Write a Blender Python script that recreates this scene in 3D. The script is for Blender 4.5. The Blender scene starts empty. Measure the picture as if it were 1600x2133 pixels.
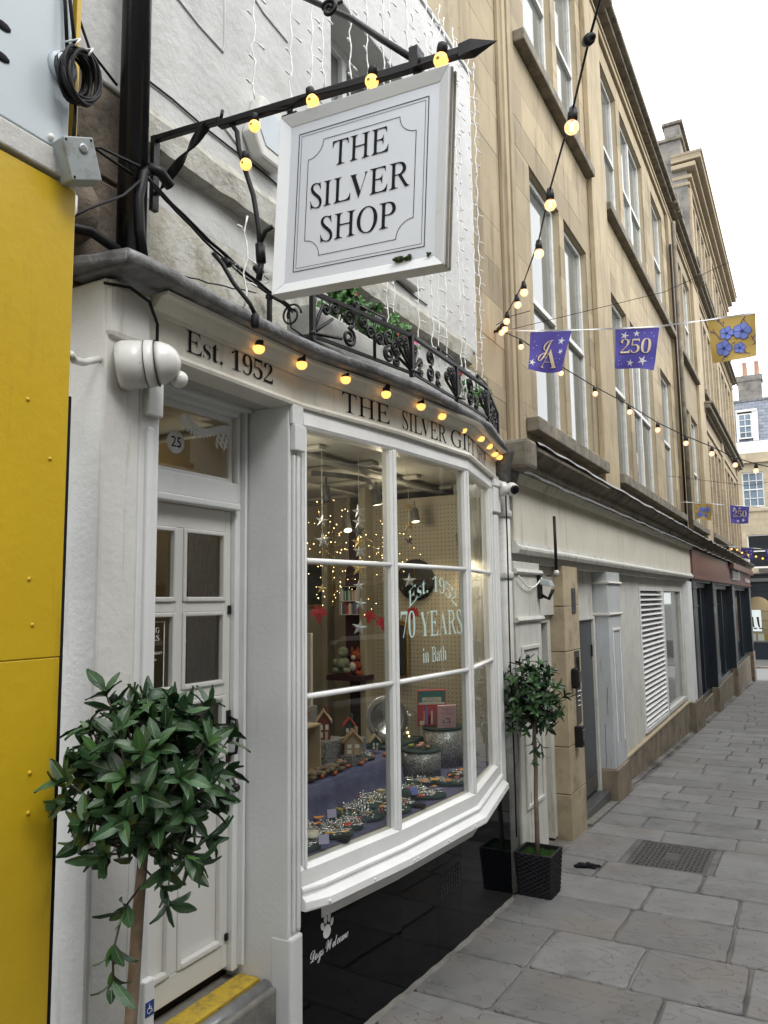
import bpy, bmesh, math, random
from mathutils import Vector, Matrix, noise as mnoise
R = random.Random(7)
sc = bpy.context.scene
col = sc.collection
# ---------------------------------------------------------------- camera, sky, sun, exposure
cd = bpy.data.cameras.new('camera'); cam = bpy.data.objects.new('camera', cd); col.objects.link(cam)
cd.sensor_fit = 'HORIZONTAL'; cd.sensor_width = 36; cd.lens = 36.045; cd.clip_start = .05; cd.clip_end = 600
cr = Vector((0.87685973, 0.48055923, -0.01341008)); cdn = Vector((-0.06693958, 0.09442472, -0.99327895)); cf = Vector((-0.47606313, 0.87186398, 0.11496567))
mw = Matrix(((cr.x, -cdn.x, -cf.x, 2.0), (cr.y, -cdn.y, -cf.y, 0.0), (cr.z, -cdn.z, -cf.z, 2.0), (0, 0, 0, 1)))
cam.matrix_world = mw; sc.camera = cam
w = bpy.data.worlds.new('World'); sc.world = w; w.use_nodes = True
wn, wl = w.node_tree.nodes, w.node_tree.links
sky = wn.new('ShaderNodeTexSky'); sky.sky_type = 'NISHITA'; sky.sun_disc = False
sky.sun_elevation = math.radians(52); sky.sun_rotation = math.radians(80); sky.dust_density = 3; sky.air_density = 1
cloud = wn.new('ShaderNodeTexNoise'); cloud.inputs['Scale'].default_value = 1.6; cloud.inputs['Detail'].default_value = 4
cramp = wn.new('ShaderNodeValToRGB'); cramp.color_ramp.elements[0].color = (12.0, 12.3, 12.8, 1); cramp.color_ramp.elements[1].color = (14.5, 14.6, 14.8, 1)
cmix = wn.new('ShaderNodeMix'); cmix.data_type = 'RGBA'; cmix.inputs[0].default_value = .93
wl.new(cloud.outputs[0], cramp.inputs[0]); wl.new(sky.outputs[0], cmix.inputs[6]); wl.new(cramp.outputs[0], cmix.inputs[7])
wl.new(cmix.outputs[2], wn['Background'].inputs[0]); wn['Background'].inputs[1].default_value = .095
sd = bpy.data.lights.new('sun', 'SUN'); sd.energy = .9; sd.angle = math.radians(22); sd.color = (1, .97, .93)
sun = bpy.data.objects.new('sun', sd); col.objects.link(sun)
sun.rotation_euler = Vector((.62, -.22, .85)).to_track_quat('Z', 'Y').to_euler()
vs = sc.view_settings; vs.view_transform = 'Standard'; vs.look = 'None'; vs.gamma = 1; vs.exposure = 1.08; vs.use_curve_mapping = False
sc.cycles.use_denoising = True; sc.cycles.max_bounces = 7; sc.cycles.transparent_max_bounces = 12
sc.cycles.caustics_reflective = False; sc.cycles.caustics_refractive = False; sc.cycles.sample_clamp_indirect = 6

# ---------------------------------------------------------------- materials
def _n(nt, t, **k):
    n = nt.nodes.new('ShaderNode' + t)
    for a, b in k.items(): setattr(n, a, b)
    return n
def c4(c): return (c[0], c[1], c[2], 1) if not isinstance(c, (int, float)) else (c, c, c, 1)
def M(name, c, c2=None, s=6, rough=.6, spec=.5, metal=0, bump=0, bs=60, dirt=None, da=.5, ds=3, dsh=.5, streak=False, rnd=0, emit=0, fine=0, coat=0, bdist=.004, stretch=None):
    m = bpy.data.materials.new(name); m.use_nodes = True; nt = m.node_tree; L = nt.links.new
    p = nt.nodes['Principled BSDF']
    p.inputs['Roughness'].default_value = rough; p.inputs['Metallic'].default_value = metal
    p.inputs['Specular IOR Level'].default_value = spec; p.inputs['Coat Weight'].default_value = coat
    g = _n(nt, 'NewGeometry'); pos = g.outputs['Position']
    out = None
    if c2 is not None:
        nz = _n(nt, 'TexNoise'); nz.inputs['Scale'].default_value = s; nz.inputs['Detail'].default_value = 6; nz.inputs['Roughness'].default_value = .6
        src = pos
        if stretch:
            mp = _n(nt, 'Mapping'); mp.inputs['Scale'].default_value = stretch; L(pos, mp.inputs[0]); src = mp.outputs[0]
        L(src, nz.inputs[0])
        mr = _n(nt, 'MapRange'); mr.inputs[1].default_value = .32; mr.inputs[2].default_value = .68; L(nz.outputs[0], mr.inputs[0])
        mx = _n(nt, 'Mix', data_type='RGBA'); mx.inputs[6].default_value = c4(c); mx.inputs[7].default_value = c4(c2)
        L(mr.outputs[0], mx.inputs[0]); out = mx.outputs[2]
    if dirt is not None:
        mp = _n(nt, 'Mapping'); L(pos, mp.inputs[0])
        mp.inputs['Scale'].default_value = (3, 3, .35) if streak else (1, 1, 1)
        nz = _n(nt, 'TexNoise'); nz.inputs['Scale'].default_value = ds; nz.inputs['Detail'].default_value = 9; nz.inputs['Roughness'].default_value = .68
        L(mp.outputs[0], nz.inputs[0])
        mr = _n(nt, 'MapRange'); mr.inputs[1].default_value = dsh; mr.inputs[2].default_value = dsh + .22; mr.inputs[4].default_value = da; L(nz.outputs[0], mr.inputs[0])
        mx = _n(nt, 'Mix', data_type='RGBA'); mx.inputs[7].default_value = c4(dirt)
        if out: L(out, mx.inputs[6])
        else: mx.inputs[6].default_value = c4(c)
        L(mr.outputs[0], mx.inputs[0]); out = mx.outputs[2]
    if rnd:
        oi = _n(nt, 'ObjectInfo'); mr = _n(nt, 'MapRange'); mr.inputs[3].default_value = 1 - rnd; mr.inputs[4].default_value = 1 + rnd
        L(oi.outputs['Random'], mr.inputs[0]); hs = _n(nt, 'HueSaturation'); L(mr.outputs[0], hs.inputs['Value'])
        if out: L(out, hs.inputs['Color'])
        else: hs.inputs['Color'].default_value = c4(c)
        out = hs.outputs[0]
    if out: L(out, p.inputs['Base Color'])
    else: p.inputs['Base Color'].default_value = c4(c)
    if bump:
        nz = _n(nt, 'TexNoise'); nz.inputs['Scale'].default_value = bs; nz.inputs['Detail'].default_value = 8; nz.inputs['Roughness'].default_value = .62; L(pos, nz.inputs[0])
        b = _n(nt, 'Bump'); b.inputs['Strength'].default_value = bump; b.inputs['Distance'].default_value = bdist; L(nz.outputs[0], b.inputs['Height'])
        if fine:
            n2 = _n(nt, 'TexNoise'); n2.inputs['Scale'].default_value = bs * .09; n2.inputs['Detail'].default_value = 5; L(pos, n2.inputs[0])
            b2 = _n(nt, 'Bump'); b2.inputs['Strength'].default_value = fine; b2.inputs['Distance'].default_value = .02
            L(n2.outputs[0], b2.inputs['Height']); L(b2.outputs[0], b.inputs['Normal'])
        L(b.outputs[0], p.inputs['Normal'])
    if emit:
        p.inputs['Emission Color'].default_value = c4(c); p.inputs['Emission Strength'].default_value = emit
    return m
def glass_mat(name, tint=(.93, .95, .94), ior=1.45, extra=0.0):
    m = bpy.data.materials.new(name); m.use_nodes = True; nt = m.node_tree; L = nt.links.new
    nt.nodes.remove(nt.nodes['Principled BSDF'])
    t = _n(nt, 'BsdfTransparent'); t.inputs[0].default_value = c4(tint); gl = _n(nt, 'BsdfGlossy'); gl.inputs['Roughness'].default_value = .015
    mx = _n(nt, 'MixShader'); g_ = _n(nt, 'NewGeometry'); dt = _n(nt, 'VectorMath', operation='DOT_PRODUCT'); L(g_.outputs['Incoming'], dt.inputs[0]); L(g_.outputs['Normal'], dt.inputs[1])
    ab = _n(nt, 'Math', operation='ABSOLUTE'); L(dt.outputs['Value'], ab.inputs[0]); iv = _n(nt, 'Math', operation='SUBTRACT'); iv.inputs[0].default_value = 1; L(ab.outputs[0], iv.inputs[1])
    pw = _n(nt, 'Math', operation='POWER'); L(iv.outputs[0], pw.inputs[0]); pw.inputs[1].default_value = 5
    ma = _n(nt, 'Math', operation='MULTIPLY_ADD'); L(pw.outputs[0], ma.inputs[0]); ma.inputs[1].default_value = .9; ma.inputs[2].default_value = .05 + extra; L(ma.outputs[0], mx.inputs[0])
    L(t.outputs[0], mx.inputs[1]); L(gl.outputs[0], mx.inputs[2])
    L(mx.outputs[0], nt.nodes['Material Output'].inputs[0]); return m

MT = {}
def mm(k, *a, **kw): MT[k] = M(k, *a, **kw)
mm('shop_white', (.66, .675, .67), (.60, .615, .61), s=3, rough=.42, bump=.35, bs=45, dirt=(.25, .24, .21), da=.35, ds=5, dsh=.58, streak=True, fine=.1)
mm('old_white', (.58, .58, .55), (.42, .42, .39), s=4, rough=.6, bump=.8, bs=38, dirt=(.10, .09, .07), da=.85, ds=6, dsh=.53, fine=.3)
mm('render_white', (.60, .605, .59), (.50, .505, .49), s=2.2, rough=.75, bump=1, bs=24, dirt=(.36, .35, .31), da=.5, ds=4, dsh=.57, fine=.55, bdist=.008)
mm('render_grime', (.56, .56, .52), (.36, .34, .27), s=7, rough=.85, bump=1, bs=40, dirt=(.10, .09, .07), da=.8, ds=9, dsh=.52, fine=.6, bdist=.01)
mm('door_white', (.62, .62, .59), (.57, .57, .54), s=2, rough=.35, bump=.12, bs=40, dirt=(.30, .29, .25), da=.3, ds=4, dsh=.6, streak=True)
mm('frame_white', (.78, .79, .78), (.70, .71, .70), s=5, rough=.33, bump=.2, bs=50, dirt=(.35, .33, .28), da=.35, ds=9, dsh=.62)
mm('fascia_cream', (.68, .665, .59), (.60, .585, .515), s=3, rough=.38, bump=.2, bs=30, dirt=(.22, .19, .14), da=.45, ds=5, dsh=.56, streak=True)
mm('tan_fascia', (.70, .67, .57), (.60, .58, .49), s=2, rough=.5, bump=.2, bs=30, dirt=(.16, .15, .10), da=.75, ds=3.2, dsh=.54, streak=True)
mm('far_white', (.63, .63, .58), (.52, .52, .475), s=4, rough=.5, bump=.4, bs=30, dirt=(.11, .10, .07), da=.8, ds=4.5, dsh=.545, streak=True, fine=.1)
mm('peeling', (.52, .55, .57), (.44, .46, .46), s=3, rough=.5, bump=.5, bs=30, dirt=(.12, .11, .09), da=.95, ds=4.4, dsh=.56, streak=True, fine=.2)
mm('stone', (.40, .325, .205), (.30, .245, .16), s=1.6, rough=.85, bump=.5, bs=60, dirt=(.17, .125, .07), da=.8, ds=2.6, dsh=.50, streak=True, rnd=.20)
mm('stone_light', (.44, .37, .25), (.37, .31, .21), s=3, rough=.8, bump=.5, bs=60, dirt=(.12, .10, .07), da=.6, ds=3.5, dsh=.55, streak=True, rnd=.05)
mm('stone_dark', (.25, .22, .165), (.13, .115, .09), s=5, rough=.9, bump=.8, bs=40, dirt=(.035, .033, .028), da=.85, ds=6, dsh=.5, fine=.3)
mm('stone_pale', (.50, .43, .30), (.40, .34, .24), s=1.5, rough=.85, bump=.3, bs=30, dirt=(.16, .13, .09), da=.5, ds=2, dsh=.55)
mm('pier_white', (.62, .62, .59), (.53, .53, .50), s=3, rough=.55, bump=.7, bs=38, dirt=(.17, .14, .10), da=.65, ds=5, dsh=.57, streak=True, fine=.2)
mm('pier_stone', (.42, .35, .23), (.33, .27, .18), s=3, rough=.8, bump=.6, bs=60, dirt=(.10, .085, .055), da=.8, ds=3.2, dsh=.5, rnd=.14, fine=.15)
mm('plinth_stone', (.25, .20, .135), (.13, .11, .08), s=4, rough=.8, bump=.5, bs=50, dirt=(.06, .055, .04), da=.8, ds=4, dsh=.52, rnd=.1)
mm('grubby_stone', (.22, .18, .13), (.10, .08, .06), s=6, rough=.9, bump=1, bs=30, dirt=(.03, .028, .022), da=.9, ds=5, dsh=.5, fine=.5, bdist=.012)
mm('gable_stone', (.27, .25, .22), (.17, .16, .145), s=2, rough=.9, bump=.5, bs=15, dirt=(.07, .065, .06), da=.7, ds=2, dsh=.5)
mm('trough_pale', (.50, .50, .47), (.40, .40, .37), s=6, rough=.8, bump=.5, bs=50, dirt=(.10, .09, .07), da=.7, ds=8, dsh=.55)
mm('mortar', (.28, .24, .17), rough=.95)
mm('lead', (.20, .20, .20), (.065, .065, .065), s=9, rough=.42, metal=.25, bump=.8, bs=22, dirt=(.30, .31, .31), da=.6, ds=12, dsh=.52, fine=.4, bdist=.01)
mm('iron', (.007, .007, .008), (.012, .011, .010), s=20, spec=.3, rough=.42, bump=.4, bs=80, dirt=(.035, .02, .013), da=.6, ds=14, dsh=.62)
mm('iron_gloss', (.012, .013, .015), rough=.28)
mm('black_pipe', (.006, .007, .010), (.012, .012, .015), s=12, rough=.2, bump=.25, bs=35, bdist=.006)
mm('black_plastic', (.008, .008, .009), rough=.5, spec=.3)
mm('cable_black', (.006, .006, .007), rough=.5, spec=.25)
mm('cable_white', (.84, .84, .82), rough=.5)
mm('yellow', (.56, .38, .016), (.50, .335, .014), s=1.3, rough=.35, bump=.5, bs=22, dirt=(.13, .095, .03), da=.45, ds=4, dsh=.58, streak=True, fine=.05)
mm('yellow_trim', (.58, .38, .03), rough=.4)
mm('panel_grey', (.50, .56, .59), (.47, .53, .56), s=1.5, rough=.3, bump=.03, bs=10)
mm('grey_box', (.33, .37, .37), (.28, .31, .31), s=12, rough=.5, dirt=(.09, .08, .06), da=.9, ds=14, dsh=.52)
mm('gloss_black', (.0025, .003, .004), rough=.04, spec=.12, bump=.02, bs=4)
mm('sign_face', (.66, .69, .73), (.62, .65, .70), s=3, rough=.25, dirt=(.38, .27, .15), da=.5, ds=2.6, dsh=.66, streak=True)
mm('sign_frame', (.72, .74, .75), (.66, .68, .69), s=6, rough=.3, dirt=(.25, .18, .10), da=.55, ds=9, dsh=.63)
mm('ink', (.008, .008, .010), rough=.75, spec=.2)
mm('mint', (.50, .66, .62), rough=.5)
mm('sticker', (.72, .74, .74), rough=.5)
mm('moss', (.05, .07, .02), (.02, .03, .01), s=60, rough=.95, bump=1, bs=200)
mm('slab', (.205, .202, .196), (.150, .148, .145), s=3.5, rough=.55, rnd=.18, dirt=(.055, .052, .048), da=.75, ds=3.2, dsh=.54)
mm('ground', (.10, .098, .092), (.07, .068, .064), s=12, rough=.9, bump=.6, bs=60)
mm('joint', (.24, .23, .21), (.04, .038, .034), s=1.6, rough=.95, bump=1, bs=90)
mm('asphalt', (.20, .20, .205), (.17, .17, .175), s=20, rough=.8)
mm('concrete', (.22, .21, .19), (.13, .125, .11), s=9, rough=.85, bump=.6, bs=60, dirt=(.08, .07, .06), da=.6, ds=8, dsh=.55)
mm('cast_iron', (.095, .092, .088), (.06, .058, .055), s=25, rough=.5, metal=.3, bump=.5, bs=90)
mm('leaf', (.018, .050, .022), (.036, .085, .028), s=11, rough=.33, spec=.45, rnd=.5, bump=.3, bs=120)
mm('leaf_young', (.055, .14, .025), (.04, .10, .025), s=14, rough=.35, rnd=.25)
mm('leaf_vein', (.10, .16, .07), rough=.5)
mm('geranium', (.035, .12, .025), (.06, .16, .03), s=20, rough=.5)
mm('petal', (.65, .12, .26), rough=.6)
mm('petal_red', (.42, .05, .04), rough=.6)
mm('bark', (.24, .175, .12), (.13, .095, .065), s=18, rough=.8, bump=1, bs=60, dirt=(.22, .18, .13), da=.5, ds=16, dsh=.55, fine=.4)
mm('twig', (.055, .045, .025), rough=.7)
mm('turf', (.055, .14, .02), (.03, .08, .015), s=40, rough=.9)
mm('rattan', (.007, .007, .009), (.014, .014, .017), s=30, rough=.42, spec=.35)
mm('navy', (.005, .011, .018), (.009, .016, .022), s=4, rough=.3, bump=.1, bs=20)
mm('navy_grey', (.085, .09, .088), (.065, .07, .07), s=4, rough=.4)
mm('burgundy', (.155, .055, .045), (.125, .047, .04), s=3, rough=.33)
mm('steel', (.20, .20, .20), (.16, .16, .16), s=30, rough=.35, metal=.8)
mm('grey_door', (.065, .07, .08), (.055, .06, .068), s=4, rough=.4, dirt=(.12, .12, .11), da=.4, ds=6, dsh=.58)
mm('blue_door', (.01, .02, .075), rough=.35)
mm('cctv_white', (.66, .66, .62), (.58, .58, .54), s=10, rough=.3, dirt=(.15, .12, .08), da=.5, ds=16, dsh=.6)
mm('cctv_black', (.006, .006, .007), rough=.08)
mm('sash', (.74, .74, .71), (.60, .60, .56), s=8, rough=.45, bump=.2, bs=40, dirt=(.20, .18, .12), da=.6, ds=7, dsh=.56)
mm('pane', (.13, .145, .135), (.20, .21, .195), s=.8, rough=.05, spec=.6)
mm('pane_dark', (.014, .02, .026), rough=.04, spec=.7)
mm('pane_blue', (.22, .30, .38), (.10, .13, .16), s=.7, rough=.06, spec=.7)
mm('dark_room', (.02, .02, .02), rough=.9)
mm('slate', (.13, .15, .19), (.19, .205, .235), s=3, rough=.45, rnd=.2, dirt=(.30, .22, .05), da=.6, ds=1.4, dsh=.66)
mm('terracotta', (.42, .25, .17), (.34, .20, .14), s=9, rough=.8)
mm('flag_blue', (.085, .07, .36), (.10, .08, .40), s=3, rough=.7)
mm('flag_gold', (.50, .34, .085), (.54, .37, .10), s=3, rough=.7)
mm('flag_cream', (.72, .60, .40), rough=.7)
mm('flag_white', (.75, .75, .78), rough=.7)
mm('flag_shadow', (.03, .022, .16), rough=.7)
mm('petal_blue', (.16, .22, .60), (.20, .27, .66), s=40, rough=.7)
mm('tape', (.75, .75, .76), rough=.7)
mm('lamp_warm', (1, .50, .13), emit=.85)
mm('lamp_fila', (1, .56, .2), emit=14)
mm('fairy', (1, .66, .28), emit=5)
mm('spot_lit', (1, .86, .45), emit=5)
mm('poster_lit', (.75, .8, .82), emit=.55)
MT['bulb_glass'] = glass_mat('bulb_glass', (1, .86, .70), 1.5, .06)
_m = MT['bulb_glass'].node_tree; _e = _n(_m, 'Emission'); _e.inputs[0].default_value = (1, .55, .28, 1); _e.inputs[1].default_value = .42; _a = _n(_m, 'AddShader'); _o = _m.nodes['Material Output']; _src = _o.inputs[0].links[0].from_socket; _m.links.new(_src, _a.inputs[0]); _m.links.new(_e.outputs[0], _a.inputs[1]); _m.links.new(_a.outputs[0], _o.inputs[0])   # the glow of the lit filament in its bulb
MT['glass'] = glass_mat('glass', (.70, .73, .71), 1.5, .07)
MT['glass_door'] = glass_mat('glass_door', (.50, .54, .52), 1.5, .05)
MT['acrylic'] = glass_mat('acrylic', (.9, .92, .92), 1.45)
# shop inside
mm('cream_wall', (.44, .40, .30), (.39, .35, .265), s=2, rough=.7)
mm('pegboard', (.44, .40, .31), rough=.6)
mm('ceiling_paint', (.42, .41, .37), rough=.8)
mm('floor_dark', (.05, .045, .04), rough=.6)
mm('cloth_purple', (.115, .12, .24), (.085, .09, .19), s=12, rough=.85, bump=.6, bs=12, bdist=.02)
mm('velvet', (.016, .042, .045), (.022, .058, .06), s=30, rough=.8)
mm('glitter', (.16, .16, .165), (.52, .53, .54), s=240, rough=.35, metal=.3)
mm('foil_silver', (.62, .64, .66), rough=.35, metal=.35)
mm('foil_gold', (.62, .46, .20), rough=.35, metal=.4)
mm('silver', (.72, .73, .74), rough=.18, metal=1)
mm('gold', (.80, .56, .22), rough=.22, metal=1)
mm('maple_red', (.50, .03, .03), (.36, .02, .03), s=30, rough=.6)
mm('maple_orange', (.72, .16, .02), (.75, .34, .03), s=40, rough=.6)
mm('maple_yellow', (.75, .40, .05), rough=.6)
mm('pumpkin', (.60, .15, .03), (.45, .09, .02), s=40, rough=.35)
mm('wood', (.34, .23, .12), (.25, .165, .085), s=14, rough=.6, stretch=(1, 1, 6))
mm('wood_pale', (.52, .42, .27), (.44, .35, .22), s=14, rough=.6)
mm('house_red', (.17, .03, .03), rough=.5)
mm('house_green', (.035, .075, .07), rough=.5)
mm('house_tan', (.40, .29, .17), rough=.5)
mm('roof_red', (.36, .035, .03), rough=.5)
mm('white_paint', (.74, .74, .72), rough=.45)
mm('card_lilac', (.52, .47, .66), rough=.6)
mm('card_white', (.8, .8, .78), rough=.6)
mm('paper_pink', (.62, .40, .43), rough=.5)
mm('book_teal', (.05, .20, .20), rough=.4)
mm('book_red', (.50, .08, .10), rough=.4)
mm('book_cream', (.70, .66, .55), rough=.5)
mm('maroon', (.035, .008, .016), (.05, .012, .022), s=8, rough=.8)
mm('plush_fox', (.36, .08, .03), (.30, .06, .03), s=60, rough=.95, bump=1, bs=260)
mm('plush_mint', (.34, .40, .30), (.28, .34, .25), s=60, rough=.95, bump=1, bs=260)
mm('plush_white', (.65, .63, .58), rough=.95)
mm('clay_pink', (.70, .33, .26), rough=.6)
mm('clay_green', (.36, .36, .08), rough=.6)
mm('purple_dark', (.12, .07, .12), rough=.6)
mm('sash_yellow', (.52, .36, .03), (.36, .25, .04), s=30, rough=.6, dirt=(.12, .10, .05), da=.7, ds=30, dsh=.5)
mm('alu', (.42, .43, .44), (.30, .31, .32), s=20, rough=.35, metal=.7)
mm('blue_badge', (.01, .05, .22), rough=.4)

# riven flagstone: stepped relief like split sandstone, wet-ish sheen in places
def slab_relief():
    m = MT['slab']; nt = m.node_tree; L = nt.links.new; p = nt.nodes['Principled BSDF']
    g = _n(nt, 'NewGeometry'); oi = _n(nt, 'ObjectInfo')
    cmb = _n(nt, 'VectorMath', operation='SCALE'); L(oi.outputs['Location'], cmb.inputs[0]); cmb.inputs['Scale'].default_value = 3.7
    add = _n(nt, 'VectorMath', operation='ADD'); L(g.outputs['Position'], add.inputs[0]); L(cmb.outputs[0], add.inputs[1])
    mp = _n(nt, 'Mapping'); mp.inputs['Scale'].default_value = (1.0, 2.2, 1); L(add.outputs[0], mp.inputs[0])
    n1 = _n(nt, 'TexNoise'); n1.inputs['Scale'].default_value = 1.5; n1.inputs['Detail'].default_value = 5; n1.inputs['Roughness'].default_value = .55; L(mp.outputs[0], n1.inputs[0])
    mu = _n(nt, 'Math', operation='MULTIPLY'); mu.inputs[1].default_value = 10; L(n1.outputs[0], mu.inputs[0])
    fl = _n(nt, 'Math', operation='FLOOR'); L(mu.outputs[0], fl.inputs[0])
    fr = _n(nt, 'Math', operation='FRACT'); L(mu.outputs[0], fr.inputs[0])
    st = _n(nt, 'MapRange'); st.interpolation_type = 'SMOOTHSTEP'; st.inputs[1].default_value = 0; st.inputs[2].default_value = .10; L(fr.outputs[0], st.inputs[0])
    sm = _n(nt, 'Math', operation='ADD'); L(fl.outputs[0], sm.inputs[0]); L(st.outputs[0], sm.inputs[1])
    b = _n(nt, 'Bump'); b.inputs['Strength'].default_value = 1; b.inputs['Distance'].default_value = .006; L(sm.outputs[0], b.inputs['Height'])
    n2 = _n(nt, 'TexNoise'); n2.inputs['Scale'].default_value = 70; n2.inputs['Detail'].default_value = 8; L(g.outputs['Position'], n2.inputs[0])
    b2 = _n(nt, 'Bump'); b2.inputs['Strength'].default_value = .45; b2.inputs['Distance'].default_value = .003; L(n2.outputs[0], b2.inputs['Height']); L(b.outputs[0], b2.inputs['Normal'])
    L(b2.outputs[0], p.inputs['Normal'])
    src = p.inputs['Base Color'].links[0].from_socket
    # brown and pale tints by layer, pale specks of old gum
    n3 = _n(nt, 'TexNoise'); n3.inputs['Scale'].default_value = .9; n3.inputs['Detail'].default_value = 6; L(mp.outputs[0], n3.inputs[0])
    r3 = _n(nt, 'MapRange'); r3.inputs[1].default_value = .5; r3.inputs[2].default_value = .72; r3.inputs[4].default_value = .8; L(n3.outputs[0], r3.inputs[0])
    mx = _n(nt, 'Mix', data_type='RGBA'); mx.inputs[7].default_value = (.175, .150, .125, 1); L(r3.outputs[0], mx.inputs[0]); L(src, mx.inputs[6])
    vo = _n(nt, 'TexVoronoi'); vo.inputs['Scale'].default_value = 3.1; L(g.outputs['Position'], vo.inputs[0])
    r4 = _n(nt, 'MapRange'); r4.inputs[1].default_value = .055; r4.inputs[2].default_value = .035; r4.inputs[4].default_value = .75; L(vo.outputs['Distance'], r4.inputs[0])
    sel = _n(nt, 'SeparateColor'); L(vo.outputs['Color'], sel.inputs[0])
    gt = _n(nt, 'Math', operation='GREATER_THAN'); gt.inputs[1].default_value = .5; L(sel.outputs[0], gt.inputs[0])
    ml = _n(nt, 'Math', operation='MULTIPLY'); L(r4.outputs[0], ml.inputs[0]); L(gt.outputs[0], ml.inputs[1])
    m5 = _n(nt, 'Mix', data_type='RGBA'); m5.inputs[7].default_value = (.42, .42, .40, 1); L(ml.outputs[0], m5.inputs[0]); L(mx.outputs[2], m5.inputs[6])
    L(m5.outputs[2], p.inputs['Base Color'])
    rr = _n(nt, 'MapRange'); rr.inputs[3].default_value = .42; rr.inputs[4].default_value = .72; L(n3.outputs[0], rr.inputs[0]); L(rr.outputs[0], p.inputs['Roughness'])
slab_relief()
for _n0 in MT['glitter'].node_tree.nodes:
    if _n0.type == 'MAP_RANGE': _n0.inputs[1].default_value = .50; _n0.inputs[2].default_value = .56
for _n0 in MT['glitter'].node_tree.nodes:
    if _n0.type == 'TEX_NOISE': _n0.inputs['Detail'].default_value = 1; _n0.inputs['Scale'].default_value = 130
def add_joints(key, w_, h_, jcol, size=.012, axis='YZ'):
    # thin mortar joints for stone too far off to tell its blocks apart
    m = MT[key]; nt = m.node_tree; L = nt.links.new; p = nt.nodes['Principled BSDF']; src = p.inputs['Base Color'].links[0].from_socket
    g = _n(nt, 'NewGeometry'); sp = _n(nt, 'SeparateXYZ'); L(g.outputs['Position'], sp.inputs[0]); cb = _n(nt, 'CombineXYZ')
    L(sp.outputs[axis[0]], cb.inputs[0]); L(sp.outputs[axis[1]], cb.inputs[1])
    bt = _n(nt, 'TexBrick'); bt.inputs['Scale'].default_value = 1; bt.inputs['Brick Width'].default_value = w_; bt.inputs['Row Height'].default_value = h_; bt.inputs['Mortar Size'].default_value = size
    bt.inputs['Color1'].default_value = (.9, .9, .9, 1); bt.inputs['Color2'].default_value = (1.05, 1.05, 1.05, 1); bt.inputs['Mortar'].default_value = c4(jcol); L(cb.outputs[0], bt.inputs[0])
    mx = _n(nt, 'Mix', data_type='RGBA', blend_type='MULTIPLY'); mx.inputs[0].default_value = 1; L(src, mx.inputs[6]); L(bt.outputs[0], mx.inputs[7]); L(mx.outputs[2], p.inputs['Base Color'])
mm('stone_far', (.43, .35, .235), (.35, .285, .19), s=1.2, rough=.85, dirt=(.15, .12, .08), da=.45, ds=1.5, dsh=.54, streak=True); add_joints('stone_far', .8, .34, (.72, .72, .72))
add_joints('stone_pale', .9, .36, (.75, .72, .68), axis='XZ')
add_joints('gable_stone', .7, .3, (.8, .8, .8), axis='XZ')

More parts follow.
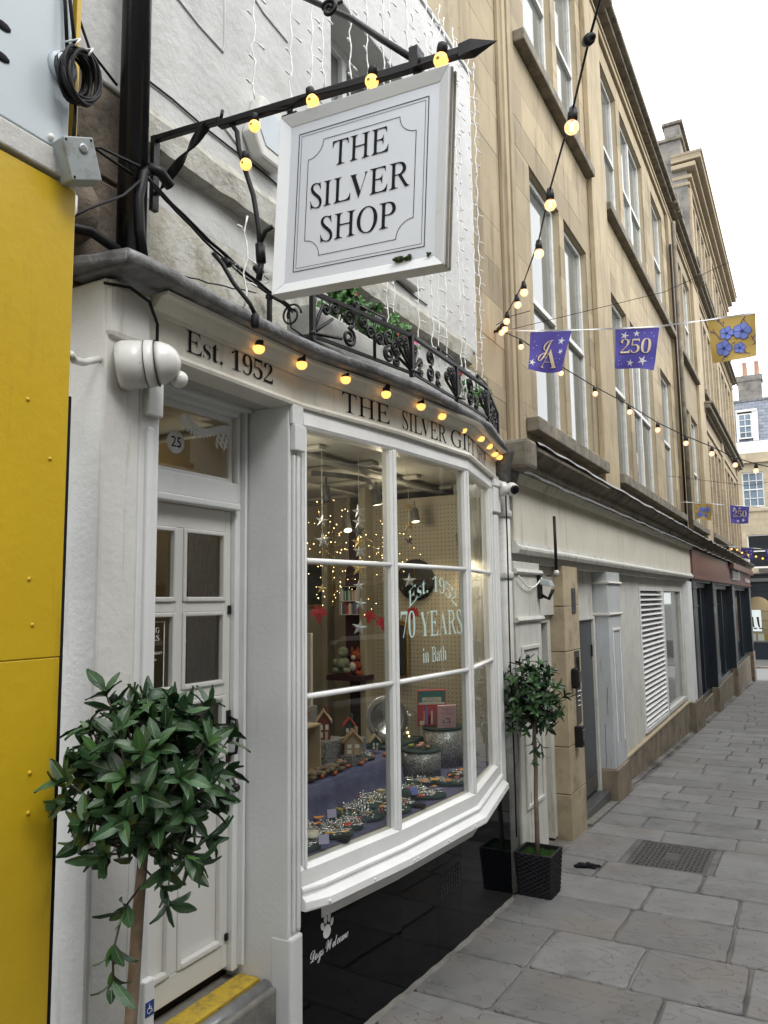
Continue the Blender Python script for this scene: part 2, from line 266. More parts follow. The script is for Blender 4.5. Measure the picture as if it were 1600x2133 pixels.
# ---------------------------------------------------------------- mesh helpers
class G:
    def __init__(s): s.v = []; s.f = []; s.sm = []
    def add(s, v, f, sm=False):
        o = len(s.v); s.v += [tuple(x) for x in v]; s.f += [tuple(i + o for i in q) for q in f]; s.sm += [sm] * len(f); return s
    def box(s, x0, x1, y0, y1, z0, z1):
        s.add([(x0, y0, z0), (x1, y0, z0), (x1, y1, z0), (x0, y1, z0), (x0, y0, z1), (x1, y0, z1), (x1, y1, z1), (x0, y1, z1)],
              [(3, 2, 1, 0), (4, 5, 6, 7), (0, 1, 5, 4), (1, 2, 6, 5), (2, 3, 7, 6), (3, 0, 4, 7)]); return s
    def hexa(s, p): s.add(p, [(3, 2, 1, 0), (4, 5, 6, 7), (0, 1, 5, 4), (1, 2, 6, 5), (2, 3, 7, 6), (3, 0, 4, 7)]); return s
    def tube(s, pts, r, n=8, cap=True):
        pts = [Vector(p) for p in pts]; rs = r if isinstance(r, (list, tuple)) else [r] * len(pts)
        vs, fs = [], []; t0 = (pts[1] - pts[0]).normalized()
        a = t0.orthogonal().normalized()
        for i, p in enumerate(pts):
            t = ((pts[min(i + 1, len(pts) - 1)] - pts[max(i - 1, 0)])).normalized()
            a = (a - t * a.dot(t)); a = a.normalized() if a.length > 1e-6 else t.orthogonal().normalized(); b = t.cross(a)
            for k in range(n):
                th = 2 * math.pi * k / n; vs.append(p + (a * math.cos(th) + b * math.sin(th)) * rs[i])
        for i in range(len(pts) - 1):
            for k in range(n): fs.append((i * n + k, i * n + (k + 1) % n, (i + 1) * n + (k + 1) % n, (i + 1) * n + k))
        if cap: fs.append(tuple(range(n - 1, -1, -1))); fs.append(tuple((len(pts) - 1) * n + k for k in range(n)))
        s.add(vs, fs, True); return s
    def strap(s, pts, w_, h_, wdir):     # flat bar: width along wdir, thickness across
        pts = [Vector(p) for p in pts]; W = Vector(wdir).normalized(); vs, fs = [], []
        for i, p in enumerate(pts):
            t = (pts[min(i + 1, len(pts) - 1)] - pts[max(i - 1, 0)]).normalized(); nrm = t.cross(W).normalized()
            for a, b in ((-1, -1), (1, -1), (1, 1), (-1, 1)): vs.append(p + W * (a * w_ / 2) + nrm * (b * h_ / 2))
        for i in range(len(pts) - 1):
            for k in range(4): fs.append((i * 4 + k, i * 4 + (k + 1) % 4, (i + 1) * 4 + (k + 1) % 4, (i + 1) * 4 + k))
        fs.append((3, 2, 1, 0)); e = (len(pts) - 1) * 4; fs.append((e, e + 1, e + 2, e + 3)); s.add(vs, fs); return s
    def lathe(s, prof, n=16, c=(0, 0, 0), axis=None, smooth=True):
        ax = Vector(axis or (0, 0, 1)).normalized(); a = ax.orthogonal().normalized() if axis else Vector((1, 0, 0)); b = ax.cross(a); c = Vector(c)
        vs = [c + ax * h + (a * math.cos(2 * math.pi * k / n) + b * math.sin(2 * math.pi * k / n)) * r for r, h in prof for k in range(n)]
        fs = [(i * n + k, i * n + (k + 1) % n, (i + 1) * n + (k + 1) % n, (i + 1) * n + k) for i in range(len(prof) - 1) for k in range(n)]
        fs.append(tuple(range(n - 1, -1, -1))); fs.append(tuple((len(prof) - 1) * n + k for k in range(n)))
        s.add(vs, fs, smooth); return s
    def ball(s, c, r, n=10, m=6, sc_=(1, 1, 1)):
        c = Vector(c); vs = [c + Vector((0, 0, -r * sc_[2]))]
        for i in range(1, m):
            ph = -math.pi / 2 + math.pi * i / m
            for k in range(n):
                th = 2 * math.pi * k / n; vs.append(c + Vector((math.cos(ph) * math.cos(th) * r * sc_[0], math.cos(ph) * math.sin(th) * r * sc_[1], math.sin(ph) * r * sc_[2])))
        vs.append(c + Vector((0, 0, r * sc_[2]))); top = len(vs) - 1
        fs = [(0, 1 + (k + 1) % n, 1 + k) for k in range(n)]
        for i in range(m - 2):
            for k in range(n): a = 1 + i * n; fs.append((a + k, a + (k + 1) % n, a + n + (k + 1) % n, a + n + k))
        a = 1 + (m - 2) * n; fs += [(a + k, a + (k + 1) % n, top) for k in range(n)]
        s.add(vs, fs, True); return s
    def prism(s, poly, d0, d1, f):      # poly of 2D points, extruded between d0 and d1; f(u, v, d) -> xyz
        n = len(poly); vs = [f(u, v, d0) for u, v in poly] + [f(u, v, d1) for u, v in poly]
        s.add(vs, [tuple(range(n - 1, -1, -1)), tuple(range(n, 2 * n))] + [(k, (k + 1) % n, n + (k + 1) % n, n + k) for k in range(n)]); return s
    def sweep(s, prof, path):           # closed profile (out, z) swept along plan path of (x, y, nx, ny); mitred by the given normals
        n = len(prof); vs, fs = [], []
        for (x, y, nx, ny) in path:
            for o, z in prof: vs.append((x + nx * o, y + ny * o, z))
        for i in range(len(path) - 1):
            for k in range(n): fs.append((i * n + k, i * n + (k + 1) % n, (i + 1) * n + (k + 1) % n, (i + 1) * n + k))
        fs.append(tuple(range(n - 1, -1, -1))); e = (len(path) - 1) * n; fs.append(tuple(e + k for k in range(n))); s.add(vs, fs); return s
    def mesh(s, name, off=(0, 0, 0)):
        me = bpy.data.meshes.new(name); ox, oy, oz = off
        me.from_pydata([(a - ox, b - oy, c - oz) for a, b, c in s.v], [], s.f); me.polygons.foreach_set('use_smooth', s.sm)
        return me
def wloc(o):
    p = Vector((0, 0, 0))
    while o: p += o.location; o = o.parent
    return p
def tag(o, label=None, cat=None, group=None, kind=None):
    if label: o['label'] = label
    if cat: o['category'] = cat
    if group: o['group'] = group
    if kind: o['kind'] = kind
    return o
def link(name, me, mat, parent=None, loc=(0, 0, 0)):
    if mat is not None and not me.materials: me.materials.append(MT[mat] if isinstance(mat, str) else mat)
    o = bpy.data.objects.new(name, me); o.location = loc; o.parent = parent; col.objects.link(o); return o
NRM = []
def obj(name, g, mat, parent=None, bevel=0, local=False, seg=2, **t):
    if parent is None and not local:
        xs = [v[0] for v in g.v]; ys = [v[1] for v in g.v]; zs = [v[2] for v in g.v]
        off = ((min(xs) + max(xs)) / 2, (min(ys) + max(ys)) / 2, min(zs)); o = link(name, g.mesh(name, off), mat, None, off)
    else: o = link(name, g.mesh(name, (0, 0, 0) if local else wloc(parent)), mat, parent)
    bm = bmesh.new(); bm.from_mesh(o.data); bmesh.ops.recalc_face_normals(bm, faces=bm.faces); bm.to_mesh(o.data); bm.free()
    if bevel:
        b = o.modifiers.new('bevel', 'BEVEL'); b.width = bevel; b.segments = seg; b.limit_method = 'ANGLE'; b.angle_limit = math.radians(40)
    return tag(o, **t)
def thing(name, label, cat, loc, group=None, rotz=0, kind=None):
    o = bpy.data.objects.new(name, None); o.empty_display_size = .05; o.location = loc; o.rotation_euler = (0, 0, rotz); col.objects.link(o)
    return tag(o, label, cat, group, kind)
def dup(o, parent=None, loc=None, rot=None, scale=None, **t):
    c = o.copy(); col.objects.link(c); c.parent = parent
    if loc is not None: c.location = loc
    if rot is not None: c.rotation_euler = rot
    if scale is not None: c.scale = (scale,) * 3 if isinstance(scale, (int, float)) else scale
    for ch in kids.get(o.name, []) if kids else [k for k in o.children]: dup(ch, c)
    return tag(c, **t)
kids = None
# letters: upright serif forms cut to outline meshes
def serif(s): return '~' + s
def script(s): return ''.join(chr(0x1D4D0 + ord(c) - 65) if 'A' <= c <= 'Z' else chr(0x1D4EA + ord(c) - 97) if 'a' <= c <= 'z' else c for c in s)
_glyphs = {}
def glyph(c):
    """outline of one character: (vertices, faces, x0, x1) at size 1; serif capitals come from the slanted face stood upright"""
    if c in _glyphs: return _glyphs[c]
    k = c; sh = 0; off = 0
    if len(c) == 2:
        b = c[1]
        if b in 'VAYW': k, off = chr(0x1D400 + ord(b) - 65), -.014
        elif 'A' <= b <= 'Z': k, sh, off = chr(0x1D434 + ord(b) - 65), .27, -.001
        elif 'a' <= b <= 'z': k, off = chr(0x1D41A + ord(b) - 97), -.013
        elif '0' <= b <= '9': k, off = chr(0x1D7CE + ord(b) - 48), -.015
        else: k = b
    cu = bpy.data.curves.new('g', 'FONT'); cu.body = k; cu.size = 1; cu.offset = off; cu.resolution_u = 5
    t = bpy.data.objects.new('g', cu); col.objects.link(t); me = bpy.data.meshes.new_from_object(t.evaluated_get(bpy.context.evaluated_depsgraph_get())); bpy.data.objects.remove(t)
    vs = [(v.co.x - v.co.y * sh, v.co.y) for v in me.vertices]; fs = [tuple(p.vertices) for p in me.polygons]; bpy.data.meshes.remove(me)
    r = (vs, fs, min(v[0] for v in vs), max(v[0] for v in vs)); _glyphs[c] = r; return r
def text(name, s, mat, parent, origin, udir, vdir, height, width=None, thin=0, depth=.002, align='C', bend=None, layers=1):
    """flat letters standing on a surface: origin = centre of the baseline, udir = reading direction, vdir = up, height = cap height"""
    ser = s.startswith('~'); s = s.lstrip('~'); x = 0; V_, F_ = [], []
    for ch in s:
        if ch == ' ': x += .30; continue
        vs, fs, a, b = glyph('~' + ch if ser else ch); o = len(V_); g_ = .055 if ser else .07 if ord(ch) < 256 else -.03
        if ch in 'I1': g_ += .02
        if ser and ch == 'V': x -= .10
        V_ += [(vx - a + x, vy) for vx, vy in vs]; F_ += [tuple(i + o for i in f) for f in fs]; x += (b - a) + g_
    x0, x1 = min(v[0] for v in V_), max(v[0] for v in V_); k = height / (.66 if ser else .70); kx = k if width is None else width / (x1 - x0)
    U = Vector(udir).normalized(); V = Vector(vdir).normalized(); N = U.cross(V); off = wloc(parent) if parent else Vector((0, 0, 0)); O = Vector(origin)
    cx = (x0 + x1) / 2 if align == 'C' else x0; out = []
    for vx, vy in V_:
        u = (vx - cx) * kx; q = vy * k
        out.append((bend(u, q) if bend else O + U * u + V * q) + N * depth - off)
    if layers > 1: n0 = len(out); f0 = list(F_); o0 = list(out); out = [v + N * (.006 * l) for l in range(layers) for v in o0]; F_ = [tuple(i + n0 * l for i in f) for l in range(layers) for f in f0]
    me = bpy.data.meshes.new(name); me.from_pydata(out, [], F_); me.materials.append(MT[mat]); me.update()
    o = bpy.data.objects.new(name, me); o.parent = parent; col.objects.link(o); return o
# ================================================================ SETTING
def gz(y): return .133 - .0414 * y
YE = 34.0
g = G(); n = 40
for i in range(n + 1):
    y = -60 + (YE + 60.6) * i / n
    for x in (-60, 70): g.v.append((x, y, gz(y) - .05))
g.f = [(2 * i, 2 * i + 1, 2 * i + 3, 2 * i + 2) for i in range(n)]; g.sm = [False] * n
ground = obj('ground', g, 'ground', kind='structure')
zr = gz(YE) - .06
g = G().add([(-80, YE + .4, zr - .03), (90, YE + .4, zr - .03), (90, 41.5, zr - .10), (-80, 41.5, zr - .10)], [(0, 1, 2, 3)])
obj('road', g, 'asphalt', kind='structure')
g = G().box(-80, 90, 41.5, 400, zr - .6, zr - .02)
obj('far_pavement', g, 'ground', kind='structure', bevel=.01)
g = G().box(-80, 90, 41.2, 41.5, zr - .4, zr + .0)
obj('kerb', g, 'stone_dark', kind='structure', bevel=.01)
g = G().box(-.1, 4.7, YE + .1, YE + .4, zr - .4, zr + .0); obj('kerb', g, 'concrete', kind='structure', bevel=.01)

# pavement: mortar bed with every flagstone an object of its own
g = G(); y0, y1 = -1.2, YE + .1
g.add([(-1.5, y0, gz(y0) - .012), (4.75, y0, gz(y0) - .012), (4.75, y1, gz(y1) - .012), (-1.5, y1, gz(y1) - .012)], [(0, 1, 2, 3)])
pav = obj('pavement', g, 'joint', kind='structure')
def flag(x0, x1, y0, y1):
    w_, d_ = x1 - x0, y1 - y0; pts = []; rr = R.uniform(.012, .04); k = 5
    cs = [(x0, y0), (x1, y0), (x1, y1), (x0, y1)]
    for i in range(4):
        a, b = Vector(cs[i]), Vector(cs[(i + 1) % 4]); d = (b - a); L_ = d.length; d /= L_; nn = Vector((-d.y, d.x))
        for j in range(k):
            t = rr / L_ + (1 - 2 * rr / L_) * j / (k - 1)
            q = a + d * (t * L_) + nn * (R.uniform(0, .009)); pts.append(q)
    n = len(pts); g = G(); cx, cy = (x0 + x1) / 2, (y0 + y1) / 2; lift = R.uniform(-.002, .003); tx, ty = R.uniform(-.003, .003), R.uniform(-.003, .003)
    def Z(p, dz): return gz(p[1]) + dz + lift + tx * (p[0] - cx) / w_ + ty * (p[1] - cy) / d_
    c = Vector((cx, cy))
    rings = []
    for ins, dz in ((0, -.03), (0, -.009), (.006, -.0015), (.014, 0)):
        ring = []
        for p in pts:
            q = p + (c - p).normalized() * ins; ring.append((q.x, q.y, Z(q, dz)))
        rings.append(ring)
    for r_ in rings: g.v += r_
    for a in range(3): g.f += [(a * n + k_, a * n + (k_ + 1) % n, (a + 1) * n + (k_ + 1) % n, (a + 1) * n + k_) for k_ in range(n)]
    g.f.append(tuple(3 * n + k_ for k_ in range(n))); g.sm = [False] * len(g.f)
    off = (cx, cy, gz(cy)); me = g.mesh('flagstone', off)
    o = link('flagstone', me, 'slab', pav, Vector(off) - pav.location); return o
y = -.6; first = True; MH = (.55, 1.16, 6.68, 7.46)
rows = []
while y < YE - .05:
    d = R.uniform(.46, .66) if y < 12 else R.uniform(.5, .7)
    rows.append((y, d)); y += d
def near(rows_, t):   # line a course up with the manhole
    return min(range(len(rows_)), key=lambda i: abs(rows_[i][0] - t))
ys = [-.6, 0, .55, 1.15, 1.75, 2.35, 2.9, 3.42, 3.82, 4.38, 5.0, 5.62, 6.18, 6.66, 7.48, 7.92, 8.42, 8.86, 9.36, 9.80, 10.26, 10.7, 11.2, 11.62]
yy = 11.62
while yy < YE - .1: yy += R.uniform(.40, .56); ys.append(min(yy, YE + .08))
xstart = lambda y: (-.62 if 6.0 < y < 9.0 else -.02) 
for i in range(len(ys) - 1):
    ya, yb = ys[i], ys[i + 1]; x = .02 + (.0 if yb < 9 else 0); first = True
    xe = 2.9 if ya < 9 else 2.3
    while x < xe:
        wd = R.uniform(.42, .98) if not first else R.uniform(.3, .9); first = False
        if i == 13:
            if x < MH[0] - .05 and x + wd > MH[0] - .15: wd = MH[0] - .05 - x
        xb = x + wd
        gp = R.uniform(.002, .006)
        if i == 13 and MH[0] - .06 < x < MH[1]: x = MH[1] + .05; continue
        flag(x + gp, xb - gp, ya + gp, yb - gp); x = xb
    if ya > 12: pass
# manhole cover: frame, plate with raised tread, keyhole
mh = thing('manhole_cover', 'rectangular cast iron access cover with raised tread set among the flagstones', 'manhole cover', ((MH[0] + MH[1]) / 2, (MH[2] + MH[3]) / 2, gz(7.07) - .01))
def onslope(g_):   # shift a level build onto the sloping ground
    g_.v = [(a, b, c + gz(b)) for a, b, c in g_.v]; return g_
x0, x1, y0, y1 = MH
g = G(); 
for b in ((x0 - .05, x1 + .05, y0 - .03, y0), (x0 - .05, x1 + .05, y1, y1 + .03), (x0 - .05, x0, y0, y1), (x1, x1 + .05, y0, y1)): g.box(*b, -.03, -.004)
obj('frame', onslope(g), 'joint', mh)
g = G().box(x0 + .006, x1 - .006, y0 + .006, y1 - .006, -.03, -.008); obj('plate', onslope(g), 'cast_iron', mh, bevel=.003)
g = G(); nx, ny = 15, 19
for i in range(nx):
    for j in range(ny):
        cx = x0 + .03 + (x1 - x0 - .06) * (i + .5) / nx; cy = y0 + .03 + (y1 - y0 - .06) * (j + .5) / ny
        if abs(cx - (x0 + x1) / 2) < .06 and abs(cy - (y0 + y1) / 2) < .12: continue
        a, b = (.014, .006) if (i + j) % 2 else (.006, .014)
        g.box(cx - a, cx + a, cy - b, cy + b, -.008, -.003)
obj('tread', onslope(g), 'cast_iron', mh)
g = G().box((x0 + x1) / 2 - .05, (x0 + x1) / 2 + .05, (y0 + y1) / 2 - .11, (y0 + y1) / 2 + .11, -.008, -.0065); obj('badge', onslope(g), 'cast_iron', mh)
g = G().lathe([(.017, -.008), (.017, -.0055), (.011, -.0055)], 12, ((x0 + x1) / 2, y1 - .05, 0)); obj('keyhole', onslope(g), 'black_plastic', mh)

# ---------------------------------------------------------------- TAN TERRACE (buildings beyond the shop)
WX = -.2
def ashlar_fill(parent, rects, X, ch=.36, bw=.78, mat='stone', limit=300, zs=3.1, th=.03, counter=None):
    blocks = []
    for (a, b, c, d) in rects:
        k0 = int(math.floor((c - zs) / ch)); z = zs + k0 * ch
        while z < d - 1e-4:
            za, zb = max(z, c), min(z + ch, d); k = round((z - zs) / ch)
            if zb - za > .03:
                y = math.floor((a - (k % 2) * bw * .5) / bw) * bw + (k % 2) * bw * .5
                cuts = [a]; 
                while y < b:
                    if a + .12 < y < b - .12: cuts.append(y)
                    y += bw
                cuts.append(b)
                for i in range(len(cuts) - 1): blocks.append((cuts[i], cuts[i + 1], za, zb))
            z += ch
    blocks.sort(key=lambda q: q[0] / max(.2, (q[1] - q[0]) * (q[3] - q[2])) ** .3)
    rest = G()
    for i, (a, b, c, d) in enumerate(blocks):
        gp = .0015; dx = R.uniform(-.0015, .0015)
        if i < limit:
            g = G().box(-th, 0, -(b - a) / 2 + gp, (b - a) / 2 - gp, gp, d - c - gp)
            me = g.mesh('stone'); link('stone', me, mat, parent, Vector((X + dx, (a + b) / 2, c)) - wloc(parent))
        else: rest.box(X - th + dx, X + dx, a + gp, b - gp, c + gp, d - gp)
    if rest.f: tag(obj('stonework', rest, mat, parent), kind='stuff')
A0, A1 = 5.46, 22.2
Zs1, Zh1, Zs2, Zh2, Zc = 3.70, 6.39, 7.62, 10.0, 10.32
C1 = [(7.2, 8.28), (8.47, 9.52), (10.78, 12.02), (12.3, 14.25), (15.2, 16.5), (18.2, 19.4), (19.62, 20.9)]
ta = thing('stone_terrace', 'tan stone terrace with tall sash windows and dark cornice above the long cream fascia', 'building', (0, (A0 + A1) / 2, gz(13)))
def grid(ya, yb, rows_, cols):
    """solid rectangles left around window openings"""
    out = []; z = rows_[0]
    for (zs_, zh_, zt_) in rows_[1]:
        if zs_ > z: out.append((ya, yb, z, zs_))
        y = ya
        for a, b in cols: out.append((y, a, zs_, zh_)); y = b
        out.append((y, yb, zs_, zh_)); z = zh_
    out.append((ya, yb, z, rows_[2])); return out
ra = grid(A0, A1, (3.1, [(Zs1, Zh1, 0), (Zs2, Zh2, 0)], Zc), C1)
core = G()
for a, b, c, d in ra: core.box(WX - .42, WX - .022, a, b, c, d)
core.box(WX - .42, WX - .02, A0, A1, gz(A1) - .3, 1.2); 
obj('wall', core, 'stone_light', ta)
ashlar_fill(ta, ra, WX)
# projecting pilaster strips, sills, cornices
def part_box(name, mat, parent, *b, bevel=.006, **t): return obj(name, G().box(*b), mat, parent, bevel=bevel, **t)
for a, b in ((9.75, 10.6), (17.0, 17.9), (21.2, 22.2)): part_box('pilaster', 'stone', ta, WX + .001, WX + .07, a, b, 3.15, Zc, bevel=.008)
for a, b in ((6.36, 6.44), (6.50, 6.57)): part_box('pilaster', 'stone', ta, WX + .001, WX + .055, a, b, 3.15, Zc)
part_box('pilaster', 'stone', ta, WX + .001, WX + .035, 6.28, 6.66, 3.15, Zc)
for a, b in ((6.82, 9.72), (10.66, 16.95), (17.95, 21.15)):
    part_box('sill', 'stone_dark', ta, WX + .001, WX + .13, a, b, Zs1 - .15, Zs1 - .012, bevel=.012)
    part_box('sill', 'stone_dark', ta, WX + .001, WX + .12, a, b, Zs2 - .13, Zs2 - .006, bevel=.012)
for (o_, z_, h_, mt) in ((.05, Zc, .10, 'stone'), (.075, Zc + .10, .05, 'stone'), (.03, Zc + .15, .14, 'stone'), (.16, Zc + .29, .08, 'stone_dark'), (.24, Zc + .37, .09, 'stone_dark')):
    part_box('cornice', mt, ta, WX - .3, WX + o_, A0, 34.02, z_, z_ + h_ - .002, bevel=.012)
for i, y in enumerate((9.9, 10.4, 17.2, 17.7, 21.6, 22.1, 27.2, 33.6)):
    g = G().box(WX - .2, WX + .27, y, y + .34, Zc + .30, Zc + .50 + .02 * (i % 3)); obj('cornice_block', g, 'stone_dark', ta, bevel=.02)
# sash windows
def sash(parent, y0, y1, z0, z1, X, rows_=2, cols=1, fr='sash', pane='pane', depth=.075, deep=True, mid=.5):
    f = G(); t = .055; xf = X - depth
    f.box(xf - .06, xf, y0, y0 + t, z0, z1); f.box(xf - .06, xf, y1 - t, y1, z0, z1)
    f.box(xf - .06, xf, y0 + t, y1 - t, z1 - t, z1); f.box(xf - .06, xf + .03, y0 + t, y1 - t, z0, z0 + .07)
    zm = z0 + (z1 - z0) * mid
    if rows_ > 1: f.box(xf - .06, xf + .012, y0 + t, y1 - t, zm - .03, zm + .03)
    for c in range(1, cols):
        yc = y0 + (y1 - y0) * c / cols; f.box(xf - .055, xf + .014, yc - .03, yc + .03, z0 + .07, z1 - t)
    wo = obj('window', f, fr, parent, bevel=.006)
    zz = [z0 + .07] + ([zm - .03, zm + .03] if rows_ > 1 else []) + [z1 - t]
    for i in range(0, len(zz), 2):
        for c in range(cols):
            ya = y0 + t if c == 0 else y0 + (y1 - y0) * c / cols + .03; yb = y1 - t if c == cols - 1 else y0 + (y1 - y0) * (c + 1) / cols - .03
            j = R.uniform(-.004, .004)
            obj('pane', G().add([(xf - .035, ya, zz[i]), (xf - .035 + j, yb, zz[i]), (xf - .035 + j, yb, zz[i + 1]), (xf - .035, ya, zz[i + 1])], [(0, 1, 2, 3)]), pane, wo)
    return wo
for k, (a, b) in enumerate(C1):
    big = k == 3
    sash(ta, a, b, Zs1, Zh1, WX, 2, 2 if big else 1); sash(ta, a, b, Zs2, Zh2, WX, 2, 2 if big else 1)
# mid-level cornice above the shop fascias, weathered dark, with lead flashing; broken into lengths
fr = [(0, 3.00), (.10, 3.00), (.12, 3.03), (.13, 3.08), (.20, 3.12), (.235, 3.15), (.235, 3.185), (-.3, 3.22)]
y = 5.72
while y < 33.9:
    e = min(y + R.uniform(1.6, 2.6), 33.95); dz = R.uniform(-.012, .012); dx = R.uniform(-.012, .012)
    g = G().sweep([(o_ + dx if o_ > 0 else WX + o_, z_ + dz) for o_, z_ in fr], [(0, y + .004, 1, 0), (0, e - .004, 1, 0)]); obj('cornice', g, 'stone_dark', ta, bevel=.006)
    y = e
fl = G(); y = 5.70; pts = []
while y < 33.9:
    pts.append(y); y += .16
for (xo, zo, wd) in ((.125, 2.985, .02), (.245, 3.19, .03)):
    vs = []
    for y in pts:
        j = mnoise.noise(Vector((y * 2.1, zo, 0))) * .014
        vs += [(-.1, y, zo + .035 + j), (xo + j, y, zo + .014 + j), (xo + wd * .5 + j, y, zo - .012 + j * 2), (xo - .004 + j, y, zo - .014 + j * 2)]
    fl.add(vs, [(4 * i + k, 4 * i + 4 + k, 4 * i + 5 + k, 4 * i + 1 + k) for i in range(len(pts) - 1) for k in range(3)])
obj('flashing', fl, 'lead', ta)
# end cap (upturned scroll) by the shop
obj('cornice_end', G().box(-.25, .24, 5.5, 5.72, 2.98, 3.21), 'stone_dark', ta, bevel=.03)
# downpipe on the terrace
obj('rainwater_pipe', G().tube([(WX + .12, 17.45, 3.2), (WX + .12, 17.45, Zc)], .045, 10), 'stone_dark', ta)
obj('conduit', G().tube([(WX + .09, 16.98, 3.2), (WX + .09, 16.98, 9.6)], .022, 8), 'cable_black', ta)
# ---- second building of the terrace: mullioned windows, mid cornice, raised upper storey
tb = thing('tall_terrace', 'taller tan building with grouped mullioned windows and raised upper storey past the terrace', 'building', (0, (22.2 + YE) / 2, gz(28)))
ZM = 7.05
grpY = [(22.7, 27.2), (27.9, 33.3)]
rb = []
colsB = []
for (a, b) in grpY:
    n_ = 4; w_ = (b - a) / n_
    for k in range(n_): colsB.append((a + k * w_ + .12, a + (k + 1) * w_ - .12))
rb = grid(A1, YE, (3.1, [(3.75, 6.4, 0), (7.75, 10.05, 0), (11.6, 13.4, 0)], 14.2), colsB)
core = G()
for a, b, c, d in rb: core.box(WX - .42, WX, a, b, c, d)
obj('wall', core, 'stone_far', tb)
for (c, d, tr) in ((3.75, 6.4, 1), (7.75, 10.05, 0), (11.6, 13.4, 0)):
    for a, b in colsB:
        sash(tb, a, b, c, d, WX, 2 if tr else 1, 1, fr='stone_light' if tr else 'sash', pane='pane', depth=.08, mid=.62)
        if tr: pass
for (a, b) in grpY:
    for z in (3.62, 7.62, 11.48): part_box('sill', 'stone_dark', tb, WX + .001, WX + .12, a - .1, b + .1, z - .02, z + .11)
for (o_, z_, h_, mt) in ((.05, 6.6, .12, 'stone_light'), (.10, ZM, .06, 'stone_dark'), (.22, ZM + .06, .12, 'stone_dark'), (.30, ZM + .18, .08, 'stone_dark')): part_box('cornice', mt, tb, WX + .001, WX + o_, A1 + .05, YE + .2, z_, z_ + h_ - .003, bevel=.02)
for (o_, z_, h_, mt) in ((.06, 13.55, .1, 'stone_far'), (.12, 13.75, .12, 'stone_far'), (.25, 14.0, .14, 'stone_far'), (.40, 14.2, .16, 'stone_far'), (.44, 14.36, .10, 'stone_far')): part_box('cornice', mt, tb, WX - .4, WX + o_, A1 - .05 if o_ < .2 else A1 - .2, YE + o_ * .6, z_, z_ + h_ - .003, bevel=.02)
for a, b in ((22.25, 22.6), (27.3, 27.75), (33.45, 33.95)): part_box('pilaster', 'stone_far', tb, WX + .001, WX + .06, a, b, 3.15, 13.5)
obj('gable_wall', G().box(-6.5, WX - .004, A1 - .02, A1 - .001, 9.5, 14.3), 'gable_stone', tb)
obj('chimney_stack', G().box(-1.5, WX - .12, A1 - .02, A1 + 2.3, 14.3, 15.0).box(-.75, WX - .12, A1 - .02, A1 + 2.3, 15.0, 15.45), 'gable_stone', tb, bevel=.03)
obj('coping', G().box(-1.6, WX - .06, A1 - .08, A1 + 2.4, 14.98, 15.08).box(-.8, WX - .04, A1 - .08, A1 + 2.4, 15.45, 15.55), 'stone_dark', tb, bevel=.02)
obj('end_wall', G().box(-6.5, -.62, YE - .3, YE, gz(YE) - .3, 14.3).box(-.62, 0, YE - .3, YE, gz(YE) - .3, 3.1), 'stone_far', tb)
obj('roof', G().add([(WX, A0, 10.7), (WX, A1, 10.7), (-5, A1, 12.6), (-5, A0, 12.6)], [(0, 1, 2, 3)]), 'slate', ta)

# ---------------------------------------------------------------- cream fascia frontage (ground floor of the terrace)
fr_ = thing('painted_shopfront', 'long weathered cream and white frontage with louvre vent and blank fascia past the gift shop', 'shopfront', (0, 10.9, gz(11)))
FY0, FY1 = 5.80, 16.3
obj('fascia', G().box(-.15, 0, FY0, FY1, 2.46, 3.0), 'tan_fascia', fr_, bevel=.005)
obj('fascia_moulding', G().sweep([(-.02, 2.36), (.035, 2.36), (.05, 2.39), (.05, 2.41), (.025, 2.43), (.02, 2.459), (-.02, 2.459)], [(0, FY0 - .02, 1, 0), (0, FY1, 1, 0)]), 'far_white', fr_)
obj('fascia_cap', G().sweep([(-.02, 2.93), (.03, 2.93), (.05, 2.96), (.07, 2.99), (-.02, 2.99)], [(0, FY0 - .02, 1, 0), (0, FY1, 1, 0)]), 'tan_fascia', fr_)
obj('soffit', G().box(-.6, -.03, 5.78, FY1, 2.297, 2.40), 'far_white', fr_)
obj('back_wall', G().box(-.70, -.605, 5.45, YE - .31, gz(YE) - .3, 3.12), 'dark_room', fr_)  # unseen dark backing, added to stop sky light leaking through the recesses
def zb(y): return gz(y) - .15
# first pilaster (left, beside the shop): panelled
obj('pilaster', G().box(-.35, 0, 5.78, 6.42, zb(6), 2.299), 'far_white', fr_, bevel=.008, label='stained white pilaster beside the downpipe')
for z in (2.2, 1.82): obj('moulding', G().sweep([(-.02, z), (.02, z), (.03, z + .015), (.02, z + .04), (-.02, z + .04)], [(0, 5.76, 1, 0), (0, 6.44, 1, 0)]), 'far_white', fr_)
g = G()
for b in ((5.88, 5.905, .42, 1.6), (6.3, 6.325, .42, 1.6), (5.88, 6.325, 1.6, 1.63), (5.88, 6.325, .39, .42)): g.box(.001, .016, *b)
obj('panel_moulding', g, 'far_white', fr_, bevel=.004)
# blue door in a narrow recess
dn = obj('door', G().box(-.30, -.26, 6.42, 7.15, gz(6.8) + .02, 1.78), 'blue_door', fr_, label='dark blue door in narrow recess')
obj('door_frame', G().box(-.26, -.14, 6.42, 6.52, gz(6.8), 1.85).box(-.26, -.14, 7.06, 7.16, gz(6.8), 1.85).box(-.26, -.14, 6.52, 7.06, 1.78, 1.85).box(-.2, -.1, 6.425, 7.16, 1.85, 2.299), 'far_white', fr_, bevel=.005)
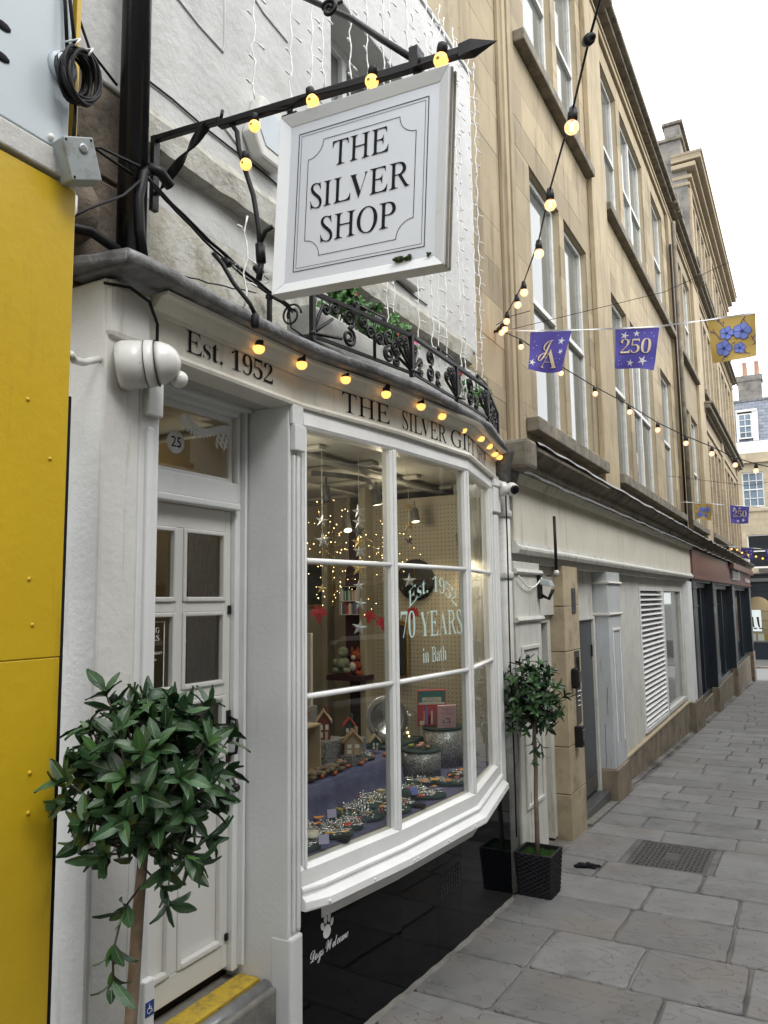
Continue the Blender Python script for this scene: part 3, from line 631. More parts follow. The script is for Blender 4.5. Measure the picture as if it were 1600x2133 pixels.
# stone pier: each block its own
z = zb(7.4); hs = [.55, .42, .44, .42, .42, .43, .42]; 
for i, h in enumerate(hs):
    z2 = min(z + h, 2.31)
    if z2 > z + .03: obj('stone', G().box(-.24, .0, 7.14, 7.66, z + .003, z2 - .003), 'pier_stone', fr_, bevel=.006)
    z = z2
# metal door with vent slots
md = obj('metal_door', G().box(-.22, -.18, 7.75, 8.86, gz(8.2) + .12, 1.76), 'grey_door', fr_, bevel=.003)
g = G()
for base in (1.30, .10):
    for i in range(8): g.box(-.179, -.174, 7.86, 8.14, base + i * .022, base + i * .022 + .010)
obj('vent_slots', g, 'black_plastic', md)
obj('kick_plate', G().box(-.179, -.172, 7.78, 8.83, gz(8.2) + .13, gz(8.2) + .30), 'steel', md)
obj('hinge', G().box(-.179, -.165, 8.80, 8.83, 1.35, 1.48), 'iron', md)
obj('door_frame', G().box(-.25, -.15, 8.862, 8.93, gz(8.5), 1.80).box(-.25, -.15, 7.75, 8.862, 1.762, 1.80).box(-.25, -.17, 7.75, 8.93, 1.80, 2.299), 'far_white', fr_, bevel=.005)
obj('threshold', G().box(-.25, -.06, 7.76, 8.92, gz(8.2) - .1, gz(8.2) + .09), 'navy_grey', fr_, bevel=.004)
obj('doorstep', G().hexa([(-.30, 7.75, gz(7.75) - .1), (.02, 7.75, gz(7.75) - .1), (.02, 8.92, gz(8.92) - .1), (-.30, 8.92, gz(8.92) - .1), (-.30, 7.75, gz(7.75) + .012), (.02, 7.75, gz(7.75) + .012), (.02, 8.92, gz(8.92) + .012), (-.30, 8.92, gz(8.92) + .012)]), 'concrete', fr_)
# peeling pilaster with stone plinth
obj('pilaster', G().box(-.30, 0, 8.96, 9.62, .10, 2.299), 'peeling', fr_, bevel=.008, label='white pilaster with cracked peeling paint')
obj('plinth', G().box(-.32, .025, 8.94, 9.65, zb(9.6), .099), 'plinth_stone', fr_, bevel=.012)
for z in (2.16, 1.80): obj('moulding', G().sweep([(-.02, z), (.015, z), (.025, z + .012), (.015, z + .03), (-.02, z + .03)], [(0, 8.94, 1, 0), (0, 9.64, 1, 0)]), 'far_white', fr_)
for z in (2.16, 1.80): obj('moulding', G().box(-.3, 0, 8.935, 8.958, z, z + .03), 'far_white', fr_, bevel=.006)
g = G()
for b in ((9.10, 9.12, .35, 1.62), (9.47, 9.49, .35, 1.62), (9.10, 9.49, 1.62, 1.65)): g.box(.001, .014, *b)
obj('panel_moulding', g, 'frame_white', fr_, bevel=.004)
# flat boarded bay, louvre, shop window
obj('board', G().box(-.25, -.12, 9.63, 11.42, .06, 2.299), 'far_white', fr_, bevel=.004)
obj('stone_base', G().box(-.25, -.085, 9.66, 15.72, zb(15.7), .02), 'plinth_stone', fr_, bevel=.006)
obj('stone_ledge', G().box(-.25, -.072, 9.66, 15.72, .022, .058), 'stone_light', fr_, bevel=.01)
lv = obj('louvre_vent', G().box(-.20, -.11, 11.45, 11.52, .10, 2.16).box(-.20, -.11, 13.42, 13.50, .10, 2.16).box(-.20, -.11, 11.52, 13.42, 2.10, 2.16).box(-.20, -.10, 11.52, 13.42, .10, .16), 'frame_white', fr_, bevel=.004)
N = 26
for i in range(N):
    z = .17 + i * (2.09 - .17) / N; h = (2.09 - .17) / N; w0 = R.uniform(-.006, .006)
    g = G().hexa([(-.195, 11.525, z + h * .80), (-.113 + w0, 11.525, z + h * .12), (-.113 - w0, 13.415, z + h * .12), (-.195, 13.415, z + h * .80),
                  (-.195, 11.525, z + h * .80 + .008), (-.105 + w0, 11.525, z + h * .22), (-.105 - w0, 13.415, z + h * .22), (-.195, 13.415, z + h * .80 + .008)])
    obj('slat', g, 'frame_white', lv)
obj('back_board', G().box(-.25, -.205, 11.45, 13.5, .1, 2.2), 'dark_room', fr_)
obj('lintel_board', G().box(-.25, -.125, 11.42, 15.7, 2.161, 2.299), 'far_white', fr_, bevel=.004)
obj('apron_board', G().box(-.25, -.13, 11.42, 15.7, .06, .099), 'far_white', fr_)
wf = obj('window', G().box(-.19, -.11, 13.5, 13.58, .1, 2.16).box(-.19, -.11, 15.45, 15.70, .1, 2.16).box(-.19, -.10, 13.58, 15.45, .1, .17).box(-.19, -.11, 13.58, 15.45, 2.10, 2.16), 'far_white', fr_, bevel=.005)
obj('pane', G().add([(-.16, 13.58, .17), (-.16, 15.45, .17), (-.16, 15.45, 2.10), (-.16, 13.58, 2.10)], [(0, 1, 2, 3)]), 'pane', wf)
obj('pilaster', G().box(-.25, .0, 15.72, 16.28, .03, 2.299), 'frame_white', fr_, bevel=.006, label='clean white end pilaster')
obj('plinth', G().box(-.25, .03, 15.70, 16.95, zb(16.9), .028), 'plinth_stone', fr_, bevel=.01)
# cracks and lifted paint on the old joinery, cement along the wall foot
rc_ = random.Random(8); g = G()
for (y, z0, z1, X) in ((9.05, .12, .55, .0), (9.30, .35, .95, .0), (9.52, .14, .42, .0), (9.22, .9, 1.25, .0), (9.58, .5, .7, .0), (6.0, .1, .5, .0), (6.2, .9, 1.2, .0), (10.3, .3, .55, -.12), (10.9, .2, .4, -.12), (11.2, .35, .8, -.12), (9.9, .1, .35, -.12)):
    n_ = 9; pts = [(X + .0008, y + rc_.uniform(-.012, .012), z0 + (z1 - z0) * i / n_) for i in range(n_ + 1)]
    for i in range(n_):
        a, b = pts[i], pts[i + 1]; w_ = rc_.uniform(.002, .006); g.add([(a[0], a[1] - w_, a[2]), (a[0], a[1] + w_ * .5, a[2]), (b[0], b[1] + w_ * .5, b[2]), (b[0], b[1] - w_, b[2])], [(0, 1, 2, 3)])
for (x, z0, z1) in ((-.10, .12, .6), (-.20, .3, .5), (-.06, .7, 1.0)):
    n_ = 7
    for i in range(n_): za, zb2 = z0 + (z1 - z0) * i / n_, z0 + (z1 - z0) * (i + 1) / n_; xa = x + rc_.uniform(-.006, .006); g.add([(xa - .003, 8.9585, za), (xa + .002, 8.9585, za), (xa + .003, 8.9585, zb2), (xa - .002, 8.9585, zb2)], [(0, 1, 2, 3)])
obj('paint_cracks', g, 'ink', fr_, kind='stuff')
g = G()
for i in range(160):
    y = 9.7 + i * .153; x = -.085 if y < 33 else -.05; w_ = .03 + .02 * mnoise.noise(Vector((y * 3, 0, 0))); g.v += [(x, y, gz(y) + .02), (x + .02, y, gz(y) + .014), (x + .03 + w_, y, gz(y) + .003)]
g.f = [(3 * i + k, 3 * i + 3 + k, 3 * i + 4 + k, 3 * i + 1 + k) for i in range(159) for k in range(2)]; g.sm = [True] * len(g.f)
obj('cement_fillet', g, 'joint', fr_)
# fittings on the frontage
kp = thing('intercom_panel', 'long steel door entry panel on the stone pier', 'intercom', (.03, 7.5, 1.1)); 
obj('panel', G().box(.001, .012, 7.42, 7.57, .82, 1.50), 'steel', kp, bevel=.003)
g = G()
for i in range(4):
    for j in range(3): g.lathe([(.008, 0), (.008, .006), (.005, .008)], 8, (.012, 7.46 + j * .035, .98 + i * .045), (1, 0, 0))
obj('button', g, 'silver', kp)
obj('screen', G().box(.012, .014, 7.45, 7.55, 1.28, 1.44), 'cctv_black', kp)
ip = thing('letter_plate', 'small recessed steel plate high on the stone pier', 'plate', (.03, 7.5, 1.85))
obj('frame', G().box(.001, .010, 7.40, 7.53, 1.86, 2.10), 'steel', ip, bevel=.003); obj('recess', G().box(.010, .013, 7.42, 7.51, 1.90, 2.06), 'grey_door', ip); 
for (n_, z, l) in (('key_box', 1.16, 'rounded black key safe with keypad on the stone pier'), ('key_box', .62, 'square black key safe lowest on the stone pier')):
    kb = thing(n_, l, 'key safe', (.03, 7.36, z))
    obj('body', G().box(.001, .07, 7.27 if z > 1 else 7.32, 7.34 if z > 1 else 7.41, z, z + .19), 'black_plastic', kb, bevel=.02 if z > 1 else .006)
    obj('shutter', G().box(.07, .082, 7.28 if z > 1 else 7.33, 7.335 if z > 1 else 7.40, z + .06, z + .16), 'steel', kb, bevel=.004)
fl_ = thing('floodlight', 'small grey floodlight with black sensor above the white pilaster', 'floodlight', (.0, 6.37, 2.12))
obj('bracket', G().box(.001, .03, 6.34, 6.40, 2.0, 2.2), 'iron', fl_, bevel=.003)
obj('lamp_head', G().hexa([(.03, 6.32, 2.12), (.13, 6.32, 2.10), (.13, 6.43, 2.10), (.03, 6.43, 2.12), (.03, 6.33, 2.17), (.11, 6.33, 2.15), (.11, 6.42, 2.15), (.03, 6.42, 2.17)]), 'grey_box', fl_, bevel=.006)
obj('sensor', G().tube([(.03, 6.37, 2.03), (.09, 6.37, 2.0), (.13, 6.37, 2.08)], .016, 6), 'iron', fl_)
aer = thing('aerial_rod', 'black vertical rod standing in front of the cream fascia', 'rod', (.06, 6.7, 2.23))
obj('rod', G().tube([(.09, 6.62, 2.24), (.09, 6.62, 2.72)], .014, 8), 'black_plastic', aer); obj('knuckle', G().ball((.09, 6.62, 2.225), .026), 'cctv_white', aer)
obj('arm', G().tube([(.0, 6.62, 2.2), (.09, 6.62, 2.2)], .008, 6), 'steel', aer)
c_ = obj('white_cable', G().tube([(.03, 5.79 + i * .1, 2.18 - .09 * math.sin(math.pi * i / 6)) for i in range(7)], .006, 6), 'cable_white'); tag(c_, 'white cable sagging from the downpipe to the floodlight', 'cable')

# ---------------------------------------------------------------- burgundy-fascia shop
bs_ = thing('burgundy_shopfront', 'dark navy shopfront with burgundy fascia at the far corner', 'shopfront', (0, 25, gz(25)))
obj('fascia', G().box(-.15, .04, 16.302, 33.7, 2.42, 3.0), 'burgundy', bs_, bevel=.006)
obj('fascia_moulding', G().box(-.15, .06, 16.302, 33.72, 2.35, 2.42), 'burgundy', bs_, bevel=.01)
obj('blind_box', G().box(.041, .17, 24.5, 33.5, 2.80, 2.97), 'burgundy', bs_, bevel=.006)
text('lettering', serif('TOTUM'), 'white_paint', bs_, (.041, 26.0, 2.50), (0, 1, 0), (0, 0, 1), .34, 2.8, depth=.012, layers=12)
text('lettering', serif('The Salad Bar'), 'white_paint', bs_, (.041, 31.6, 2.50), (0, 1, 0), (0, 0, 1), .13, 2.6, depth=.012, layers=6)
obj('stone_base', G().box(-.25, -.09, 16.95, 33.9, zb(33.9), -.25), 'plinth_stone', bs_, bevel=.006)
for i, (a, b) in enumerate(((16.302, 16.95), (20.0, 20.75), (25.4, 26.2), (33.0, 33.9))):
    obj('pilaster', G().box(-.3, .01, a, b, .03 if i == 0 else -.13, 2.349), 'navy', bs_, bevel=.006)
    obj('pilaster_face', G().box(.011, .016, a + .08, b - .08, .15, 1.6).box(.011, .016, a + .04, b - .04, 1.75, 2.30), 'navy_grey', bs_)
    for z in (1.80, 2.16): obj('moulding', G().box(.010, .03, a - .02, b + .02, z, z + .03), 'navy_grey', bs_, bevel=.005)
    if i: obj('plinth', G().box(-.25, .03, a - .03, b + .03, zb(b), -.132), 'plinth_stone', bs_, bevel=.01)
for (a, b) in ((16.951, 19.999), (20.751, 25.399), (26.201, 32.999)):
    f = G(); n_ = 3; zl = -.249
    f.box(-.25, -.13, a, b, zl, zl + .12); f.box(-.25, -.13, a, b, 2.2, 2.349)
    for k in range(n_ + 1):
        yc = a + .04 + (b - a - .08) * k / n_; f.box(-.26, -.15, yc - .04, yc + .04, zl + .12, 2.2)
    wo = obj('window', f, 'navy', bs_, bevel=.005)
    for k in range(n_):
        ya = a + .08 + (b - a - .08) * k / n_; yb = a + (b - a - .08) * (k + 1) / n_
        obj('pane', G().add([(-.21, ya, zl + .12), (-.21, yb, zl + .12), (-.21, yb, 2.2), (-.21, ya, 2.2)], [(0, 1, 2, 3)]), 'pane_dark', wo)
obj('soffit', G().box(-.3, -.02, 16.302, 33.7, 2.30, 2.349), 'navy', bs_)

# ---------------------------------------------------------------- building closing the street
EY = 46.0
eb = thing('closing_building', 'pale stone building with slate mansard roof and black arched shopfront closing the street', 'building', (0, EY + 2, zr - .02))
def erects(ops, x0, x1, z0, z1):
    out = []; z = z0
    for (za, zb_, cols_) in ops:
        out.append((x0, x1, z, za)); x = x0
        for a, b in cols_: out.append((x, a, za, zb_)); x = b
        out.append((x, x1, za, zb_)); z = zb_
    out.append((x0, x1, z, z1)); return out
core = G()
for a, b, c, d in erects([(3.5, 5.3, [(-.7, .5), (1.4, 2.6)]), (6.8, 8.72, [(-.76, .32), (1.4, 2.5)])], -7, 9, 3.1, 9.2): core.box(a, b, EY, EY + .4, c, d)
obj('wall', core, 'stone_pale', eb)
obj('parapet', G().box(-7, 9, EY - .05, EY + .35, 9.76, 10.4), 'white_paint', eb, bevel=.02); obj('cornice', G().box(-7, 9, EY - .22, EY + .35, 9.2, 9.35).box(-7, 9, EY - .12, EY + .35, 9.35, 9.759), 'stone_pale', eb, bevel=.02)
obj('string_course', G().box(-7, 9, EY - .06, EY - .001, 6.55, 6.68), 'stone_pale', eb, bevel=.01)
def ewin(x0, x1, z0, z1, Y, nx, nz, pane='pane_blue', d=.12):
    f = G(); t = .07
    f.box(x0, x0 + t, Y + d - .05, Y + d, z0, z1).box(x1 - t, x1, Y + d - .05, Y + d, z0, z1).box(x0 + t, x1 - t, Y + d - .05, Y + d, z0, z0 + t).box(x0 + t, x1 - t, Y + d - .05, Y + d, z1 - t, z1)
    zm = (z0 + z1) / 2; f.box(x0 + t, x1 - t, Y + d - .06, Y + d, zm - .03, zm + .03)
    for i in range(1, nx): xc = x0 + (x1 - x0) * i / nx; f.box(xc - .018, xc + .018, Y + d - .045, Y + d, z0 + t, z1 - t)
    for i in range(1, nz):
        zc = z0 + (z1 - z0) * i / nz
        if abs(zc - zm) > .05: f.box(x0 + t, x1 - t, Y + d - .045, Y + d, zc - .018, zc + .018)
    wo = obj('window', f, 'white_paint', eb)
    for i in range(nx):
        for j in range(nz):
            a, b = x0 + (x1 - x0) * i / nx, x0 + (x1 - x0) * (i + 1) / nx; c, e = z0 + (z1 - z0) * j / nz, z0 + (z1 - z0) * (j + 1) / nz
            obj('pane', G().add([(a, Y + d - .01, c), (b, Y + d - .01 + R.uniform(-.01, .01), c), (b, Y + d - .01 + R.uniform(-.01, .01), e), (a, Y + d - .01, e)], [(0, 1, 2, 3)]), pane, wo)
ewin(-.76, .32, 6.8, 8.72, EY, 3, 4); ewin(1.4, 2.5, 6.8, 8.72, EY, 3, 4); ewin(-.7, .5, 3.5, 5.3, EY, 1, 1, 'pane_dark'); ewin(1.4, 2.6, 3.5, 5.3, EY, 1, 1, 'pane_dark')
# mansard: slates that can be told apart on the slope
zr0, zr1 = 10.38, 13.0
obj('roof', G().add([(-7, EY + .12, zr0), (9, EY + .12, zr0), (9, EY + 1.55, zr1), (-7, EY + 1.55, zr1), (-7, EY + 6, zr1), (9, EY + 6, zr1)], [(0, 1, 2, 3), (3, 2, 5, 4)]), 'dark_room', eb)
nrow = 13; cnt = 0; rest = G()
for r_ in range(nrow):
    za = zr0 + (zr1 - zr0) * r_ / nrow; zbb = zr0 + (zr1 - zr0) * (r_ + 1) / nrow; ya = EY + .10 + 1.43 * r_ / nrow; yb = EY + .10 + 1.43 * (r_ + 1) / nrow
    for k in range(12):
        x = -1.6 + k * .34 + (r_ % 2) * .17; lp = .012
        g = G().hexa([(x + .006, ya - .035, za - .01), (x + .334, ya - .035, za - .01), (x + .334, yb - .01, zbb), (x + .006, yb - .01, zbb), (x + .006, ya - .035, za + .015), (x + .334, ya - .035, za + .015), (x + .334, yb - .012, zbb + .02), (x + .006, yb - .012, zbb + .02)])
        obj('slate', g, 'slate', eb)
obj('ridge', G().box(-7, 9, EY + 1.45, EY + 1.75, zr1 - .02, zr1 + .12), 'lead', eb)
ewin(-.75, -.05, 10.6, 12.0, EY + .05, 2, 4, d=.05)
obj('dormer', G().box(-.85, -.76, EY + .05, EY + 1.3, 10.45, 12.1).box(-.04, .22, EY + .05, EY + 1.3, 10.45, 12.1).box(-.85, .22, EY + .0, EY + 1.5, 12.1, 12.22), 'white_paint', eb, bevel=.01)
obj('chimney', G().box(-.75, .48, EY + 2, EY + 2.8, 12.8, 14.5).box(-.85, .55, EY + 1.95, EY + 2.85, 14.3, 14.65), 'gable_stone', eb, bevel=.03)
for x in (-.35, .28): obj('chimney_pot', G().lathe([(.17, 0), (.15, .1), (.12, .75), (.15, .82), (.14, .86)], 12, (x, EY + 2.4, 14.65)), 'terracotta', eb)
# black arched shopfront
obj('fascia', G().box(-7, 9, EY - .15, EY - .001, 2.25, 3.1).box(-7, 9, EY - .3, EY - .001, 3.1, 3.2), 'navy', eb, bevel=.01)
obj('awning_box', G().box(-7, 9, EY - .5, EY - .151, 2.75, 2.92).box(-.2, 9, EY - .45, EY - .151, 3.25, 3.45), 'navy_grey', eb, bevel=.01)
obj('stall_riser', G().box(-7, 9, EY - .12, EY + .1, zr - .3, -.45), 'navy', eb); obj('sill', G().box(-7, 9, EY - .2, EY + .1, -.449, -.38), 'navy_grey', eb)
def arch_spandrel(xa, xb):
    pts = [(xb, 2.25), (xb, 1.2)]; c = (xa + xb) / 2; r_ = (xb - xa) / 2
    g = G(); n = 10; vs = []
    for k in range(n + 1):
        a = math.pi * k / n; vs.append((c + r_ * math.cos(a), 1.35 + min(r_, .85) * math.sin(a)))
    V3 = []
    for (x, z) in vs: V3 += [(x, EY - .1, z), (x, EY - .1, 2.25), (x, EY - .02, z), (x, EY - .02, 2.25)]
    F = []
    for k in range(n): a = 4 * k; b = a + 4; F += [(a, b, b + 1, a + 1), (a + 2, a, b, b + 2)]
    g.add(V3, F); return g
for i, x in enumerate((-2.45, -.45 - .62, .31, 1.69, 3.07)):
    obj('mullion', G().box(x - .07, x + .07, EY - .13, EY + .02, -.38, 2.25), 'navy', eb, bevel=.01)
    if i < 4: obj('arch', arch_spandrel(x + .07, (-.45 - .62, .31, 1.69, 3.07)[i] - .07), 'navy', eb)
obj('pane', G().add([(-7, EY - .03, -.38), (9, EY - .03, -.38), (9, EY - .03, 2.25), (-7, EY - .03, 2.25)], [(0, 1, 2, 3)]), MT['glass'], eb)
# window display of the far shop
obj('room', G().add([(-2.5, EY + .05, -.38), (3, EY + .05, -.38), (3, EY + 2, -.38), (-2.5, EY + 2, -.38), (-2.5, EY + .05, 2.25), (3, EY + .05, 2.25), (3, EY + 2, 2.25), (-2.5, EY + 2, 2.25)], [(0, 1, 2, 3), (3, 2, 6, 7), (4, 5, 6, 7), (0, 3, 7, 4), (1, 2, 6, 5)]), 'cream_wall', eb)
for z in (.15, .65, 1.15): obj('shelf', G().box(-.3, 1.7, EY + .5, EY + .9, z, z + .04), 'wood', eb)
po = thing('lit_poster', 'lit white poster of dark boots in the far shop window', 'poster', (-.62, EY + .3, .05)); obj('sheet', G().box(-.98, -.28, EY + .28, EY + .32, .12, 1.25), 'poster_lit', po)
for x in (-.72, -.45):
    obj('boot', G().tube([(x, EY + .26, .88), (x + .03, EY + .26, .5), (x + .06, EY + .26, .33)], [.06, .045, .04], 8).ball((x + .13, EY + .26, .27), .06, sc_=(1.6, .6, .6)), 'ink', po)
for k, (x, z, mt) in enumerate(((-.9, -.38, 'white_paint'), (-.5, -.38, 'card_white'), (-.2, -.38, 'sash_yellow'), (.5, -.38, 'wood_pale'), (.75, .19, 'book_red'), (1.0, .69, 'wood'), (.5, 1.19, 'gold'))):
    lab_ = ['white box at the left end of the far shop window floor', 'white card box under the lit poster', 'mustard box right of the lit poster', 'wooden box on the far shop window floor', 'red box on the lower shelf', 'brown box on the middle shelf', 'gold box on the top shelf'][k]; o_ = obj('display_box', G().box(x, x + .3, EY + .35, EY + .6, z, z + .35), mt, bevel=.01); tag(o_, lab_, 'box', 'boxes in the far shop window')
ld = bpy.data.lights.new('shop_light', 'AREA'); ld.energy = 22; ld.size = 1.5; ld.color = (1, .82, .6); lo = bpy.data.objects.new('shop_light', ld); lo.location = (.4, EY + 1, 2.2); col.objects.link(lo)

# ---------------------------------------------------------------- opposite side of the lane (out of frame; seen in reflections)
ob = thing('opposite_building', 'plain stone building with sash windows on the opposite side of the lane', 'building', (4.7, 14, gz(14)))
oc = [(1.0 + 3 * k, 2.3 + 3 * k) for k in range(-2, 10)]
core = G(); z = -1.6
def oprects():
    out = []; z = -1.6
    for za, zb_ in ((.7, 2.3), (3.8, 5.6)):
        out.append((-8, 33, z, za)); y = -8
        for a, b in oc: out.append((y, a, za, zb_)); y = b
        out.append((y, 33, za, zb_)); z = zb_
    out.append((-8, 33, z, 6.6)); return out
for a, b, c, d in oprects(): core.box(4.7, 5.1, a, b, c, d)
obj('wall', core, 'gable_stone', ob)
for a, b in oc:
    for za, zb_ in ((.7, 2.3), (3.8, 5.6)):
        zm = (za + zb_) / 2; t = .06
        wo = obj('window', G().box(4.85, 4.9, a, a + t, za, zb_).box(4.85, 4.9, b - t, b, za, zb_).box(4.85, 4.9, a + t, b - t, za, za + t).box(4.85, 4.9, a + t, b - t, zb_ - t, zb_).box(4.84, 4.9, a + t, b - t, zm - .03, zm + .03), 'white_paint', ob)
        obj('pane', G().add([(4.88, a, za), (4.88, b, za), (4.88, b, zb_), (4.88, a, zb_)], [(0, 1, 2, 3)]), 'pane_dark', wo)
# ================================================================ GIFT SHOP BUILDING
SY0, SY1 = 1.735, 5.43
sh = thing('gift_shop', 'white painted gift shop with bowed display window, half-glazed door and cream lettered fascia', 'shop', (0, 3.6, gz(3.6)))
GZ = -.25
BAY = [(0.0, 2.88), (.105, 3.58), (.172, 4.43), (.005, 5.30)]
LEDGE = [(.14, 1.70), (.13, 2.6), (.16, 2.99), (.275, 3.57), (.25, 4.70), (.08, 5.47)]
def path(poly, ends=((1, 0), (1, 0))):
    out = []; n = len(poly)
    def nr(a, b): e = Vector((b[0] - a[0], b[1] - a[1])).normalized(); return Vector((e.y, -e.x))
    for i in range(n):
        if i == 0: m_ = nr(poly[0], poly[1]); m_ = Vector((1, 0)) if ends[0] else m_
        elif i == n - 1: m_ = nr(poly[-2], poly[-1]); m_ = Vector((1, 0)) if ends[1] else m_
        else:
            a, b = nr(poly[i - 1], poly[i]), nr(poly[i], poly[i + 1]); m_ = (a + b) / (1 + a.dot(b))
        out.append((poly[i][0], poly[i][1], m_.x, m_.y))
    return out
def along(poly, s):   # point at arc length s from the first vertex
    for i in range(len(poly) - 1):
        a, b = Vector(poly[i]), Vector(poly[i + 1]); L_ = (b - a).length
        if s <= L_ or i == len(poly) - 2:
            e = (b - a) / L_; p = a + e * s; return p, e, Vector((e.y, -e.x))
        s -= L_
def fine(poly, step, s0=0, s1=None):
    L_ = sum((Vector(poly[i + 1]) - Vector(poly[i])).length for i in range(len(poly) - 1)); s1 = s1 or L_; k = max(2, int((s1 - s0) / step)); return [along(poly, s0 + (s1 - s0) * i / k) for i in range(k + 1)]
# -- piers
obj('pier', G().box(-.34, 0, SY0, 1.90, GZ, 3.10), 'pier_white', sh, bevel=.012, label='stained left pier with rusty side')
obj('pilaster', G().box(-.34, -.004, 1.9, 1.995, GZ, 2.893).box(-.33, .012, 1.925, 1.955, GZ, 2.62).box(-.33, .02, 1.915, 1.99, 2.66, 2.893), 'shop_white', sh, bevel=.006)
obj('pier_neck', G().box(-.34, .02, 1.74, 1.93, 2.894, 3.10), 'pier_white', sh, bevel=.02)
obj('door_jamb', G().box(-.34, -.002, 2.784, 2.862, GZ, 2.893), 'shop_white', sh, bevel=.008)
obj('jamb_moulding', G().box(-.001, .014, 2.80, 2.815, .62, 2.66).box(-.001, .012, 2.83, 2.855, .62, 2.66).box(-.001, .03, 2.79, 2.87, 2.68, 2.80).box(-.001, .02, 2.785, 2.868, 2.80, 2.893), 'shop_white', sh, bevel=.005)
obj('base_block', G().box(-.1, .012, 2.782, 2.872, GZ, .60), 'shop_white', sh, bevel=.012)
# -- door recess
obj('soffit', G().box(-.34, -.002, 1.996, 2.783, 2.894, 2.92), 'shop_white', sh)
obj('door_frame', G().box(-.34, -.255, 2.725, 2.783, .44, 2.88).box(-.34, -.255, 1.996, 2.03, .44, 2.88).box(-.33, -.235, 2.03, 2.725, 2.845, 2.893).box(-.34, -.245, 2.03, 2.725, 2.445, 2.54).box(-.30, -.225, 2.03, 2.725, 2.415, 2.444), 'shop_white', sh, bevel=.006)
obj('frame_moulding', G().box(-.255, -.235, 2.715, 2.724, 2.54, 2.845).box(-.255, -.225, 2.755, 2.772, .46, 2.88).box(-.254, -.2, 2.03, 2.77, 2.872, 2.892), 'shop_white', sh, bevel=.004)
tl = obj('transom_light', G().box(-.30, -.27, 2.03, 2.06, 2.54, 2.845).box(-.30, -.27, 2.695, 2.715, 2.54, 2.845).box(-.30, -.27, 2.06, 2.695, 2.54, 2.56).box(-.30, -.27, 2.06, 2.695, 2.82, 2.845), 'shop_white', sh, bevel=.003)
obj('pane', G().add([(-.285, 2.06, 2.56), (-.285, 2.695, 2.56), (-.285, 2.695, 2.82), (-.285, 2.06, 2.82)], [(0, 1, 2, 3)]), MT['glass'], tl)
g = G().lathe([(.05, 0), (.05, .002)], 24, (-.283, 2.365, 2.675), (1, 0, 0)); o = obj('number_disc', g, 'sticker', tl); o.scale = (1, 1, 1)
text('number', '25', 'pane_dark', tl, (-.280, 2.365, 2.653), (0, 1, 0), (0, 0, 1), .045, depth=.001)
g = G()
def leafpoly(g, c, ang, ln, wd, X):
    ca, sa = math.cos(ang), math.sin(ang)
    pts = [(0, 0), (.35, .5), (.7, .42), (1, 0), (.7, -.42), (.35, -.5)]
    g.add([(X, c[0] + (u * ln) * ca - v * wd * sa, c[1] + u * ln * sa + v * wd * ca) for u, v in pts], [(0, 1, 2, 3, 4, 5)])
for k in range(16):
    t = k / 15; y = 2.40 + .30 * t; z = 2.80 - .03 * t - .03 * math.sin(t * 5)
    for s_ in (-1, 1): leafpoly(g, (y, z), -.9 + s_ * .75 - .3 * t, .05, .020, -.2825 + .0002 * (k * 3 + s_))
    leafpoly(g, (2.60 + .09 * (k % 4) / 4, 2.775 - .018 * (k // 4)), -1.9 + .35 * (k % 5), .042, .014, -.2725 + .0002 * k)
obj('leaf_transfer', g, 'sticker', tl)
# -- door
do = obj('door', G().box(-.32, -.28, 2.035, 2.105, .46, 2.412).box(-.32, -.28, 2.685, 2.722, .46, 2.412).box(-.32, -.28, 2.105, 2.685, 2.315, 2.412).box(-.32, -.28, 2.105, 2.685, .46, .56)
    .box(-.32, -.28, 2.105, 2.685, 1.245, 1.335).box(-.32, -.28, 2.378, 2.418, .56, 1.245).box(-.32, -.28, 2.378, 2.418, 1.335, 2.315).box(-.32, -.28, 2.105, 2.378, 1.965, 2.008).box(-.32, -.28, 2.418, 2.685, 1.965, 2.008)
    .box(-.32, -.28, 2.105, 2.378, 1.60, 1.648).box(-.32, -.28, 2.418, 2.685, 1.60, 1.648), 'door_white', sh, bevel=.004, label='white painted half-glazed door with black handles')
for (a, b) in ((2.105, 2.378), (2.418, 2.685)):
    obj('panel', G().box(-.312, -.300, a, b, .56, 1.245), 'door_white', do)
    obj('panel_moulding', G().box(-.30, -.272, a, a + .02, .56, 1.245).box(-.30, -.272, b - .02, b, .56, 1.245).box(-.30, -.27, a + .02, b - .02, .56, .585).box(-.30, -.272, a + .02, b - .02, 1.225, 1.245), 'door_white', do, bevel=.006)
    for (c, d) in ((1.335, 1.60), (1.648, 1.965), (2.008, 2.315)):
        obj('glazing_bead', G().box(-.30, -.272, a, a + .018, c, d).box(-.30, -.272, b - .018, b, c, d).box(-.30, -.270, a + .018, b - .018, c, c + .02).box(-.30, -.272, a + .018, b - .018, d - .018, d), 'door_white', do, bevel=.005)
        obj('pane', G().add([(-.297, a + .01, c + .01), (-.297, b - .01, c + .01), (-.297, b - .01, d - .01), (-.297, a + .01, d - .01)], [(0, 1, 2, 3)]), MT['glass_door'], do)
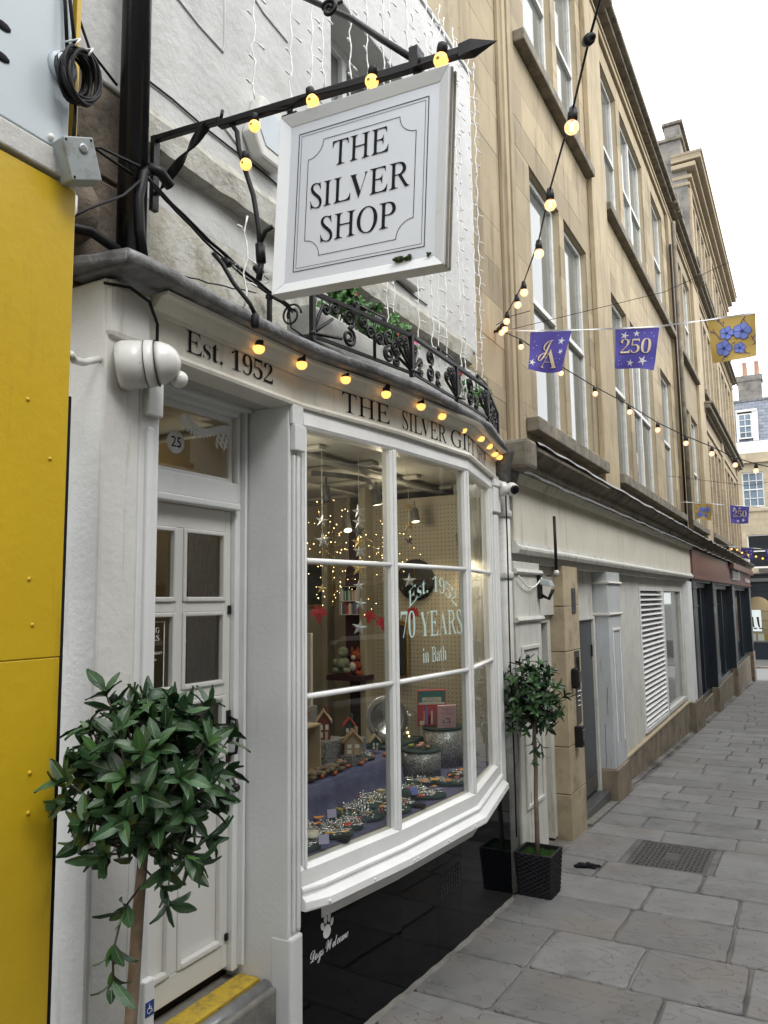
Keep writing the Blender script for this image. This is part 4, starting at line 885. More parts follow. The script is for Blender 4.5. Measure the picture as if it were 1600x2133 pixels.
# opening hours transfer on the left-hand middle pane
g = G()
for b in ((2.13, 2.134, 1.66, 1.93), (2.332, 2.336, 1.66, 1.93), (2.13, 2.336, 1.927, 1.93), (2.13, 2.336, 1.66, 1.663)): g.box(-.2962, -.2958, *b)
obj('hours_border', g, 'sticker', do)
for s_, z, h in (('OPENING', 1.885, .020), ('HOURS', 1.855, .020)): text('hours_lettering', serif(s_), 'sticker', do, (-.2955, 2.24, z), (0, 1, 0), (0, 0, 1), h, .13)
for s_, z in (('MONDAY - SATURDAY', 1.80), ('9:30am - 5:30pm', 1.775), ('SUNDAY', 1.73), ('11am - 4pm', 1.705)): text('hours_lettering', s_, 'sticker', do, (-.2955, 2.24, z), (0, 1, 0), (0, 0, 1), .011)
# lace curtain and dark room behind the door
def lace():
    g = G(); X = -.335
    for j in range(22):
        y = 2.42 + (j % 11) * .026; 
        if j < 11: g.tube([(X, y + .006 * math.sin(k * 1.7 + j), 1.33 + k * .05) for k in range(21)], .0012, 3, cap=False)
    for k in range(24):
        z = 1.34 + k * .042
        g.tube([(X, 2.42 + i * .0175, z + .010 * math.sin(i * 1.9 + k)) for i in range(16)], .0011, 3, cap=False)
    return g
o = obj('lace_grille', lace(), 'iron', do)
# ironmongery
hd = obj('pull_handle', G().tube([(-.278, 2.715, 1.50), (-.235, 2.715, 1.49), (-.225, 2.715, 1.42), (-.235, 2.715, 1.35), (-.278, 2.715, 1.34)], .008, 8).box(-.28, -.272, 2.700, 2.722, 1.47, 1.53).box(-.28, -.272, 2.700, 2.722, 1.31, 1.35), 'iron', do)
obj('lock_plate', G().box(-.28, -.273, 2.698, 2.722, 1.10, 1.28), 'iron', do, bevel=.003); obj('knob', G().tube([(-.273, 2.71, 1.205), (-.24, 2.71, 1.205)], .009, 8).ball((-.23, 2.71, 1.205), .02), 'iron', do)
obj('latch', G().box(-.28, -.268, 2.700, 2.718, 1.95, 1.99), 'iron', do, bevel=.004); obj('latch', G().box(-.28, -.268, 2.700, 2.718, .57, .60), 'iron', do, bevel=.004)
obj('doorstep', G().box(-.34, -.06, 1.996, 2.783, GZ, .40), 'concrete', sh, bevel=.012)
obj('step_strip', G().box(-.255, -.15, 1.998, 2.78, .401, .418), 'sash_yellow', sh, bevel=.003)
obj('weather_bar', G().tube([(-.115, 1.998, .385), (-.115, 2.78, .385)], .036, 14), 'alu', sh)
# -- plaster returns behind piers
obj('side_wall', G().box(-2.6, -.345, SY0, SY0 + .15, GZ, 3.09), 'cream_wall', sh)
# -- fascia following the bow
FP = [(0.0, 1.93), (0.0, 2.86)] + [(x + .012, y) for x, y in BAY[1:]] + [(.0, 5.43)]
pf = [(0, 2.905), (0, 3.08), (-.12, 3.08), (-.12, 2.905)]
obj('fascia', G().sweep(pf, path(FP)), 'fascia_cream', sh)
obj('fascia_moulding', G().sweep([(.0, 2.885), (.018, 2.888), (.022, 2.9), (.014, 2.915), (-.1, 2.915), (-.1, 2.885)], path(FP)), 'fascia_cream', sh)
cp = [(-.05, 3.035), (.010, 3.035), (.016, 3.05), (.03, 3.058), (.05, 3.075), (.058, 3.085), (.085, 3.09), (.09, 3.101), (-.05, 3.101)]
obj('fascia_cornice', G().sweep(cp, path(FP)), 'fascia_cream', sh)
# ledge with lead capping: slightly buckled front edge
lp = [(-.25, 1.60), ] ; L2 = [(.14, 1.705)] + LEDGE[1:-1] + [(.08, 5.47)]
fp = fine(L2, .045); g = G(); vs = []
for i, (p, e, n_) in enumerate(fp):
    j = mnoise.noise(Vector((i * .11, 0, 3))) * .014; j2 = mnoise.noise(Vector((i * .35, 5, 0))) * .008
    q = p + n_ * (j2)
    for (o_, z_) in ((-.30, 3.19), (-.010, 3.158), (.0, 3.150), (.003, 3.138), (0, 3.110), (-.010, 3.104), (-.30, 3.106)):
        r_ = q + n_ * (o_ if o_ > -.2 else 0); x = -.13 if o_ < -.2 else r_.x
        vs.append((x, r_.y, z_ + (j if o_ > -.2 else 0)))
k = 7
g.add(vs, [(i * k + a, i * k + (a + 1) % k, (i + 1) * k + (a + 1) % k, (i + 1) * k + a) for i in range(len(fp) - 1) for a in range(k)] + [tuple(range(k - 1, -1, -1)), tuple((len(fp) - 1) * k + a for a in range(k))], True)
obj('ledge', g, 'lead', sh)
obj('ledge', G().hexa([(-.36, 1.57, 3.125), (.135, 1.70, 3.108), (.06, 1.86, 3.108), (-.36, 1.86, 3.125), (-.36, 1.57, 3.165), (.135, 1.70, 3.150), (.06, 1.86, 3.158), (-.36, 1.86, 3.17)]), 'lead', sh, bevel=.01)
# lettering
for (s_, y, wd) in ((serif('Est. 1952'), 2.385, .54),):
    text('lettering', s_, 'ink', sh, (.0015, y, 2.948), (0, 1, 0), (0, 0, 1), .082, wd, thin=-.007)
def on_fascia(yc):
    """bend letters round the bow; yc = where the word is centred"""
    L_ = 0; tgt = None; s = 0
    while s < 4:
        p, e, n_ = along(FP, s)
        if p.y >= yc: break
        s += .004
    def f(u, q):
        p, e, n_ = along(FP, s + u); return Vector((p.x + n_.x * .0015, p.y + n_.y * .0015, 2.932 + q))
    return f
for s_, y, wd in (('THE', 3.345, .385), ('SILVER', 3.905, .50), ('GIFT', 4.435, .45), ('SHOP', 4.90, .33)):
    k_ = text('lettering', serif(s_), 'ink', sh, (0, 0, 0), (0, 1, 0), (0, 0, 1), .096, wd, thin=-.009, depth=0, bend=on_fascia(y))
# -- bow window
bw = obj('bow_window', G().sweep([(-.075, 2.80), (.004, 2.80), (.012, 2.815), (.008, 2.884), (-.075, 2.884)], path(BAY)), 'frame_white', sh, label='bowed three-sided display window with white glazing bars')
rail = [(-.09, .60), (-.09, .862), (-.014, .862), (.012, .846), (.014, .780), (.024, .776), (.033, .768), (.033, .758), (.024, .75), (.028, .740), (.058, .728), (.070, .722), (.074, .692), (.068, .684), (-.02, .684), (-.02, .60)]
sp_ = path([(.0, 2.865)] + BAY[1:-1] + [(.005, 5.33)]); q_, e_, n_q = along(BAY, .10); q0_, e0_, n0_ = along(BAY, .04)
sp_ = [(sp_[0][0], sp_[0][1], .42, 0), (q0_.x, q0_.y, .72, 0), (q_.x, q_.y, 1, 0)] + sp_[1:-1] + [(sp_[-1][0], sp_[-1][1] - .04, 1, 0), (sp_[-1][0], sp_[-1][1], .5, 0)]
obj('sill', G().sweep(rail, sp_), 'frame_white', sh)
g = G()
for s_ in (.10, .42, .74, .78, 1.1, 1.42, 1.60, 1.9, 2.2):
    p, e, n_ = along(BAY, s_); q = p + n_ * .071; g.ball((q.x, q.y, .705), .007, 6, 4)
obj('bolt', g, 'frame_white', sh)
def at_bay(s): return along(BAY, s)
def seglen(i): return (Vector(BAY[i + 1]) - Vector(BAY[i])).length
S1 = seglen(0); S2 = S1 + seglen(1); S3 = S2 + seglen(2)
def post(p, e, n_, w_, o0, o1, z0, z1, name='mullion'):
    a = p - e * w_ / 2; b = p + e * w_ / 2; P = []
    for z in (z0, z1): P += [(*(a + n_ * o0), z), (*(b + n_ * o0), z), (*(b + n_ * o1), z), (*(a + n_ * o1), z)]
    return G().hexa(P)
for (s, w_) in ((.014, .026), (S1, .050), (S2, .054), (S3 - .055, .11)):
    p, e, n_ = at_bay(s)
    if abs(s - S1) < .01 or abs(s - S2) < .01:
        q1, e1, m1 = at_bay(s - .05); q2, e2, m2 = at_bay(s + .05); n_ = (m1 + m2).normalized(); e = (e1 + e2).normalized()
    obj('mullion', post(p, e, n_, w_, -.060, .004, .85, 2.80), 'frame_white', bw, bevel=.008)
    obj('mullion_bead', post(p, e, n_, w_ * .5, .004, .013, .85, 2.80), 'frame_white', bw, bevel=.004)
ZB = (1.578, 2.188)
for i, (a, b) in enumerate(((.027, S1 - .025), (S1 + .025, S2 - .027), (S2 + .027, S3 - .11))):
    pa, e, n_ = at_bay((a + b) / 2); A = Vector(at_bay(a)[0]); B = Vector(at_bay(b)[0])
    for z in ZB:
        q = [A - n_ * .04, B - n_ * .04, B + n_ * .0, A + n_ * .0]
        obj('glazing_bar', G().tube([(*(A - n_ * .010), z), (*(B - n_ * .010), z)], .0135, 10), 'frame_white', bw)
    zz = [.845] + [v for z in ZB for v in (z - .008, z + .008)] + [2.805]
    for k in range(0, 6, 2):
        C, D = A - n_ * .022 - e * .012, B - n_ * .022 + e * .012; j = R.uniform(-.0025, .0025)
        obj('pane', G().add([(C.x, C.y, zz[k]), (D.x, D.y, zz[k]), (D.x + j, D.y, zz[k + 1]), (C.x - j, C.y, zz[k + 1])], [(0, 1, 2, 3)]), MT['glass'], bw)
    for (u, v) in ((A, 1), (B, -1)):   # inner beads at the sides of each light
        c = u - n_ * .022; d = u + e * .007 * v
        obj('glazing_bead', G().hexa([(*(c), .85), (*(c + e * .009 * v), .85), (*(d), .85), (*(u), .85), (*(c), 2.80), (*(c + e * .009 * v), 2.80), (*(d), 2.80), (*(u), 2.80)]), 'frame_white', bw)
# right-hand pilaster, capital and end of the shop
obj('pilaster', G().box(-.2, .0, 5.235, 5.43, GZ, 2.884).box(-.1, .022, 5.31, 5.40, .69, 2.62).box(-.1, .035, 5.29, 5.42, 2.64, 2.86).box(-.1, .045, 5.28, 5.43, 2.83, 2.884), 'frame_white', sh, bevel=.006)
# transfer lettering on the middle light
C = Vector(BAY[1]) + Vector((-.04, 0)); e2 = (Vector(BAY[2]) - Vector(BAY[1])).normalized(); n2 = Vector((e2.y, -e2.x))
def on_glass(yc, zc, arc=0):
    def f(u, q):
        t = (yc - BAY[1][1]) / e2.y + u; p = Vector(BAY[1]) + e2 * t - n2 * .0185; return Vector((p.x, p.y, zc + q - arc * u * u))
    return f
text('window_lettering', serif('Est. 1952'), 'mint', bw, (0, 0, 0), (0, 1, 0), (0, 0, 1), .085, .56, thin=-.008, depth=0, bend=on_glass(4.02, 2.05, 1.2))
text('window_lettering', serif('70 YEARS'), 'mint', bw, (0, 0, 0), (0, 1, 0), (0, 0, 1), .135, .70, thin=-.006, depth=0, bend=on_glass(4.01, 1.80))
text('window_lettering', serif('in Bath'), 'mint', bw, (0, 0, 0), (0, 1, 0), (0, 0, 1), .08, .27, thin=-.008, depth=0, bend=on_glass(4.02, 1.655))
# -- black stall riser in polished panels with a small air grille
SR = [(-.005, 2.875), (.028, 3.6), (.045, 4.45), (.035, 5.41)]
LR = sum((Vector(SR[i + 1]) - Vector(SR[i])).length for i in range(3))
sr = thing('stall_riser', 'polished black stall riser under the bow window with paw print transfer', 'stall riser', (0, 4.1, GZ))
sr['category'] = 'stall riser'
cuts = [0, 1.30, 1.62, LR]
for i in range(3):
    q = fine(SR, .4, cuts[i] + .0015, cuts[i + 1] - .0015)
    obj('panel', G().sweep([(-.03, GZ), (0, GZ), (0, .6835), (-.03, .6835)], [(p.x, p.y, 1, 0) for p, e, n_ in q]), 'gloss_black', sr)
g = G()
for i in range(8):
    for j in range(5):
        p, e, n_ = along(SR, 1.335 + i * .034); q = along(SR, 1.335 + i * .034 + .02)[0]; z = .30 + j * .028
        g.hexa([(p.x - .004, p.y, z), (p.x + .0015, p.y, z), (q.x + .0015, q.y, z), (q.x - .004, q.y, z), (p.x - .004, p.y, z + .018), (p.x + .0015, p.y, z + .018), (q.x + .0015, q.y, z + .018), (q.x - .004, q.y, z + .018)])
obj('air_grille', g, 'dark_room', sr)
def on_riser(yc, zc, tilt=0):
    def f(u, q):
        p, e, n_ = along(SR, (yc - 2.875) + u); return Vector((p.x + .002, p.y, zc + q + tilt * u))
    return f
text('lettering', script('Dogs Welcome'), 'sticker', sr, (0, 0, 0), (0, 1, 0), (0, 0, 1), .050, .295, depth=0, bend=on_riser(3.088, .445, .03))
fp_ = on_riser(3.066, .527); g = G()
for (u, v, a, b, rot) in ((0, 0, .030, .030, 0), (-.035, .035, .012, .018, .4), (-.012, .058, .013, .021, .1), (.017, .058, .013, .021, -.1), (.038, .033, .012, .018, -.4)):
    cr_, sr_ = math.cos(rot), math.sin(rot); pts = []
    for k in range(14):
        th = 2 * math.pi * k / 14; x_, y_ = a * math.cos(th), b * math.sin(th) * (1 if v else (1.1 if math.sin(th) > 0 else .85)); pts.append(fp_(u + x_ * cr_ - y_ * sr_, v + x_ * sr_ + y_ * cr_))
    g.add(pts, [tuple(range(14))])
obj('paw_print', g, 'sticker', sr)
obj('cement_fillet', G().sweep([(-.02, -.5), (.035, -.5), (.022, .02), (-.02, .03)], [(p.x, p.y, 1, 0) for p, e, n_ in fine(SR, .3)]) if False else G().add([c for p, e, n_ in fine(SR, .1) for c in ((p.x - .01, p.y, gz(p.y) + .022), (p.x + .008, p.y, gz(p.y) + .012 + .004 * math.sin(p.y * 31)), (p.x + .022 + .006 * math.sin(p.y * 17), p.y, gz(p.y) + .001))],
    [(3 * i + k, 3 * i + 3 + k, 3 * i + 4 + k, 3 * i + 1 + k) for i in range(len(fine(SR, .1)) - 1) for k in range(2)]), 'concrete', sr)
# -- upper storey wall
UX = -.135
wy0, wy1, wz0, wz1 = 3.37, 4.32, 4.10, 5.45
core = G()
for a, b, c, d in ((1.55, wy0, 3.90, 6.24), (wy1, 5.47, 3.90, 6.24), (wy0, wy1, 3.90, wz0), (wy0, wy1, wz1, 6.24)): core.box(UX - .3, UX, a, b, c, d)
obj('upper_wall', core, 'render_white', sh, bevel=.01)
obj('wall', G().box(UX - .3, UX - .02, 1.93, 5.45, 3.46, 3.75), 'render_white', sh)
# lower wall patch: thick blistered plaster, displaced grid
g = G(); ny, nz = 110, 16
for i in range(ny + 1):
    for j in range(nz + 1):
        y = 1.93 + 3.48 * i / ny; z = 3.15 + .42 * j / nz
        d = mnoise.noise(Vector((y * 9, z * 9, 0))) * .006 + max(0, mnoise.noise(Vector((y * 3.1, z * 5, 4)))) * .022 * (1 - j / nz)
        g.v.append((UX - .012 + d + (.03 * (1 - j / nz)), y, z))
g.f = [(i * (nz + 1) + j, (i + 1) * (nz + 1) + j, (i + 1) * (nz + 1) + j + 1, i * (nz + 1) + j + 1) for i in range(ny) for j in range(nz)]; g.sm = [True] * len(g.f)
obj('plaster_patch', g, 'render_grime', sh)
# string course: weathered stone, uneven drip
g = G(); vs = []; ny = 130
for i in range(ny + 1):
    y = 1.93 + (5.25 - 1.93) * i / ny; n1 = mnoise.noise(Vector((y * 4, 1, 0))) * .008; n2_ = mnoise.noise(Vector((y * 13, 7, 0))) * .005; n3_ = max(0, mnoise.noise(Vector((y * 2.3, 2, 9)))) * .035
    vs += [(UX - .02, y, 3.745), (UX + .02 + n1, y, 3.75 + n1 + n3_ * .5), (UX + .045 + n1 + n2_ - n3_ * .6, y, 3.755 + n2_ + n3_ * .6), (UX + .05 + n1 - n3_ * .3, y, 3.87 + n1), (UX + .02, y, 3.92 + n2_), (UX - .02, y, 3.95)]
g.add(vs, [(6 * i + k, 6 * i + (k + 1) % 6, 6 * i + 6 + (k + 1) % 6, 6 * i + 6 + k) for i in range(ny) for k in range(6)] + [(5, 4, 3, 2, 1, 0), tuple(6 * ny + k for k in range(6))], False)
obj('string_course', g, 'render_grime', sh)
# upper window: sill, frame, panes
obj('window_sill', G().box(UX - .2, UX + .05, wy0 - .05, wy1 + .05, wz0 - .09, wz0 - .002), 'render_white', sh, bevel=.01)
uw = obj('window', G().box(UX - .27, UX - .21, wy0, wy0 + .06, wz0, wz1).box(UX - .27, UX - .21, wy1 - .06, wy1, wz0, wz1).box(UX - .27, UX - .21, wy0 + .06, wy1 - .06, wz1 - .06, wz1).box(UX - .27, UX - .21, wy0 + .06, wy1 - .06, wz0, wz0 + .07)
    .box(UX - .26, UX - .205, (wy0 + wy1) / 2 - .025, (wy0 + wy1) / 2 + .025, wz0 + .07, wz1 - .06), 'frame_white', sh, bevel=.005)
for a, b in ((wy0 + .06, (wy0 + wy1) / 2 - .025), ((wy0 + wy1) / 2 + .025, wy1 - .06)): obj('pane', G().add([(UX - .24, a, wz0 + .07), (UX - .24, b, wz0 + .07), (UX - .24, b, wz1 - .06), (UX - .24, a, wz1 - .06)], [(0, 1, 2, 3)]), 'pane', uw)
obj('coping', G().box(UX - .32, UX + .015, 1.5, 5.48, 6.24, 6.28), 'render_white', sh, bevel=.008)
# scored cracks / old wires painted over
def painted_wire(pts, name='painted_wire', mat='render_white', r=.006):
    return obj(name, G().tube(pts, r, 5), mat, sh)
P = [(UX + .004, 2.0 + .5 * t + .01 * math.sin(t * 19), 4.36 - .03 * t + .012 * math.sin(t * 7)) for t in [i / 12 for i in range(13)]]
painted_wire([(UX + .002, 1.96, 4.55), (UX + .003, 2.1, 4.52), (UX + .002, 2.3, 4.47), (UX + .003, 2.46, 4.45), (UX + .002, 2.47, 4.5), (UX + .002, 2.47, 5.1)])
painted_wire([(UX + .002, 1.99, 4.5), (UX + .003, 1.98, 4.3), (UX + .002, 2.0, 4.1)]); painted_wire([(UX + .003, 2.47, 4.1), (UX + .004, 2.6, 4.05), (UX + .003, 2.75, 4.03)])
painted_wire([(UX + .002, 2.6, 4.9), (UX + .003, 2.75, 4.85), (UX + .002, 2.95, 4.83)])
obj('cable_crack', G().tube([(UX + .006, 1.95 + i * .2, 4.035 - .004 * i + .006 * math.sin(i * 2)) for i in range(14)], .0045, 5), 'cable_black', sh)

# ---------------------------------------------------------------- gap between the buildings, drainpipe
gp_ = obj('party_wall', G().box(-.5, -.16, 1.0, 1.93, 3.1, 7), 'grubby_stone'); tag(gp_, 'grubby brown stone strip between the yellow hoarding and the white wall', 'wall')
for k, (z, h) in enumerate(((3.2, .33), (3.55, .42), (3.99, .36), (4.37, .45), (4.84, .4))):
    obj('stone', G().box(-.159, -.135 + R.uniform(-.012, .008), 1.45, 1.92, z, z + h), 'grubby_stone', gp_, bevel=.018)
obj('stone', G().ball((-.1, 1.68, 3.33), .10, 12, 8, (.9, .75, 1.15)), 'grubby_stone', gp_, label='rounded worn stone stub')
rp = thing('drainpipe', 'glossy black rainwater pipe rising between hoarding and white wall', 'pipe', (-.03, 1.865, 3.18))
obj('pipe', G().tube([(-.03, 1.865, 3.17), (-.03, 1.865, 7)], .052, 20), 'black_pipe', rp); 
dp = thing('downpipe', 'grimy cast downpipe at the right-hand end of the gift shop', 'pipe', (-.03, 5.60, gz(5.6)))
obj('pipe', G().tube([(-.05, 5.60, gz(5.6)), (-.05, 5.60, 2.9)], .085, 16), 'old_white', dp)
for z in (1.0, 2.15, 2.62): obj('collar', G().lathe([(.092, 0), (.1, .01), (.1, .05), (.092, .06)], 16, (-.05, 5.60, z)), 'old_white', dp)
obj('hopper', G().hexa([(-.12, 5.5, 2.86), (.06, 5.5, 2.86), (.06, 5.72, 2.86), (-.12, 5.72, 2.86), (-.13, 5.44, 3.12), (.13, 5.44, 3.12), (.13, 5.74, 3.12), (-.13, 5.74, 3.12)]), 'lead', dp, bevel=.02)
obj('cable', G().tube([(.045, 5.50 + .01 * math.sin(i), 3.0 - i * .3) for i in range(10)], .006, 6), 'cable_black', dp)
bk = obj('backing_wall', G().box(-.35, -.14, 5.43, 5.80, GZ, 3.2), 'old_white'); tag(bk, 'shadowed strip of wall behind the grimy downpipe', 'wall')

# ---------------------------------------------------------------- yellow neighbour
HX = .20
yh = thing('yellow_frontage', 'bright yellow painted hoarding with pale grey sign panel above', 'hoarding', (HX, .4, gz(.5)))
yb_ = 1.441
obj('board', G().box(HX - .03, HX, -2.5, yb_, GZ, 1.8602), 'yellow', yh, bevel=.003); obj('board', G().box(HX - .03, HX + .001, -2.5, yb_, 1.861, 3.205), 'yellow', yh, bevel=.003)
obj('edge_strip', G().box(HX - .34, HX - .032, 1.30, yb_ + .035, GZ, 2.60), 'ink', yh)
obj('trim', G().box(HX - .05, HX - .002, 1.425, 1.441, 3.30, 4.8), 'yellow_trim', yh, bevel=.003)
obj('sign_panel', G().box(HX - .04, HX + .004, -2.5, 1.405, 3.298, 4.8), 'panel_grey', yh, bevel=.003)
obj('batten', G().box(HX - .04, HX + .012, -2.5, 1.424, 3.215, 3.29), 'old_white', yh, bevel=.006)
g = G()
for (y, z) in ((1.31, 2.55), (1.385, 2.40), (1.335, 2.07), (1.35, 1.95), (1.36, 1.57), (1.36, 1.47), (1.22, 2.3), (1.15, 1.9), (1.2, 1.2), (1.28, .95)): g.ball((HX + .002, y, z), .006, 6, 4, (.6, 1, 1))
obj('screw_heads', g, 'yellow', yh); yh_ = None
for z in (3.27, 3.36): obj('leaf_emblem', G().ball((HX + .006, 1.185, z + .19), .022, 8, 5, (.15, 1.2, .6)), 'ink', yh)
pc = obj('panel_cap', G().ball((HX + .008, 1.345, 3.318), .010, 8, 5), 'white_paint', yh)
# ================================================================ THINGS ON THE FRONT OF THE SHOP
# hanging sign on its bracket (everything in the plane y = 2, tilting down towards the street)
br = thing('sign_bracket', 'black wrought iron sign bracket with twisted brace and spear tip', 'bracket', (-.07, 2.0, 3.75))
def arm(x): return 3.752 - .079 * (x - .0)
obj('arm', G().strap([(x, 2.0, arm(x) + (0 if x < .26 else -.004)) for x in (-.07, .1, .26)], .022, .022, (0, 1, 0)), 'iron', br, bevel=.002)
obj('arm', G().strap([(x, 2.0, arm(x) - .02) for x in (.255, .6, 1.0, 1.19)], .027, .027, (0, 1, 0)), 'iron', br, bevel=.004)
z = arm(1.2) - .02
obj('spear_tip', G().hexa([(1.19, 1.985, z - .02), (1.23, 1.982, z - .019), (1.23, 2.018, z - .019), (1.19, 2.013, z - .014), (1.19, 1.985, z + .02), (1.23, 1.982, z + .020), (1.23, 2.018, z + .020), (1.19, 2.013, z + .014)]).add([(1.23, 1.982, z - .019), (1.23, 2.018, z - .019), (1.23, 2.018, z + .020), (1.23, 1.982, z + .020), (1.31, 2.0, z - .006)], [(0, 1, 4), (1, 2, 4), (2, 3, 4), (3, 0, 4)]), 'iron', br)
obj('wall_bar', G().strap([(-.062, 2.0, 3.765), (-.062, 2.0, 3.47)], .03, .02, (0, 1, 0)), 'iron', br)
tw = []; g = G(); vs = []; n = 26
for i in range(n + 1):
    t = i / n; x = -.065 + .26 * t; zz = 3.52 + .215 * t; a = t * math.pi * 2.0
    W = Vector((-.64 * math.sin(a), math.cos(a), .77 * math.sin(a))).normalized(); D = Vector((.77, 0, .64)); H = D.cross(W)
    for u, v in ((-1, -1), (1, -1), (1, 1), (-1, 1)): vs.append(Vector((x, 2.0, zz)) + W * u * .017 + H * v * .004)
g.add(vs, [(4 * i + k, 4 * i + (k + 1) % 4, 4 * i + 4 + (k + 1) % 4, 4 * i + 4 + k) for i in range(n) for k in range(4)], True)
obj('twisted_brace', g, 'iron', br)
obj('hook', G().tube([(.26, 2.0, 3.735), (.268, 2.0, 3.765)], .006, 6), 'iron', br)
# stay coming down from the wall above
def spiral(c, r0, r1, a0, a1, n, ax=0, yy=2.0): return [(c[0] + (r0 + (r1 - r0) * i / n) * math.cos(a0 + (a1 - a0) * i / n), yy, c[1] + (r0 + (r1 - r0) * i / n) * math.sin(a0 + (a1 - a0) * i / n)) for i in range(n + 1)]
obj('stay', G().tube([(1.045, 2.0, 3.665), (.90, 2.03, 3.82), (.75, 2.10, 4.00), (.3, 2.2, 4.42), (-.09, 2.25, 4.80)], .011, 8), 'iron', br)
obj('stay_scroll', G().tube(spiral((.725, 3.975), .008, .032, 0, 9, 26) + [(.752, 2.04, 4.02)], .0075, 6), 'iron', br)
obj('collar', G().ball((1.045, 2.0, 3.66), .026).box(1.03, 1.06, 1.975, 2.025, 3.63, 3.70), 'iron', br)
obj('hanger', G().tube([(1.045, 2.0, 3.65), (1.045, 2.0, 3.585)], .012, 8).box(1.01, 1.08, 1.985, 2.015, 3.585, 3.60), 'iron', br)
obj('hanger', G().tube([(.565, 2.0, 3.69), (.565, 2.0, 3.63)], .010, 8).box(.54, .60, 1.985, 2.015, 3.63, 3.643), 'iron', br)
# drooping supply cable along and below the arm
obj('cable', G().tube([(.30, 2.0, 3.71), (.335, 2.0, 3.66), (.345, 2.0, 3.59), (.375, 2.0, 3.50), (.41, 2.0, 3.40), (.435, 2.0, 3.27), (.44, 2.0, 3.20)], .009, 6), 'cable_black', br)
obj('cable', G().tube([(.40, 2.0, 3.69), (.50, 1.985, 3.675), (.565, 1.98, 3.655), (.62, 1.985, 3.68), (.8, 1.985, 3.655), (.95, 1.985, 3.64), (1.02, 1.985, 3.635), (1.10, 1.985, 3.635)], .005, 6), 'cable_black', br)
# the sign board
sg = thing('hanging_sign', 'square white hanging sign lettered THE SILVER SHOP in a moulded frame', 'sign', (.856, 2.0, 3.610))
sg.rotation_euler = (0, math.radians(3.2), 0)
W, H = .622, .618; t = .037
def L_(u, v, d=0): return (u, d, v)     # local: u along arm, v up, sign top at 0
def lbox(u0, u1, d0, d1, v0, v1): return G().box(u0, u1, d0, d1, v0, v1)
obj('board', lbox(-W / 2 + t, W / 2 - t, -.012, .012, -H + t, -t), 'sign_face', sg, local=True)
fr_prof = [(0, -.028), (0, .028), (t, .016), (t, -.016)]
def frame_piece(a, b, c, d):
    # mitred prism: a,b outer corners, c,d inner corners
    v = []
    for (p, dd) in ((a, .03), (b, .03), (c, .014), (d, .014)): v += [(p[0], -dd, p[1]), (p[0], dd, p[1])]
    return G().add(v, [(0, 2, 4, 6), (1, 7, 5, 3), (0, 1, 3, 2), (2, 3, 5, 4), (4, 5, 7, 6), (6, 7, 1, 0)])
w2 = W / 2
for a, b, c, d in (((-w2, 0), (w2, 0), (w2 - t, -t), (-w2 + t, -t)), ((-w2, -H), (w2, -H), (w2 - t, -H + t), (-w2 + t, -H + t)), ((-w2, 0), (-w2, -H), (-w2 + t, -H + t), (-w2 + t, -t)), ((w2, 0), (w2, -H), (w2 - t, -H + t), (w2 - t, -t))):
    obj('frame', frame_piece(a, b, c, d), 'sign_frame', sg, local=True, bevel=.002)
obj('edge_strip', lbox(w2 + .0005, w2 + .004, -.016, -.006, -H, 0).box(w2 + .0005, w2 + .004, .008, .018, -H, 0), 'stone_dark', sg, local=True)
# ruled lines and the panel with scooped corners
def ring(pts, wd, name):
    g = G(); n = len(pts)
    for i in range(n):
        a, b = Vector(pts[i]), Vector(pts[(i + 1) % n]); e = (b - a).normalized(); m_ = Vector((-e.y, e.x)) * wd / 2; a2, b2 = a - e * wd * .35, b + e * wd * .35
        g.add([(q.x, -.0135, q.y) for q in (a2 - m_, b2 - m_, b2 + m_, a2 + m_)], [(0, 1, 2, 3)])
    obj(name, g, 'ink', sg, local=True)
a = w2 - .072; ring([(-a, -H + .072), (a, -H + .072), (a, -.072), (-a, -.072)], .0026, 'ruled_line')
a = w2 - .082; ring([(-a, -H + .082), (a, -H + .082), (a, -.082), (-a, -.082)], .0014, 'ruled_line')
a = w2 - .112; rr = .058; pts = []
for (cx, cz, a0) in ((a, -.112, math.pi), (-a, -.112, -math.pi / 2), (-a, -H + .112, 0), (a, -H + .112, math.pi / 2)):
    arc = [(cx + rr * math.cos(a0 + math.pi / 2 * k / 10), cz + rr * math.sin(a0 + math.pi / 2 * k / 10)) for k in range(11)]
    pts += arc[::-1]
ring(pts, .0020, 'scooped_border')
for s_, v, wd in (('THE', -.214, .208), ('SILVER', -.343, .366), ('SHOP', -.464, .276)):
    o = text('lettering', serif(s_), 'ink', None, (0, -.014, v), (1, 0, 0), (0, 0, 1), .080, wd, thin=-.0045, depth=0); o.parent = sg
g = G(); 
for k in range(26): g.ball((.17 + R.uniform(-.028, .028), -.020 + R.uniform(-.006, .004), -H + t + .004 + R.uniform(0, .006)), R.uniform(.004, .008), 5, 4)
for k in range(8): g.ball((w2 - t - .01 - R.uniform(0, .012), -.02, -H + t + R.uniform(0, .01)), .004, 5, 4)
obj('moss', g, 'moss', sg, local=True, kind='stuff')
